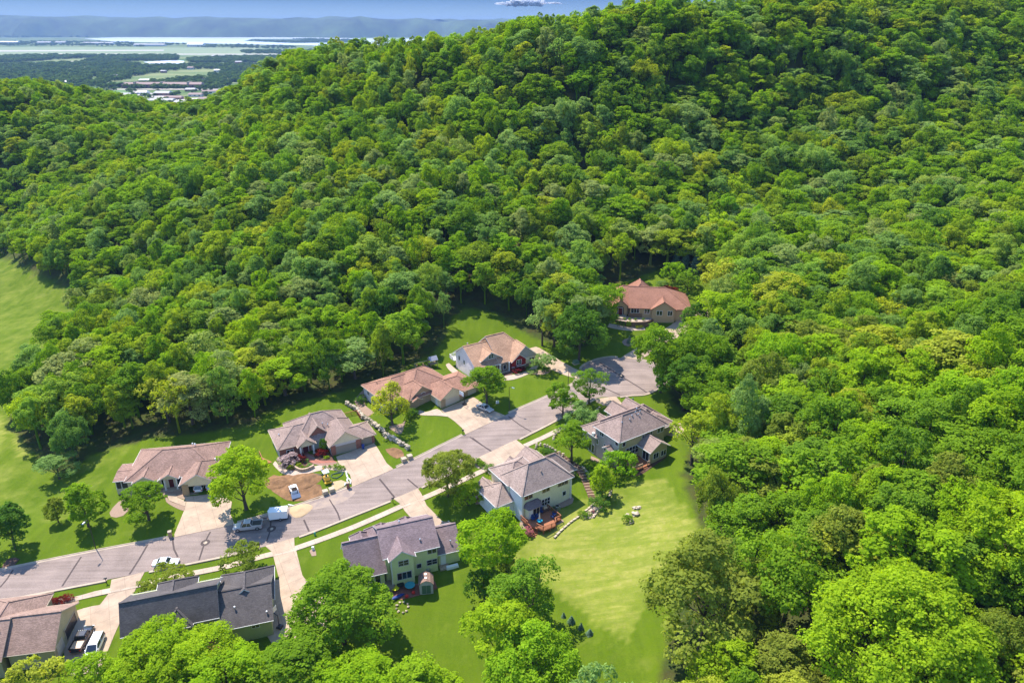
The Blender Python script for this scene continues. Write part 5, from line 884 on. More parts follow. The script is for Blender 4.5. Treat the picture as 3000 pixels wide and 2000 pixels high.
# the remaining wood, one object: every tree an instance of a crown-and-trunk mesh
protos = bpy.data.collections.new('forest_tree_kinds')
def joined(cm, tm, nm, lm):
    me = cm.copy(); bm = bmesh.new(); bm.from_mesh(me); n0 = len(bm.faces); bm.from_mesh(tm); bm.faces.ensure_lookup_table()
    for f in bm.faces[n0:]: f.material_index = 1
    bm.to_mesh(me); bm.free(); me.name = nm; me.materials.clear(); me.materials.append(lm); me.materials.append(M['bark']); o = bpy.data.objects.new(nm, me); protos.objects.link(o); return o
np_ = 0
for k in ('oak', 'broad', 'maple', 'tall', 'ash', 'loose'):
    for j in range(3): joined(CROWN[k][j], TRUNK[k][j], 'kind_%02d' % np_, M['lf_forest']); np_ += 1
def scatter(name, pts, rot, sca, idx, coll):
    me = bpy.data.meshes.new(name); me.vertices.add(len(pts)); me.vertices.foreach_set('co', np.asarray(pts, np.float32).ravel())
    for nm, ty, a in (('rot', 'FLOAT', rot), ('idx', 'INT', idx)): at = me.attributes.new(nm, ty, 'POINT'); at.data.foreach_set('value', np.asarray(a, np.float32 if ty == 'FLOAT' else np.int32))
    at = me.attributes.new('sca', 'FLOAT_VECTOR', 'POINT'); at.data.foreach_set('vector', np.asarray(sca, np.float32).ravel())
    o = bpy.data.objects.new(name, me); COL.objects.link(o)
    ng = bpy.data.node_groups.new(name, 'GeometryNodeTree'); ng.interface.new_socket('Geometry', in_out='INPUT', socket_type='NodeSocketGeometry'); ng.interface.new_socket('Geometry', in_out='OUTPUT', socket_type='NodeSocketGeometry')
    N = ng.nodes.new; L = ng.links.new; gi, go_ = N('NodeGroupInput'), N('NodeGroupOutput'); iop = N('GeometryNodeInstanceOnPoints'); ci = N('GeometryNodeCollectionInfo')
    ci.inputs['Collection'].default_value = coll; ci.inputs['Separate Children'].default_value = True; ci.inputs['Reset Children'].default_value = True; iop.inputs['Pick Instance'].default_value = True
    def at_(n, ty): a = N('GeometryNodeInputNamedAttribute'); a.data_type = ty; a.inputs['Name'].default_value = n; return a.outputs[0]
    cx = N('ShaderNodeCombineXYZ'); L(at_('rot', 'FLOAT'), cx.inputs[2]); L(gi.outputs[0], iop.inputs['Points']); L(ci.outputs[0], iop.inputs['Instance']); L(at_('idx', 'INT'), iop.inputs['Instance Index']); L(cx.outputs[0], iop.inputs['Rotation']); L(at_('sca', 'FLOAT_VECTOR'), iop.inputs['Scale']); L(iop.outputs[0], go_.inputs[0])
    md = o.modifiers.new('scatter', 'NODES'); md.node_group = ng; return o
rest = order[NBIG:]; n = len(rest); idx = rg.choice(np_, n, p=np.repeat([.17, .04, .24, .29, .14, .12], 3) / 3)
HH = np.array([SPEC[k][0] for k in ('oak', 'broad', 'maple', 'tall', 'ash', 'loose') for _ in range(3)]); DD = np.array([SPEC[k][1] for k in ('oak', 'broad', 'maple', 'tall', 'ash', 'loose') for _ in range(3)])
sd_ = ds_[rest] / DD[idx]; sh_ = hs_[rest] / HH[idx]
fo = scatter('forest', np.stack([FX[rest], FY[rest], FZ[rest] - .2], -1), rg.uniform(0, 6.28, n), np.stack([sd_, sd_, sh_], -1), idx, protos); tag(fo, kind='stuff')
print('forest trees', len(FX))

# ------------------------------------------------------------------ vehicles
def paint(name, col, rough=0.25): return mat(name, col, rough, 0.5, 0.0, coat=0.8)
M['v_white'] = paint('white_car_paint', (0.80, 0.80, 0.79)); M['v_silver'] = paint('silver_car_paint', (0.42, 0.40, 0.38)); M['v_black'] = paint('black_car_paint', (0.015, 0.012, 0.014)); M['v_yellow'] = paint('yellow_machine_paint', (0.75, 0.42, 0.02), .4)
M['tail'] = mat('red_lamp', (0.45, 0.02, 0.02), .2); M['lamp'] = mat('clear_lamp', (0.7, 0.7, 0.68), .1); M['tan'] = mat('tan_bed_reflection', (0.55, 0.36, 0.22), .35, .5)  # the tan is a reflection on the pickup bed, painted as base colour
def loft(mb, secs, m=0):
    """secs: rings of equal length joined along the body"""
    n = len(secs[0]); b = len(mb.v)
    for s_ in secs: mb.v += [tuple(p) for p in s_]
    for i in range(len(secs) - 1):
        for j in range(n):
            k = (j + 1) % n; mb.f.append((b + i * n + j, b + i * n + k, b + (i + 1) * n + k, b + (i + 1) * n + j)); mb.m.append(m)
    mb.f += [tuple(b + j for j in range(n))[::-1], tuple(b + (len(secs) - 1) * n + j for j in range(n))]; mb.m += [m, m]
def sect(x, w, z0, z1, c=.12): h = w / 2; return [(x, -h, z0 + c), (x, -h + c * .6, z0), (x, h - c * .6, z0), (x, h, z0 + c), (x, h, z1 - c), (x, h - c * 1.2, z1), (x, -h + c * 1.2, z1), (x, -h, z1 - c)]
def wheels(root, xs, w, r=.34):
    for x in xs:
        for s_ in (-1, 1):
            mb = MB(); mb.tube([(x, s_ * (w / 2 - .22), r), (x, s_ * (w / 2 + .01), r)], r, 16); o = mb.build('wheel', M['tyre'], root); rb = MB(); rb.tube([(x, s_ * (w / 2 + .0), r), (x, s_ * (w / 2 + .03), r)], r * .6, 12); rb.build('rim', M['metal'], o)
def lights(root, xf, xr, w, z):
    for s_ in (-1, 1):
        a = MB(); a.box(xf - .12, s_ * w * .36 - .18, z, xf + .02, s_ * w * .36 + .18, z + .16); a.build('headlight', M['lamp'], root); b = MB(); b.box(xr - .02, s_ * w * .4 - .12, z + .05, xr + .1, s_ * w * .4 + .12, z + .3); b.build('tail_light', M['tail'], root)
def car(x, y, rz, kind, pm, label, z=None, name='parked_car', cat='car', group='vehicles parked on the street and drives'):
    z = (g1(x, y) + .09) if z is None else z; r = empty(name, (x, y, z), rz); tag(r, label, cat, group); dz = [(1.0, 0)]
    L_, W_, ht, belt = dict(sedan=(4.8, 1.82, 1.43, .92), suv=(4.7, 1.85, 1.68, 1.0), van=(5.1, 1.98, 1.75, 1.05), pickup=(5.8, 2.02, 1.88, 1.12))[kind]; h = L_ / 2; b = MB()
    loft(b, [sect(-h, W_ * .86, .42, belt - .12), sect(-h + .15, W_ * .97, .3, belt - .03), sect(-h * .5, W_, .28, belt), sect(h * .35, W_, .28, belt), sect(h - .75, W_ * .97, .28, belt - .1), sect(h - .2, W_ * .9, .3, belt - .22), sect(h, W_ * .76, .4, belt - .34)])
    if kind == 'sedan': c0, c1, t0, t1 = -h + .75, h - 1.45, -h + 1.5, h - 2.2
    elif kind == 'suv': c0, c1, t0, t1 = -h + .08, h - 1.2, -h + .35, h - 1.95
    elif kind == 'van': c0, c1, t0, t1 = -h + .06, h - .85, -h + .25, h - 1.9
    else: c0, c1, t0, t1 = -h + 2.05, h - 1.5, -h + 2.3, h - 2.25
    w0, w1 = W_ * .93, W_ * .76; g = MB()
    g.hexa([(c0, -w0 / 2, belt - .05), (c1, -w0 / 2, belt - .05), (c1, w0 / 2, belt - .05), (c0, w0 / 2, belt - .05)], [(t0, -w1 / 2, ht - .07), (t1, -w1 / 2, ht - .07), (t1, w1 / 2, ht - .07), (t0, w1 / 2, ht - .07)])
    b.hexa([(t0 - .06, -w1 / 2 - .03, ht - .08), (t1 + .08, -w1 / 2 - .03, ht - .08), (t1 + .08, w1 / 2 + .03, ht - .08), (t0 - .06, w1 / 2 + .03, ht - .08)], [(t0 + .05, -w1 / 2 + .08, ht), (t1 - .1, -w1 / 2 + .08, ht), (t1 - .1, w1 / 2 - .08, ht), (t0 + .05, w1 / 2 - .08, ht)])
    for s_ in (-1, 1):
        for q0, q1 in (((c0, w0), (t0, w1)), ((c1, w0), (t1, w1)), (((c0 + c1) / 2 - .1, w0), ((t0 + t1) / 2 - .1, w1))): b.bar((q0[0], s_ * (q0[1] / 2), belt - .04), (q1[0], s_ * (q1[1] / 2 + .01), ht - .05), .11, .07)
    b.build('body', pm, r); g.build('windows', M['glass'], r)
    if kind == 'pickup':
        bd = MB(); bd.box(-h + .15, -W_ * .41, belt - .06, c0 - .08, W_ * .41, belt + .012); bd.build('load_bed', M['tan'] if pm is M['v_black'] else M['black'], r); rl = MB()
        for s_ in (-1, 1): rl.box(-h + .05, s_ * W_ * .49 - .06, belt - .06, c0, s_ * W_ * .49 + .06, belt + .16)
        rl.box(-h + .0, -W_ * .47, belt - .3, -h + .1, W_ * .47, belt + .16); rl.build('bed_side', pm, r)
    for s_ in (-1, 1): m_ = MB(); m_.box(c1 - .45, s_ * (W_ / 2 + .03) - .09, belt, c1 - .3, s_ * (W_ / 2 + .03) + .09, belt + .16); m_.build('mirror', pm, r)
    wheels(r, (-h + .95, h - .95), W_, .34 if kind in ('sedan', 'suv', 'van') else .4); lights(r, h, -h, W_, belt - .45); return r
def ang(p, q): return math.atan2(q[1] - p[1], q[0] - p[0])
def mid(p, q): return ((p[0] + q[0]) / 2, (p[1] + q[1]) / 2)
a, b_ = (-52.16, 123.20), (-57.35, 122.31); pk = car(*mid(a, b_), ang(a, b_), 'pickup', M['v_silver'], 'silver crew cab pickup hitched to the white trailer', name='pickup_truck', cat='pickup truck')
a, b_ = (-50.83, 124.92), (-47.19, 125.62)
def trailer(x, y, rz):
    r = empty('enclosed_trailer', (x, y, g1(x, y) + .07), rz); tag(r, 'white enclosed box trailer on the street behind the silver pickup', 'trailer')
    b = MB(); b.box(-1.8, -.95, .45, 1.8, .95, 2.25, 0, tx=.03, ty=.03); b.box(-1.84, -.99, 2.25, 1.84, .99, 2.31); b.prism([(1.8, -.9, .46), (1.8, .9, .46), (2.15, 0, .46)], (0, 0, 0), (0, 0, 1.75)); b.build('box', M['white'], r)
    t_ = MB(); t_.box(-1.86, -1.0, .36, 1.86, 1.0, .5); t_.bar((1.8, 0, .42), (3.3, 0, .48), .12); t_.build('chassis', M['black'], r); wheels(r, (-.35,), 2.05, .32); v = MB(); v.box(-.3, -.2, 2.31, .1, .2, 2.41); v.build('roof_vent', M['metal'], r)
    d = MB(); d.box(-1.83, -.8, .55, -1.80, .8, 2.1); d.build('rear_door', M['white'], r); lg = MB(); lg.box(-.2, -.975, 1.15, .4, -.952, 1.7); lg.build('lettering_panel', mat('pale_yellow_print', (.62, .62, .42), .5), r)
trailer(*mid(a, b_), ang(b_, a))
a, b_ = (-70.34, 112.72), (-65.36, 113.40); car(*mid(a, b_), ang(a, b_), 'sedan', M['v_white'], 'white car parked on the street by the olive brown tree')
a, b_ = (-8.67, 163.95), (-5.17, 161.00); car(*mid(a, b_), ang(a, b_), 'sedan', M['v_silver'], 'silver sedan parked on the drive of the tan brick house')
a, b_ = (-74.76, 92.61), (-75.37, 98.51); p_ = car(*mid(a, b_), ang(a, b_), 'pickup', M['v_black'], 'black pickup with a tan reflection coloured into its bed beside the white minivan', name='pickup_truck', cat='pickup truck')
for k in range(5): mb = MB(); mb.box(.62, -.6 + .3 * k - .05, 1.88, .72, -.6 + .3 * k + .05, 1.93); mb.build('roof_light', M['lamp'], p_)
a, b_ = (-72.43, 96.15), (-71.74, 91.82); car(*mid(a, b_), ang(a, b_), 'van', M['v_white'], 'white minivan parked beside the black pickup', name='minivan', cat='van')
a, b_ = (-14.40, 121.75), (-12.08, 122.83); car(a[0] + .8, a[1] - 1.6, ang(a, b_) + 1.2, 'suv', M['v_black'], 'black car half hidden behind the garage roof of the pale yellow house')
c_, s_ = math.cos(R(10.4)), math.sin(R(10.4))
for u, v, lb in ((15.8, -.6, 'left'), (18.3, -.3, 'right')):
    car(-85.9 + u * c_ - v * s_, 134.65 + u * s_ + v * c_, R(10.4 + 90), 'suv', M['v_white'], lb + ' one of the two white cars inside the open garage', z=.62)


# --- machines on the bare earth
a, b_ = (-46.64, 130.65), (-48.80, 134.47)
r = empty('skid_steer', (*mid(a, b_), g1(*mid(a, b_)) + .05), ang(b_, a)); tag(r, 'small white skid steer loader with a front bucket on the bare earth', 'loader')
mb = MB(); mb.box(-1.3, -.62, .35, .7, .62, 1.15, 0, tx=.05, ty=.04); mb.box(-1.3, -.62, 1.15, -.55, .62, 1.6, 0, tx=.1, ty=.05); mb.build('body', M['white'], r)
mb = MB(); mb.box(-.55, -.5, 1.15, .55, .5, 2.0, 0, tx=.08, ty=.05); mb.build('cab', M['glass'], r); mb = MB(); mb.box(-.6, -.55, 2.0, .5, .55, 2.07); mb.build('cab_roof', M['white'], r)
for s_ in (-1, 1): mb = MB(); mb.bar((-1.1, s_ * .75, 1.55), (.7, s_ * .75, 1.3), .14, .18); mb.bar((.7, s_ * .75, 1.3), (1.25, s_ * .72, .4), .14, .18); mb.build('lift_arm', M['white'], r)
mb = MB(); mb.prism([(1.2, -.95, .15), (1.95, -.95, .1), (1.3, -.95, .75)], (0, 0, 0), (0, 1.9, 0)); mb.build('bucket', M['metal'], r); wheels(r, (-.75, .55), 1.6, .38)
x, y = (-41.49, 136.48); r = empty('mini_excavator', (x, y, g1(x, y) + .05), R(120)); tag(r, 'yellow mini excavator with a white canopy on the lawn by the hoses', 'excavator')
for s_ in (-1, 1): mb = MB(); mb.box(-.95, s_ * .62 - .15, 0, .95, s_ * .62 + .15, .42, 0, tx=.14); mb.build('track', M['tyre'], r)
mb = MB(); mb.box(-1.0, -.6, .5, .7, .6, 1.05, 0, tx=.1, ty=.08); mb.box(-1.05, -.55, 1.0, -.5, .55, 1.35, 0, tx=.08, ty=.08); mb.box(-.3, -.3, .4, .3, .3, .5); mb.build('body', M['v_yellow'], r)
mb = MB()
for a_ in (-.5, .45):
    for c_ in (-.5, .5): mb.bar((a_, c_, 1.0), (a_, c_, 2.35), .06)
mb.box(-.35, -.2, 1.05, .1, .2, 1.5); mb.build('canopy_frame', M['black'], r); mb = MB(); mb.box(-.75, -.7, 2.35, .7, .7, 2.45, 0, tx=.1, ty=.1); mb.build('canopy', M['white'], r)
mb = MB(); mb.bar((.7, 0, .8), (1.9, 0, 2.2), .2, .26); mb.bar((1.9, 0, 2.2), (3.0, 0, 1.3), .17, .22); mb.build('boom', M['v_yellow'], r); mb = MB(); mb.prism([(2.9, -.28, 1.2), (3.1, -.28, .6), (2.6, -.28, .75)], (0, 0, 0), (0, .56, 0)); mb.build('bucket', M['metal'], r)
mb = MB(); mb.box(-1.5, -.8, .05, -1.1, .8, .4); mb.build('blade', M['v_yellow'], r)

# --- stone walls, pallets, piles
def boulders(name, line, label, cat, w=.9, hgt=.8, rows=2, m='rock', step=.75, group=None):
    ln = smooth_line(line, False, step); mb = MB()
    for i, (x, y) in enumerate(ln):
        for k in range(rows):
            z = g1(x, y); mb.blob((x + rnd(-.15, .15) * w, y + rnd(-.15, .15) * w, z + hgt * (k + .35)), w * rnd(.45, .62), w * rnd(.4, .55), hgt * rnd(.5, .62), 0, i * 2.3 + k, .45, 1)
    o = mb.build(name, M[m]); tag(o, label, cat, group); return o
boulders('stone_wall', [(-43.49, 168.64), (-41.29, 166.75), (-39.76, 165.07), (-38.61, 162.95), (-36.79, 161.08), (-34.06, 158.10)], 'upper stretch of the dry boulder wall between the two brick houses', 'stone wall', 1.0, .75, 2)
boulders('stone_wall', [(-33.72, 157.79), (-31.88, 155.45), (-30.99, 153.53), (-29.02, 151.80), (-27.55, 150.40), (-25.92, 148.78), (-24.49, 147.33)], 'lower stretch of the dry boulder wall running down towards the road', 'stone wall', 1.1, .7, 2)
boulders('stone_wall', [(20.97, 159.67), (21.97, 160.87), (23.10, 161.82), (23.81, 161.61)], 'small boulder edge beside the drive of the grey two storey house', 'stone wall', .6, .4, 1)
boulders('stone_wall', [(5.66, 145.44), (5.89, 146.46), (6.65, 146.55), (7.72, 146.06), (8.90, 145.12), (10.19, 143.86), (11.71, 142.39)], 'boulder wall at the top of the timber stairs', 'stone wall', .6, .5, 2)
boulders('stone_wall', [(9.89, 148.11), (10.12, 149.94), (11.04, 151.51), (12.66, 152.79)], 'short boulder wall below the pavement end', 'stone wall', .6, .5, 2)
def blocks(name, line, label, step=.75, w=.6, d=.35, hh=.32, cat='edging', m='rock'):
    ln = smooth_line(line, False, step); mb = MB()
    for i in range(len(ln) - 1):
        p, q = Vector(ln[i]), Vector(ln[i + 1]); u = (q - p).normalized(); v = Vector((-u.y, u.x)); c = (p + q) / 2; z = g1(c.x, c.y); l = (q - p).length * .46
        cs = [c - u * l - v * d / 2, c + u * l - v * d / 2, c + u * l + v * d / 2, c - u * l + v * d / 2]; mb.hexa([(a.x, a.y, z - .15) for a in cs], [(a.x, a.y, z + hh * rnd(.85, 1.1)) for a in cs])
    tag(mb.build(name, M[m]), label, cat)
blocks('stone_edging', [(8.31, 115.62), (9.55, 117.28), (11.05, 118.96), (12.31, 120.20), (13.68, 121.25)], 'row of square stone blocks on the grass below the cedar deck', .8)
blocks('stone_edging', [(16.43, 120.45), (17.68, 122.37), (19.34, 124.42), (20.57, 126.78), (21.09, 129.01), (20.97, 131.09)], 'curved row of stone blocks round the bed below the timber stairs', .7)
blocks('stone_edging', [(14.99, 122.68), (16.30, 123.92), (16.98, 124.73), (17.30, 125.60)], 'short curved stone edge at the foot of the timber stairs', .7)
blocks('stone_edging', [(15.74, 138.13), (16.79, 135.53), (16.87, 133.75)], 'stone edge at the bend of the timber stairs', .7)
# timber stairs between the two storey houses
def stairs():
    ln = smooth_line([(10.03, 143.64), (11.78, 141.62), (13.73, 139.15), (15.13, 137.07), (16.00, 133.89), (16.47, 130.87), (16.94, 127.98), (17.07, 125.65)], False, .85); mb = MB(); tr = MB()
    for i in range(len(ln) - 1):
        p, q = Vector(ln[i]), Vector(ln[i + 1]); u = (q - p).normalized(); v = Vector((-u.y, u.x)) * .95; z = g1(*p) + .12; a, b = p - u * .02, p + u * .2
        mb.hexa([(*(a - v), z - .4), (*(b - v), z - .4), (*(b + v), z - .4), (*(a + v), z - .4)][::1], [(*(a - v), z), (*(b - v), z), (*(b + v), z), (*(a + v), z)])
        a, b = b, q; tr.hexa([(*(a - v), z - .5), (*(b - v), z - .5), (*(b + v), z - .5), (*(a + v), z - .5)], [(*(a - v), z - .06), (*(b - v), z - .06), (*(b + v), z - .06), (*(a + v), z - .06)])
    r = empty('garden_stairs', (0, 0, 0)); tag(r, 'long curved timber and gravel stairs between the two storey houses', 'stairs'); mb.build('riser', M['wood_pale'], r); tr.build('tread', M['bark_mulch'], r)
stairs()
drape('garden_bed', [(13.81, 121.41), (15.09, 122.48), (16.96, 124.55), (17.30, 125.60), (17.35, 123.72), (19.61, 124.73), (20.99, 130.25), (20.95, 127.86), (19.31, 124.24), (16.31, 120.47)], M['pale_rock'], .06, 1.0)
def pallet(x, y, rz, label):
    r = empty('stone_pallet', (x, y, g1(x, y) + .05), rz); tag(r, label, 'pallet', 'pallets of wall stone by the kerb'); mb = MB()
    for k in range(5): mb.box(-.6, -.55 + k * .25, .1, .6, -.4 + k * .25, .14)
    for k in (-.55, 0, .45): mb.box(k, -.55, 0, k + .1, .6, .1)
    mb.build('base', M['wood_pale'], r); mb = MB()
    for i in range(4):
        for j in range(3):
            for k in range(4): mb.box(-.58 + i * .29 + .01, -.54 + j * .37 + .01, .14 + k * .2, -.58 + (i + 1) * .29 - .01, -.54 + (j + 1) * .37 - .01, .33 + k * .2 + rnd(-.01, .01))
    mb.build('stone_stack', M['rock'], r)
for (x, y), lb in zip([(-40.75, 132.07), (-39.49, 132.76), (-24.97, 142.73), (-23.74, 143.73)], ('pallet of stone nearest the skid steer, at the edge of the bare earth', 'pallet of stone beside the sand patch', 'lower left pallet of stone at the end of the long boulder wall', 'upper right pallet of stone at the end of the long boulder wall')):
    for k in (0, 1): 
        if k == 0: pallet(x, y, R(28), lb)
def heap(name, c, rx, ry, h_, m, label, cat):
    mb = MB(); n = 26
    for j in range(8):
        for i in range(n):
            a = 2 * math.pi * i / n; f = j / 7; k = 1 + .12 * math.sin(3 * a + j) + rnd(-.03, .03); x, y = c[0] + rx * f * k * math.cos(a), c[1] + ry * f * k * math.sin(a); mb.v.append((x, y, g1(x, y) + .06 + h_ * (1 - f) ** 1.3 - (.3 if j == 7 else 0)))
    for j in range(7):
        for i in range(n): k = (i + 1) % n; mb.f.append((j * n + i, j * n + k, (j + 1) * n + k, (j + 1) * n + i)); mb.m.append(0)
    tag(mb.build(name, m, smooth=True), label, cat)
heap('sand_pile', (-45.04, 127.34), 2.7, 2.3, .5, M['sand'], 'low pile of pale sand on the street behind the trailer', 'sand pile')
heap('earth_heap', (-46.62, 136.67), 4.2, 3.0, .7, M['dirt'], 'heap of dug brown earth behind the white skid steer', 'earth heap')
heap('earth_heap', (-52.56, 137.10), 3.6, 2.6, .6, M['dirt'], 'heap of dug brown earth next to the big bright green tree', 'earth heap')
def rock(c, s_, label, grp=None):
    mb = MB(); mb.blob((0, 0, s_ * .3), s_, s_ * .75, s_ * .6, 0, c[0], .5, 2); o = mb.build('boulder', M['rock'], loc=(c[0], c[1], g1(*c)), rz=c[0]); tag(o, label, 'boulder', grp)
for (x, y), s_, lb in zip([(24.87, 121.63), (25.59, 121.46), (24.80, 119.65), (23.69, 117.61), (23.19, 119.68), (18.17, 126.95)], (.5, .55, .8, .6, .55, .2), ('upper left of the pale boulders on the mown slope', 'upper right of the pale boulders on the mown slope', 'large boulder right of the little green plant on the mown slope', 'boulder below the little green plant on the mown slope', 'grey boulder left of the large one on the mown slope', 'small stone near the timber stairs')): rock((x, y), s_, lb, 'boulders on the mown slope')
def ret_wall(name, line, h_, m, label, top=None, z0=None):
    ln = smooth_line(line, False, .7); mb = MB(); zb = [g1(*p) for p in ln]; zt = [ (top if top is not None else z + h_) for z in zb]
    for i in range(len(ln) - 1):
        p, q = Vector(ln[i]), Vector(ln[i + 1]); u = (q - p).normalized(); v = Vector((-u.y, u.x)) * .2
        mb.hexa([(*(p - v), zb[i] - .6), (*(q - v), zb[i + 1] - .6), (*(q + v), zb[i + 1] - .6), (*(p + v), zb[i] - .6)], [(*(p - v), zt[i]), (*(q - v), zt[i + 1]), (*(q + v), zt[i + 1]), (*(p + v), zt[i])])
    return tag(mb.build(name, m), label, 'retaining wall')
M['blockwall'] = brick_mat('brown_block_wall', (0.23, 0.14, 0.085), (0.19, 0.115, 0.07), (0.13, 0.08, 0.05), .45, .2); M['blockpale'] = brick_mat('buff_block_wall', (0.48, 0.36, 0.24), (0.42, 0.31, 0.21), (0.3, 0.22, 0.15), .4, .2)
RW = [(31.26, 208.05), (31.59, 206.45), (33.20, 205.16), (35.74, 204.41), (38.37, 204.31), (41.12, 204.88), (43.21, 206.69)]
ret_wall('retaining_wall', RW, 2, M['blockwall'], 'tall curved brown block wall below the red roofed house', top=13.6)
drape('terrace', RW + [(43.64, 209.12), (35.58, 209.37), (31.79, 209.37)], M['pale_rock'], z=13.56, rounded=False, thick=3.0)
ret_wall('retaining_wall', [(-50.76, 143.77), (-50.47, 142.20), (-49.27, 140.52), (-47.87, 139.76), (-46.48, 140.07), (-45.42, 141.17)], .75, M['blockpale'], 'low buff block wall curving round the front flower bed')
# hoses, pipes
def hose(line, r_, m, label, lift=.1, cat='pipe', name='pipe'):
    ln = smooth_line(line, False, .5); mb = MB(); mb.tube([(x, y, g1(x, y) + lift) for x, y in ln], r_, 7); tag(mb.build(name, M[m], smooth=True), label, cat)
M['hose_green'] = mat('dark_green_hose', (0.02, 0.06, 0.05), .5)
hose([(-40.80, 138.36), (-39.66, 139.17), (-38.62, 139.27), (-38.27, 138.54), (-39.26, 137.33), (-40.31, 137.35), (-40.80, 138.36), (-39.35, 138.96), (-38.24, 139.37), (-38.82, 137.73), (-39.59, 137.04)], .09, 'hose_green', 'coiled dark green drainage hose right of the excavator', name='drainage_hose', cat='hose')
hose([(-45.03, 138.72), (-43.92, 138.20), (-42.97, 138.08), (-42.38, 138.37), (-43.75, 138.59), (-44.88, 138.91)], .08, 'hose_green', 'dark green hose lying left of the excavator', name='drainage_hose', cat='hose')
hose([(-37.69, 139.58), (-37.37, 138.32), (-36.90, 137.30), (-36.87, 136.49), (-36.69, 135.89)], .16, 'white', 'white drainage pipe bending down beside the drive'); hose([(-36.73, 137.09), (-36.05, 136.27), (-35.90, 135.18)], .14, 'white', 'short white drainage pipe next to the brick mailbox pillar')
hose([(-37.06, 134.53), (-37.04, 135.40), (-36.45, 135.69)], .13, 'white', 'white pipe end at the foot of the brick mailbox pillar'); hose([(-48.18, 129.26), (-46.79, 128.78)], .14, 'white', 'white pipe lying on the kerb behind the trailer')

# --- street furniture
def lamp_post(x, y, rz, hgt, label):
    r = empty('street_lamp', (x, y, g1(x, y)), rz); tag(r, label, 'street lamp', 'street lamps'); mb = MB(); mb.tube([(0, 0, -.3), (0, 0, hgt)], [.1, .06], 8); mb.build('pole', M['black'], r)
    mb = MB(); mb.tube([(0, 0, hgt), (.2, 0, hgt + .08), (1.0, 0, hgt + .05)], .045, 6); mb.build('arm', M['black'], r); mb = MB(); mb.hexa([(.75, -.17, hgt - .02), (1.5, -.17, hgt - .02), (1.5, .17, hgt - .02), (.75, .17, hgt - .02)], [(.8, -.11, hgt + .12), (1.4, -.09, hgt + .1), (1.4, .09, hgt + .1), (.8, .11, hgt + .12)]); mb.build('lamp_head', M['metal'], r)
lamp_post(*(-84.24, 117.95), R(-100), 7.2, 'street lamp on the left lawn near the road'); lamp_post(*(-0.70, 161.54), R(-30), 6.9, 'street lamp on the lawn right of the silver sedan'); lamp_post(*(14.82, 171.06), R(-150), 5.2, 'street lamp where the street opens into the cul-de-sac')
def mailbox(x, y, rz, label, brick=None):
    r = empty('mailbox', (x, y, g1(x, y)), rz); tag(r, label, 'mailbox', 'mailboxes along the street')
    if brick: mb = MB(); mb.box(-.32, -.32, -.3, .32, .32, 1.35); mb.build('pillar', M[brick], r); mb = MB(); mb.box(-.4, -.4, 1.35, .4, .4, 1.47, 0, tx=.04, ty=.04); mb.build('cap', M['kerb'], r); mb = MB(); mb.box(-.36, -.12, .85, -.31, .12, 1.1); mb.build('door', M['black'], r)
    else: mb = MB(); mb.box(-.06, -.06, -.3, .06, .06, 1.1); mb.build('post', M['wood_pale'] if brick == 0 else M['black'], r); mb = MB(); mb.prism([(-.28, -.12, 1.08), (-.28, .12, 1.08), (-.28, .12, 1.22), (-.28, .06, 1.31), (-.28, -.06, 1.31), (-.28, -.12, 1.22)], (0, 0, 0), (.56, 0, 0)); mb.build('box', M['black'], r)
for q, b, lb in (((-70.21, 120.79), 'brick_tan', 'tan brick mailbox pillar at the left corner of the open garage drive'), ((-36.14, 133.91), 'brick_red', 'red brick mailbox pillar beside the white pipes'), ((-8.76, 140.40), 'brick_red', 'red brick mailbox pillar in the small bed by the pale driveway'),
                 ((-11.88, 152.18), None, 'black mailbox at the corner of the lawn of the tan brick house'), ((-25.47, 128.60), None, 'black mailbox at the tip of the grass strip by the yellow house drive'), ((-77.55, 108.85), None, 'black mailbox with post beside the drive at the far left'), ((-50.50, 116.80), None, 'black mailbox on the grass strip above the charcoal roof')):
    mailbox(q[0], q[1], R(20), lb, b)
def utility(x, y, w, d, h_, m, label, name='utility_box', pad=True):
    r = empty(name, (x, y, g1(x, y)), R(25)); tag(r, label, 'utility box'); mb = MB(); mb.box(-w / 2, -d / 2, .08, w / 2, d / 2, h_, 0, tx=.03, ty=.03); mb.build('cabinet', m, r); mb = MB(); mb.box(-w * .62, -d * .62, -.2, w * .62, d * .62, .08); mb.build('base', M['concrete'], r)
M['green_box'] = mat('green_utility_paint', (0.10, 0.17, 0.11), .5)
utility(*(17.90, 184.02), 1.5, 1.2, .9, M['green_box'], 'green transformer box on the lawn left of the cul-de-sac'); utility(*(-3.98, 165.19), .3, .3, .8, M['white'], 'left of two small white utility posts under the round lawn tree'); utility(*(-3.56, 165.32), .3, .3, .8, M['white'], 'right of two small white utility posts under the round lawn tree')
utility(*(-39.44, 115.50), .5, .4, .8, M['white'], 'white utility box in a small bed on the lawn by the long drive'); utility(*(30.76, 163.57), .4, .4, .7, M['green_box'], 'small pale utility box behind the grey house on the dry grass')
def hydrant(x, y):
    r = empty('fire_hydrant', (x, y, g1(x, y))); tag(r, 'teal fire hydrant on the grass strip by the road', 'hydrant'); mb = MB(); mb.tube([(0, 0, -.1), (0, 0, .6)], .15, 10); mb.tube([(0, 0, .6), (0, 0, .72), (0, 0, .8)], [.19, .16, .05], 10); mb.build('barrel', mat('teal_paint', (.03, .25, .18), .4), r)
    for s_ in (-1, 1): mb = MB(); mb.tube([(s_ * .1, 0, .45), (s_ * .26, 0, .45)], .08, 8); mb.build('outlet', M['green_box'], r)
hydrant(*(-40.07, 119.61))
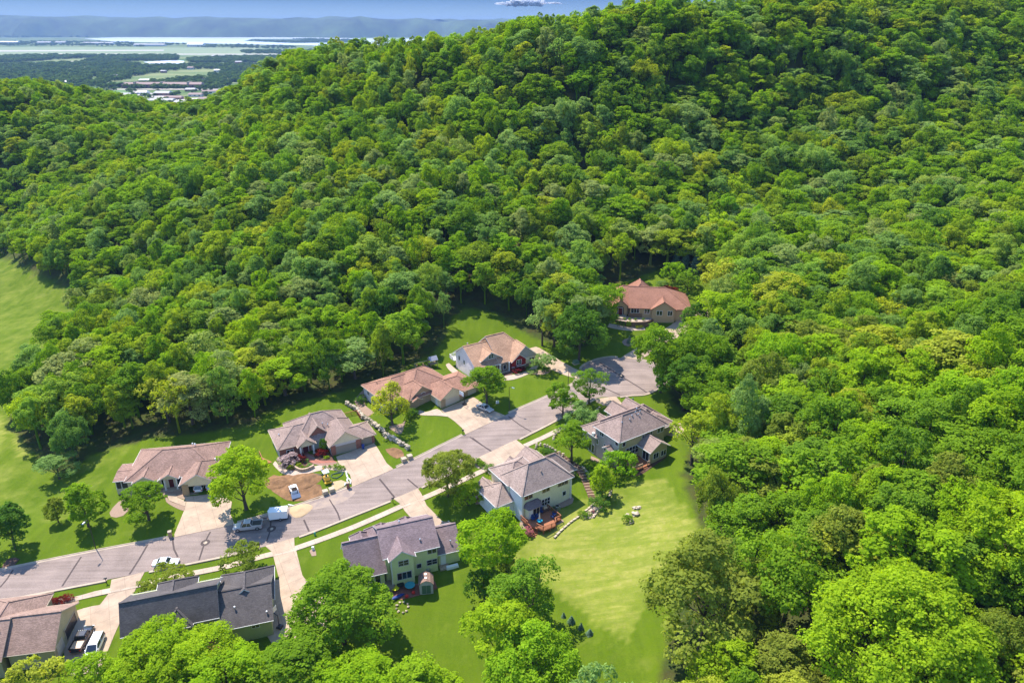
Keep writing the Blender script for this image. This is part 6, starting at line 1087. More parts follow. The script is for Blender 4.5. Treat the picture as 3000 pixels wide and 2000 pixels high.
def bin_(x, y, m, label):
    r = empty('wheelie_bin', (x, y, g1(x, y) + .08), R(20)); tag(r, label, 'bin'); mb = MB(); mb.hexa([(-.24, -.26, .05), (.24, -.26, .05), (.24, .26, .05), (-.24, .26, .05)], [(-.3, -.36, 1.02), (.3, -.36, 1.02), (.3, .36, 1.02), (-.3, .36, 1.02)]); mb.build('body', m, r); mb = MB(); mb.box(-.32, -.38, 1.02, .32, .4, 1.1, 0, tx=.03, ty=.05); mb.build('lid', m, r)
    for s_ in (-1, 1): mb = MB(); mb.tube([(s_ * .22, .3, .1), (s_ * .28, .3, .1)], .1, 10); mb.build('wheel', M['tyre'], r)
M['blue'] = mat('blue_plastic', (0.02, 0.05, 0.22), .4); bin_(*(-35.48, 148.43), M['blue'], 'blue wheelie bin in front of the single garage door'); bin_(*(-43.41, 96.33), M['blue'], 'blue wheelie bin behind the charcoal roofed garage')
def hoop(x, y, rz, label, hgt=3.0):
    r = empty('basketball_hoop', (x, y, g1(x, y) + .08), rz); tag(r, label, 'basketball hoop', 'basketball hoops'); mb = MB(); mb.box(-.9, -.5, 0, .1, .5, .3, 0, tx=.1, ty=.08); mb.build('base', M['black'], r); mb = MB(); mb.bar((-.3, 0, .2), (-.3, 0, hgt - .4), .12); mb.bar((-.3, 0, hgt - .4), (.5, 0, hgt), .1); mb.build('pole', M['black'], r)
    mb = MB(); mb.box(.5, -.9, hgt - .1, .56, .9, hgt + 1.0); mb.build('backboard', M['white'], r); mb = MB(); mb.tube([(.8 + .23 * math.cos(a * .524), .23 * math.sin(a * .524), hgt + .05) for a in range(13)], .02, 5, cap=False); mb.build('rim', M['tail'], r)
hoop(*(-12.52, 165.23), R(-140), 'basketball hoop in front of the garage of the tan brick house'); hoop(*(-41.48, 97.80), R(160), 'basketball hoop at the edge of the long drive by the charcoal roof')

# --- shrubs and bed plants

def shrub(x, y, d, h_, m, label, grp, cat='shrub', name='shrub', z=None): return tree('shrub', x, y, h_, d, m, label, grp, cat, name, z=z)
for i, (x, y) in enumerate([(-85.13, 104.08), (-84.16, 104.15), (-82.81, 104.65)]): shrub(x, y, (1.9, 1.9, 2.3)[i], 1.2, 'red', ('left', 'middle', 'right')[i] + ' one of the three dark red bushes by the pavement at the far left', 'dark red bushes by the pavement')
for c, d, h_, m, lb in (((-48.95, 143.69), 2.3, 1.6, 'red', 'red leaved bush between the entry and the buff block wall'), ((-45.13, 145.62), 2.4, 1.5, 'red', 'dark red bush by the arched window, left of two'), ((-44.12, 145.97), 2.2, 1.5, 'red', 'dark red bush by the arched window, right of two'),
    ((-49.06, 141.50), 1.5, .9, 'lime', 'lime yellow bush inside the buff block wall'), ((-50.87, 141.15), 1.5, 1.0, 'lime', 'lime yellow bush outside the buff block wall'), ((-51.78, 142.71), 4.6, 2.8, 'flower', 'large pale flowering bush at the corner of the brick fronted house'),
    ((-44.40, 147.16), 1.8, 3.6, 'dark', 'dark conical evergreen next to the arched window'), ((-40.33, 141.07), 1.7, .9, 'mid', 'green bush at the top of the drive bed'), ((-39.13, 140.43), 1.8, .9, 'mid', 'green bush at the lower end of the drive bed'), ((-47.84, 143.34), 1.4, .8, 'grey', 'grey green plant at the top of the walled bed'),
    ((-48.06, 140.78), 1.1, .6, 'mid', 'small green plant near the lowest point of the walled bed'), ((-47.07, 140.81), 1.1, .6, 'mid', 'small green plant right of centre in the walled bed'), ((-46.56, 141.73), 1.3, .6, 'grey', 'blue green spreading plant in the walled bed'), ((-49.67, 142.80), 1.2, .7, 'bright', 'bright green plant at the left of the walled bed'), ((-46.21, 140.87), .9, .5, 'mid', 'little green plant at the right tip of the walled bed'),
    ((-43.39, 144.58), 1.3, .7, 'bright', 'light green plant by the brick path'), ((-41.79, 141.06), 1.0, .6, 'mid', 'small plant below the brick path'), ((-42.99, 141.05), .9, .5, 'grey', 'small grey plant below the brick path'),
    ((-7.92, 140.35), 2.2, 1.2, 'mid', 'dark green low bush right beside the brick mailbox pillar'), ((-7.25, 140.09), 1.8, 1.0, 'mid', 'middle low bush in the mailbox bed'), ((-6.70, 139.52), 1.8, 1.0, 'mid', 'right hand low bush in the mailbox bed'), ((-4.92, 137.14), 2.2, 2.0, 'grey', 'tall grassy clump by the pale driveway'), ((-5.59, 137.69), 1.4, 1.3, 'olive', 'small grassy clump left of the taller one'),
    ((-4.36, 135.60), 1.2, .7, 'lime', 'upper yellow bush in the strip bed'), ((-4.47, 134.83), 1.2, .7, 'lime', 'middle yellow bush in the strip bed'), ((-4.71, 134.07), 1.1, .6, 'lime', 'lower yellow bush in the strip bed'), ((-6.96, 127.75), 1.3, 1.1, 'red', 'dark red bush at the corner of the beige house'),
    ((18.05, 123.58), 4.6, 2.6, 'dark', 'dark round evergreen bush at the foot of the timber stairs'), ((14.41, 121.50), 1.9, 1.0, 'mid', 'green leafy plant at the left end of the curved bed'), ((15.33, 121.25), 1.7, .9, 'mid', 'green leafy plant right of the other one in the curved bed'), ((16.61, 122.21), .8, .5, 'bloom', 'small red flowering plant in the curved bed'),
    ((3.19, 117.27), 2.3, 1.5, 'bloom', 'pink flowering bush beside the deck steps'), ((22.97, 118.14), 2.0, 1.4, 'mid', 'little green plant among the boulders on the mown slope'), ((17.87, 133.56), 3.2, 1.8, 'mid', 'green bush along the timber stairs, upper one'), ((18.83, 130.79), 4.0, 2.2, 'bright', 'green bush along the timber stairs, lower one'), ((19.15, 136.03), 4.4, 1.8, 'bright', 'wide bright bush on the bank below the grey house'),
    ((7.63, 144.15), 2.2, .8, 'dark', 'left ground cover bush inside the boulder wall'), ((8.82, 143.67), 2.4, .8, 'dark', 'right ground cover bush inside the boulder wall'), ((1.48, 180.69), 3.2, 1.3, 'red', 'dark red spreading bush under the barn red gable'), ((2.77, 181.24), 2.0, 1.2, 'red', 'small dark red bush right of the spreading one'),
    ((5.49, 180.38), 3.0, .7, 'grey', 'blue grey juniper mat beside the ornamental tree'), ((9.52, 180.77), 2.4, 1.3, 'dark', 'dark green bush under the ornamental tree'), ((-24.96, 161.64), 2.6, 1.8, 'dark', 'brownish round bush at the left end of the curved walk'), ((-26.23, 161.10), 3.0, 2.0, 'mid', 'green bush at the right foot of the willow'), ((-40.08, 170.03), 3.2, 2.0, 'dark', 'dark bush at the back corner of the tan brick house'),
    ((49.14, 226.41), 3.4, 2.2, 'grey', 'silver blue round bush behind the red roofed house'), ((50.41, 225.06), 2.0, 1.2, 'red', 'leftmost rusty red bush behind the red roofed house'), ((51.77, 223.21), 2.4, 1.4, 'red', 'middle rusty red bush behind the red roofed house'), ((52.99, 222.74), 2.2, 1.3, 'red', 'rightmost rusty red bush behind the red roofed house'),
    ((38.07, 203.85), 1.4, 1.0, 'yellow', 'left golden bush at the foot of the tall curved wall'), ((39.26, 204.08), 1.4, 1.0, 'yellow', 'right golden bush at the foot of the tall curved wall'), ((-49.11, 95.62), .1, .1, 'mid', '')):
    if lb: shrub(c[0], c[1], d, h_, m, lb, 'garden shrubs')
for i, (x, y) in enumerate([(32.00, 203.58), (32.92, 203.57), (33.78, 203.23), (35.06, 203.60), (35.72, 203.55)]): tree('shrub', x, y, 2.2, .8, 'mid', 'slim young evergreen in the row below the curved wall, number ' + ('one', 'two', 'three', 'four', 'five')[i] + ' from the left', 'young evergreens below the curved wall', 'shrub', 'shrub')
for i, p_ in enumerate(((34.41, 206.21), (35.92, 205.83), (37.70, 205.64), (40.09, 205.64))): tree('shrub', p_[0], p_[1], .8, 1.0, 'mid', ('first', 'second', 'third', 'fourth')[i] + ' small round plant on the terrace above the curved wall, from the left', 'plants on the terrace', 'shrub', 'shrub', z=13.56)

# --- back gardens
def local(org, deg, u, v): c, s = math.cos(R(deg)), math.sin(R(deg)); return org[0] + u * c - v * s, org[1] + u * s + v * c
H3, H4 = (-13.52, 109.96), (2.28, 120.36)
x, y = local(H3, 20, -3.9, -3.9); r = empty('garden_shed', (x, y, g1(x, y)), R(8)); tag(r, 'small grey garden shed with green doors behind the pale yellow house', 'shed')
mb = MB(); mb.box(-1.25, -1.2, -.3, 1.25, 1.2, 2.0); mb.prism([(-1.25, -1.19, 2.0), (1.25, -1.19, 2.0), (.75, -1.19, 2.6), (0, -1.19, 2.9), (-.75, -1.19, 2.6)], (0, 0, 0), (0, 2.38, 0)); mb.build('wall', M['sd_grey'], r)
mb = MB()
for p_, q_ in (((-1.4, 1.95), (-.8, 2.65)), ((-.8, 2.65), (0, 2.98)), ((0, 2.98), (.8, 2.65)), ((.8, 2.65), (1.4, 1.95))): mb.prism([(p_[0], 0, p_[1]), (q_[0], 0, q_[1]), (q_[0], 0, q_[1] + .07), (p_[0], 0, p_[1] + .07)], (0, -1.35, 0), (0, 1.35, 0))
mb.build('roof', M['sh_umber'], r); mb = MB(); mb.box(-.8, -1.26, 0, -.02, -1.2, 1.85); mb.box(.02, -1.26, 0, .8, -1.2, 1.85); mb.build('door', M['green_box'], r)
for v_ in (-.5, .5): mb = MB(); mb.box(-.2, v_ - .2, 2.95, .2, v_ + .2, 3.06); mb.build('skylight', M['white'], r)
x, y = (-21.06, 102.80); mb = MB(); mb.blob((0, 0, .25), 1.6, .4, .28, 0, 3, .1, 2); tag(mb.build('kayak', M['blue'], loc=(x, y, g1(x, y)), rz=R(35), smooth=True), 'blue kayak on the grass by the patio', 'kayak')
drape('patio', [(-23.45, 104.54), (-22.05, 105.28), (-17.39, 106.10), (-14.42, 106.73), (-13.84, 105.11), (-16.28, 103.77), (-20.16, 102.42), (-21.51, 102.93)], M['patio_red'], .07, 1.0)
M['yellow'] = mat('yellow_plastic', (.7, .62, .02), .4); M['teal'] = mat('teal_cover', (.05, .3, .32), .4); M['red'] = mat('red_plastic', (.6, .03, .02), .4)
def table(x, y, d, m, label, z=None, umb=None, h_=.75, name='garden_table'):
    z = g1(x, y) + .08 if z is None else z; r = empty(name, (x, y, z)); tag(r, label, 'table'); mb = MB(); mb.tube([(0, 0, h_ - .05), (0, 0, h_)], d / 2, 16); mb.build('table_top', m, r)
    for k in range(4): a = k * 1.57 + .78; mb = MB(); mb.bar((d * .32 * math.cos(a), d * .32 * math.sin(a), 0), (d * .3 * math.cos(a), d * .3 * math.sin(a), h_ - .05), .05); mb.build('leg', M['black'], r)
def parasol(x, y, z, label):
    r = empty('parasol', (x, y, z)); tag(r, label, 'parasol'); mb = MB(); mb.tube([(0, 0, 0), (0, 0, 2.7)], .03, 6); mb.build('pole', M['metal'], r); mb = MB(); mb.tube([(0, 0, 1.1), (0, 0, 1.5), (0, 0, 2.6)], [.2, .17, .04], 8); mb.build('canopy', mat('pale_canvas', (.55, .52, .47), .9), r)
def chair(x, y, rz, m, label, z, name='garden_chair'):
    r = empty(name, (x, y, z), rz); tag(r, label, 'chair', 'blue garden chairs on the cedar deck'); mb = MB(); mb.box(-.32, -.3, .34, .3, .3, .4); mb.build('seat', m, r)
    mb = MB(); mb.hexa([(-.36, -.32, .34), (-.3, -.32, .34), (-.3, .32, .34), (-.36, .32, .34)], [(-.6, -.28, 1.1), (-.55, -.28, 1.1), (-.55, .28, 1.1), (-.6, .28, 1.1)]); mb.build('backrest', m, r)
    for s_ in (-1, 1): mb = MB(); mb.box(-.4, s_ * .36 - .07, .58, .36, s_ * .36 + .07, .62); mb.build('armrest', m, r)
    for a in (-.3, .27):
        for s_ in (-.3, .3): mb = MB(); mb.box(a - .04, s_ - .04, 0, a + .04, s_ + .04, .36 if a < 0 else .58); mb.build('leg', m, r)
M['navy'] = mat('navy_plastic', (.015, .05, .17), .5); M['turq'] = mat('turquoise_plastic', (.01, .30, .42), .4)
for (u, v, a, lb) in ((1.5, -1.35, 250, 'blue chair nearest the deck door'), (2.6, -1.2, 265, 'blue chair in front of the bay window'), (4.2, -.3, 235, 'blue chair against the house wall next to the grill'), (5.3, -2.9, 100, 'blue chair near the far corner of the deck'), (6.0, -2.3, 150, 'blue chair by the side railing of the deck')):
    x, y = local(H4, 33, u, v); chair(x, y, R(33 + a), M['navy'], lb, 4.46)
x, y = local(H4, 33, 2.0, -2.9); table(x, y, 1.15, M['turq'], 'turquoise round table on the cedar deck', 4.46); parasol(x, y, 4.46, 'closed pale parasol standing through the turquoise table')
x, y = local(H4, 33, 5.2, -.3); r = empty('grill', (x, y, 4.46), R(33)); tag(r, 'covered grill on the deck against the beige house', 'grill'); mb = MB(); mb.box(-.7, -.32, .1, .7, .32, .85, 0, tx=.05, ty=.04); mb.build('cabinet', mat('brown_cover', (.12, .07, .05), .8), r); mb = MB(); mb.hexa([(-.45, -.3, .85), (.45, -.3, .85), (.45, .3, .85), (-.45, .3, .85)], [(-.4, -.1, 1.2), (.4, -.1, 1.2), (.4, .2, 1.2), (-.4, .2, 1.2)]); mb.build('hood', M['sd_tan'], r)
x, y = local(H4, 33, 7.9, -.8); r = empty('air_conditioner', (x, y, g1(x, y)), R(33)); tag(r, 'square grey air conditioner beside the beige house', 'air conditioner'); mb = MB(); mb.box(-.5, -.5, 0, .5, .5, 1.0); mb.build('casing', M['metal'], r); mb = MB(); mb.tube([(0, 0, 1.0), (0, 0, 1.04)], .4, 14); mb.build('fan_grille', M['black'], r)
for c, m, s_, lb in (((-18.10, 103.82), 'red', .35, 'red ball by the edge of the patio'), ((-19.22, 102.99), 'red', .35, 'red ball on the grass below the patio')): mb = MB(); mb.blob((0, 0, s_ * .8), s_, s_, s_, 0, 1, 0, 2); tag(mb.build('play_ball', M[m], loc=(c[0], c[1], g1(*c)), smooth=True), lb, 'ball')
x, y = (-21.52, 104.60); table(x, y, 1.5, M['yellow'], 'yellow play table on the patio behind the pale yellow house', h_=.5, name='play_table'); x, y = (-18.88, 104.98); table(x, y, 1.9, M['teal'], 'teal topped table on the patio beside the shed')
x, y = (-20.62, 105.11); table(x, y, 1.4, M['black'], 'dark round table on the patio below the triple window'); x, y = (-22.88, 105.05); mb = MB(); mb.tube([(0, 0, 0), (0, 0, .75)], 1.25, 18); mb.tube([(0, 0, .75), (0, 0, .9)], [1.3, 1.2], 18); tag(mb.build('hot_tub', mat('tan_cover', (.25, .19, .13), .8), loc=(x, y, g1(x, y)), rz=0), 'round brown covered hot tub at the corner of the yellow house', 'hot tub')
x, y = (-19.79, 100.86); boulders('fire_pit', [(x + 1.1 * math.cos(a * .7), y + 1.1 * math.sin(a * .7)) for a in range(10)], 'ring of pale stones round a fire pit on the lawn', 'fire pit', .5, .35, 1, step=.5)
x, y = (-11.40, 110.13); mb = MB(); mb.box(-1.2, -.4, 0, 1.2, .4, .55, 0, tx=.1, ty=.08); tag(mb.build('storage_box', M['white'], loc=(x, y, g1(x, y)), rz=R(20)), 'long white box on the grass by the back door of the yellow house', 'box')
x, y = (-22.39, 185.86); r = empty('playhouse', (x, y, g1(x, y)), R(30)); tag(r, 'small wooden playhouse with a grey roof behind the tan brick house', 'playhouse'); mb = MB()
for a in (-1, 1):
    for b in (-.8, .8): mb.bar((a, b, 0), (a, b, 2.4), .14)
mb.box(-1, -.8, 1.0, 1, .8, 1.15); mb.bar((-1, 0, 2.3), (-5.5, 0, 2.3), .16); mb.bar((-5.5, -1.2, 0), (-5.5, 0, 2.3), .14); mb.bar((-5.5, 1.2, 0), (-5.5, 0, 2.3), .14); mb.build('frame', M['wood_pale'], r); mb = MB(); mb.prism([(-1.2, -1.1, 2.3), (-1.2, 1.1, 2.3), (-1.2, 0, 3.3)], (0, 0, 0), (2.4, 0, 0)); mb.build('roof', mat('grey_tarp', (.3, .3, .33), .6), r)

# ------------------------------------------------------------------ the river plain
def flat(name, pts, z, m, kind='structure'):
    mb = MB(); mb.poly([(x, y, z) for x, y in pts]); o = mb.build(name, m); tag(o, kind=kind); return o
M['water'] = mat('river_water', (0.55, 0.55, 0.56), .3, .5); M['runway'] = mat('pale_runway', (0.42, 0.38, 0.32), .9); M['field'] = mat('airfield_grass', (0.22, 0.27, 0.12), .95, noise=(.01, .25)); M['lot'] = mat('pale_parking_lot', (0.40, 0.36, 0.33), .9, noise=(.05, .2))  # pale water colour paints in the bright sky reflected at grazing angle
flat('river', [(-9293.04, 10190.67), (-7497.20, 10794.28), (-5187.50, 9401.41), (-5735.89, 12243.12), (-4281.79, 11473.39), (-1467.27, 9650.64), (1194.74, 9164.65), (809.84, 6191.68), (-1194.50, 6087.39), (-2171.91, 6646.80), (-2935.72, 7173.34), (-4051.42, 7960.36), (-5172.16, 9524.41)][2:], PLAIN + .6, M['water'])
flat('river_island', [(-2778.70, 8138.76), (-3104.33, 9401.41), (-2482.64, 9524.41), (-1668.80, 8724.96), (-1433.52, 7318.15), (-2030.02, 7173.34)], PLAIN + 1.0, mat('island_ground', (0.05, 0.09, 0.03), .95))
flat('pond', [(-1622.45, 3417.55), (-1545.12, 3589.91), (-1469.91, 3484.50), (-1336.21, 3145.06), (-1466.66, 3173.21)], PLAIN + .8, M['water']); flat('pond', [(-1935.55, 3117.40), (-1848.30, 3231.02), (-1754.30, 3063.47), (-1857.75, 3011.34)], PLAIN + .8, M['water'])
flat('airfield', [(-4343.50, 5528.02), (-3596.31, 5888.90), (-1837.64, 5614.07), (-1137.50, 4329.50), (-1628.67, 4129.77), (-3333.10, 4227.31)], PLAIN + .5, M['field'])
flat('runway', [(-3708.70, 4991.67), (-2287.93, 5134.12), (-2195.14, 4923.34), (-3515.98, 4728.99)], PLAIN + .9, M['runway']); flat('runway', [(-2718.91, 4436.68), (-1189.58, 4382.44), (-1161.58, 4277.80), (-2622.92, 4277.80)], PLAIN + .9, M['runway'])
flat('parking_lot', [(-1075.61, 1899.03), (-930.20, 1878.37), (-611.30, 1583.60), (-589.24, 1389.04), (-816.52, 1513.20)], PLAIN + .5, M['lot'])
flat('school_lawn', [(-1011.74, 1858.14), (-957.04, 1899.03), (-875.73, 1781.27), (-918.59, 1710.31)], PLAIN + .8, mat('school_lawn', (0.10, 0.18, 0.05), .95))
# far wooded bluffs
def bluffs():
    xs = np.arange(-9000, 9001, 150.0); ys = np.array([0, 120, 260, 420, 600, 900, 1500, 3000, 5000.]); hh = np.array([0, .30, .62, .86, 1.0, 1.02, 1.0, .98, .9]); mb = MB(); nx = len(xs)
    for j, (y, h_) in enumerate(zip(ys, hh)):
        for x in xs:
            e = mnoise.noise(Vector((x * .0011, 0, 0))) * 800 + mnoise.noise(Vector((x * .0035, 3, 0))) * 420; top = 222 + 26 * mnoise.noise(Vector((x * .0006, 5, 0))) + 9 * mnoise.noise(Vector((x * .004, y * .002, 1))) - x * .006
            r_ = mnoise.noise(Vector((x * .004, y * .004, 2))) * 40 * (j > 0) + mnoise.noise(Vector((x * .02, y * .01, 7))) * 9; mb.v.append((x, 10600 + y + e * (j < 5) - x * .05, PLAIN - 2 + (top - 0) * h_ + r_))
    for j in range(len(ys) - 1):
        for i in range(nx - 1): mb.f.append((j * nx + i, j * nx + i + 1, (j + 1) * nx + i + 1, (j + 1) * nx + i)); mb.m.append(0)
    o = mb.build('hills', mat('wooded_bluff', (0.085, 0.13, 0.03), .95, noise=(.003, .85), bump=(.012, 1.0)), smooth=True); tag(o, kind='structure')
bluffs()
# woods on the plain: low crowns scattered over bands, one object
wl = bpy.data.collections.new('plain_tree_kinds')
for k, (nm, c) in enumerate((('crown_a', 'ash'), ('crown_b', 'maple'))):
    rg2 = np.random.RandomState(k); C_, N_, T_, _l = crown_data(500 + k, 11, 14, base=.05, lobes=7, clumps=6, per=10, spread=.45, shape='round'); me = leaves_mesh(nm, C_, N_, T_, 2.2, [M['lf_plain']] if 'lf_plain' in M else [M.setdefault('lf_plain', leaf_mat('leaves_plain', [(0.060, 0.125, 0.030), (0.090, 0.165, 0.035), (0.125, 0.200, 0.045), (0.070, 0.140, 0.03)]))]); o = bpy.data.objects.new('kind_%d' % k, me); wl.objects.link(o)
BANDS = [([(-2687.24, 3780.24), (-2505.01, 4082.64), (-1734.02, 4036.56), (-1529.97, 3554.09), (-2026.67, 3290.93), (-2303.27, 3231.02)], 1300, 16), ([(-2189.49, 3011.34), (-1727.60, 3417.55), (-1457.42, 3063.47), (-977.77, 3173.21), (-765.13, 2332.38), (-736.20, 1920.14), (-993.01, 1920.14), (-1326.88, 1986.27), (-1601.98, 2186.27)], 2700, 13), ([(-1592.44, 3780.24), (-984.11, 4082.64), (-868.57, 3290.93), (-1360.77, 3290.93)], 900, 15),
         ([(-5363.56, 7468.86), (-4337.97, 7789.55), (-2722.12, 6646.80), (-1127.09, 5614.07), (-838.18, 4792.06), (-1759.00, 5444.53), (-3185.35, 6087.39), (-4454.12, 6191.68)], 1500, 16), ([(-2841.88, 8325.27), (-2450.79, 9401.41), (-1668.80, 8724.96), (-1433.52, 7318.15), (-2030.02, 7173.34)], 700, 15), ([(-9674.17, 13122.91), (-7599.75, 14138.17), (-5810.33, 10794.28), (-7522.94, 10190.67)], 500, 24), ([(-1075.61, 1899.03), (-720.70, 1878.37), (-561.18, 1448.58), (-783.05, 1448.58)], 60, 10), ([(-1676.36, 4792.06), (-1076.05, 4923.34), (-925.86, 4227.31), (-1514.82, 4436.68)], 300, 16)]
P_, S_ = [], []
for poly, n, d in BANDS:
    xs = [q[0] for q in poly]; ys = [q[1] for q in poly]; X_ = rg.uniform(min(xs), max(xs), n * 3); Y_ = rg.uniform(min(ys), max(ys), n * 3); k = in_poly(X_, Y_, poly) & (np.array([mnoise.noise(Vector((a * .0032, b * .0011, d * .37))) for a, b in zip(X_, Y_)]) > -.26); X_, Y_ = X_[k][:n], Y_[k][:n]; P_.append(np.stack([X_, Y_, np.full(len(X_), PLAIN)], -1)); s_ = d / 14 * rg.uniform(.7, 1.35, len(X_)); S_.append(np.stack([s_ * 1.2, s_ * 1.2, s_ * .9], -1))
P_ = np.vstack(P_); S_ = np.vstack(S_); tag(scatter('far_woods', P_, rg.uniform(0, 6.28, len(P_)), S_, rg.randint(0, 2, len(P_)), wl), kind='stuff')
# buildings on the plain
def hall(x, y, w, d, h_, m, rm, label, rz=0., name='warehouse', cat='warehouse', grp=None, wings=0):
    r = empty(name, (x, y, PLAIN + .3), rz); tag(r, label, cat, grp); mb = MB(); mb.box(-w / 2, -d / 2, 0, w / 2, d / 2, h_); mb.build('wall', m, r); mb = MB(); mb.hexa([(-w / 2 - 1, -d / 2 - 1, h_), (w / 2 + 1, -d / 2 - 1, h_), (w / 2 + 1, d / 2 + 1, h_), (-w / 2 - 1, d / 2 + 1, h_)], [(-w / 2 + 1, -1, h_ + d * .2), (w / 2 - 1, -1, h_ + d * .2), (w / 2 - 1, 1, h_ + d * .2), (-w / 2 + 1, 1, h_ + d * .2)]); mb.build('roof', rm, r)
    for k in range(wings): mb = MB(); u = -w / 2 + w * (k + .5) / wings; mb.box(u - .9, -d / 2 - 2.0, 0, u + .9, d / 2 + 2, h_ + d * .2 + 1.5); mb.build('party_wall', M['kerb'], r)
    n = max(3, int(w / 14))
    for k in range(n): mb = MB(); u = -w / 2 + w * (k + .5) / n; mb.box(u - 2, -d / 2 - .15, h_ * .35, u + 2, -d / 2, h_ * .75); mb.build('window', M['glass'], r)
M['bk'] = mat('distant_red_brick', (.26, .13, .10), .9); M['rb'] = mat('distant_brown_roof', (.30, .21, .18), .9); M['wh'] = mat('distant_white_metal', (.55, .54, .52), .5); M['gr'] = mat('distant_grey_roof', (.40, .38, .37), .8)
x0, y0 = (-994.06, 1974.94); x1, y1 = (-791.77, 1952.66); hall((x0 + x1) / 2, (y0 + y1) / 2, math.hypot(x1 - x0, y1 - y0), 24, 9, M['bk'], M['rb'], 'long red brick row of apartments on the plain with pale party walls', 0, 'apartment_row', 'apartment building', None, 3)
for (a, b, w, d, h_, lb) in ((22, 129, 210, 40, 14, 'leftmost white hangar across the airfield'), (132, 130, 120, 40, 14, 'white hangar second from the left across the airfield'), (180, 129, 90, 40, 12, 'short white hangar across the airfield'), (290, 131, 260, 40, 12, 'long pale warehouse left of centre behind the airfield'), (440, 136, 240, 40, 11, 'long pale warehouse in the middle behind the airfield'), (576, 137.5, 120, 60, 16, 'bright white warehouse at the right of the airfield'), (640, 171, 60, 25, 9, 'small white building among the trees of the plain')):
    x, y = W_ = {22: (-4441.69, 6900.13), 132: (-4034.95, 6771.12), 180: (-3966.86, 6900.13), 290: (-3504.01, 6646.80), 440: (-2813.72, 6087.39), 576: (-2392.87, 5937.31), 640: (-1441.58, 3820.71)}[a]; hall(x, y, w, d, h_, M['wh'], M['wh'] if a in (22, 576) else M['gr'], lb, grp='warehouses on the plain')
for i, ((x, y), w, lb) in enumerate((( (-892.83, 1660.57), 34, 'pale low roofed building at the left end of the far parking lot'), ((-846.77, 1613.55), 26, 'low building just right of the first one on the far parking lot'), ((-732.13, 1583.60), 60, 'wide low building near the far parking lot'), ((-729.77, 1644.60), 38, 'brown roofed building below the brick apartments'), ((-711.50, 1718.88), 30, 'small building at the right end below the brick apartments'), ((-779.53, 1858.14), 24, 'small house right of the brick apartments'), ((-715.14, 1499.84), 40, 'white roofed building peeping over the near wood'))): hall(x, y, w, 16, 4.5, M['bk'] if i in (3, 5) else M['wh'], M['rb'] if i in (0, 3, 4) else M['gr'], lb, 0, 'low_building', 'building', 'low buildings beyond the wood')
# scattered town between the woods
TOWN = [(-2043.53, 3011.34), (-2197.54, 3626.46), (-1530.62, 2796.78), (-1225.65, 2363.91), (-1469.80, 2301.66), (-1212.93, 2106.86), (-1176.93, 2610.21), (-1169.37, 2819.13), (-1006.91, 2649.54), (-1137.42, 3231.02), (-885.71, 2242.52), (-1038.86, 2186.27), (-1155.66, 1920.14), (-1007.33, 1818.92), (-867.19, 1583.60), (-872.66, 1710.31), (-788.93, 1598.44), (-859.81, 1781.27), (-664.57, 1540.62), (-651.36, 1613.55), (-768.65, 1526.79), (-796.11, 1745.09), (-700.58, 1781.27)]
for i, (x, y) in enumerate(TOWN):
    hall(x, y, rg.uniform(16, 46) * (1 + max(0, y - 2400) / 4000), rg.uniform(12, 20), rg.uniform(4, 7) * (1 + max(0, y - 2400) / 2500), M['wh'] if i % 3 else M['bk'], (M['gr'], M['rb'], M['wh'])[i % 3], 'small low building scattered among the trees of the far plain', rnd(-.3, .3), 'low_building', 'building', 'small buildings scattered over the plain')
M['crop'] = mat('pale_crop_field', (0.22, 0.26, 0.11), .95, noise=(.008, .2)); M['lane'] = mat('gravel_lane', (0.45, 0.40, 0.33), .95)
for q in ([(-1826.87, 2796.78), (-1730.26, 2841.83), (-1652.65, 2731.76), (-1758.69, 2690.04)], [(-1247.35, 3011.34), (-1088.80, 3090.20), (-1026.48, 2985.93), (-1184.71, 2888.33)], [(-2700.25, 3947.40), (-2547.94, 4036.56), (-2422.55, 3862.04), (-2587.71, 3780.24)], [(-9105.10, 13122.91), (-7495.08, 13611.72), (-6812.93, 12667.83), (-8223.29, 11845.83)], [(-834.97, 2186.27), (-776.24, 2242.52), (-743.69, 2145.85), (-796.13, 2094.16)]): flat('field', q, PLAIN + .7, M['crop'])
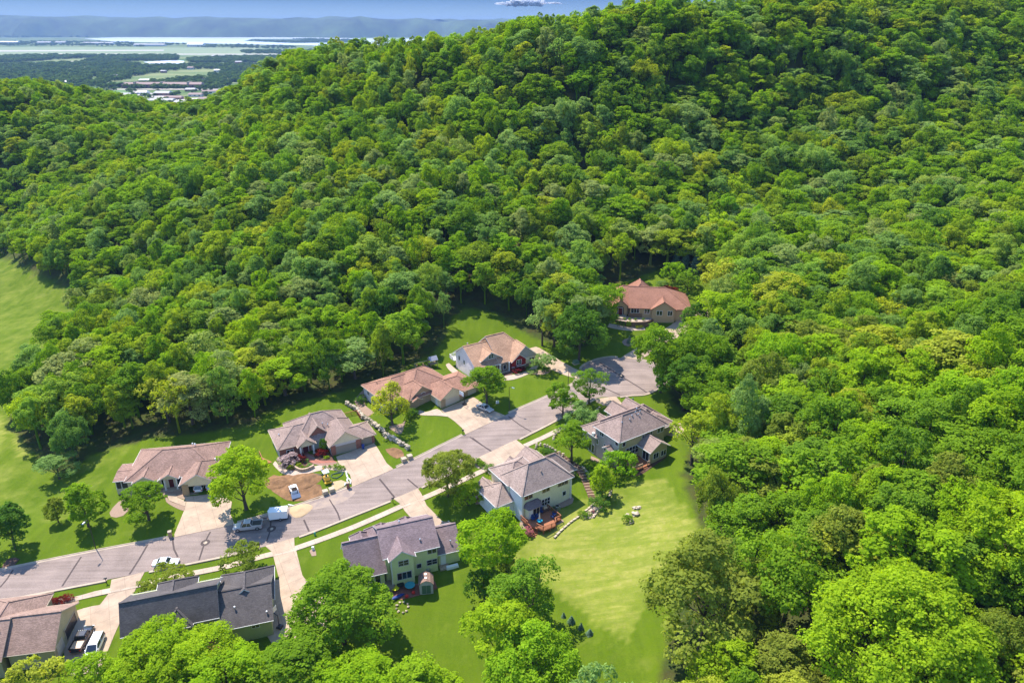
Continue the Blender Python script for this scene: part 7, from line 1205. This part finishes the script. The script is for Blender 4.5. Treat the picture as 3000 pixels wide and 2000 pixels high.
for q in ([(-2196.37, 3117.40), (-1819.92, 3701.78), (-1795.10, 3663.74), (-2168.33, 3076.78)], [(-1027.26, 1920.14), (-684.84, 1920.14), (-675.75, 1893.83), (-1013.63, 1893.83)], [(-879.91, 1554.70), (-652.05, 1693.41), (-638.38, 1660.57), (-861.02, 1519.97)]): flat('lane', q, PLAIN + 1.1, M['lane'])
# cloud wisp, high and far
def cloud(name, c, sx, sy, sz, n, label):
    mb = MB(); rg3 = random.Random(n)
    for i in range(n): t_ = max(-1, min(1, rg3.gauss(0, .4))); e_ = 1 - t_ * t_ * .8; mb.blob((t_ * sx, rg3.uniform(-.5, .5) * sy, rg3.uniform(0, .55) * sz * e_), sx * .22 * rg3.uniform(.5, 1.0), sy * .3, sz * .42 * rg3.uniform(.5, 1.1) * e_, 0, i, .6, 3)
    o = mb.build(name, M['cloud'], loc=c, smooth=True); tag(o, kind='stuff'); return o
M['cloud'] = mat('cloud_vapour', (0.86, 0.86, 0.88), 1.0, 0.0); t = M['cloud'].node_tree; tr = nd(t, 'ShaderNodeBsdfTranslucent'); tr.inputs[0].default_value = (.9, .9, .92, 1); mx = nd(t, 'ShaderNodeMixShader'); mx.inputs[0].default_value = .6; t.links.new(t.nodes['Principled BSDF'].outputs[0], mx.inputs[1]); t.links.new(tr.outputs[0], mx.inputs[2]); t.links.new(mx.outputs[0], t.nodes['Material Output'].inputs[0])
cloud('cloud', (430, 22000, 96 + 22000 * math.tan(R(1.42))), 820, 500, 150, 40, '')
# the air itself
hz = MB(); hz.box(-15500, -500, PLAIN - 8, 15500, 17500, 262)
mh = bpy.data.materials.new('haze_air'); mh.use_nodes = True; t = mh.node_tree; t.nodes.clear(); pv = nd(t, 'ShaderNodeVolumePrincipled'); pv.inputs['Color'].default_value = (0.27, 0.42, 0.70, 1); pv.inputs['Density'].default_value = 0.00007; pv.inputs['Anisotropy'].default_value = 0.0
ou = nd(t, 'ShaderNodeOutputMaterial'); t.links.new(pv.outputs[0], ou.inputs['Volume']); tag(hz.build('haze', mh), kind='stuff')
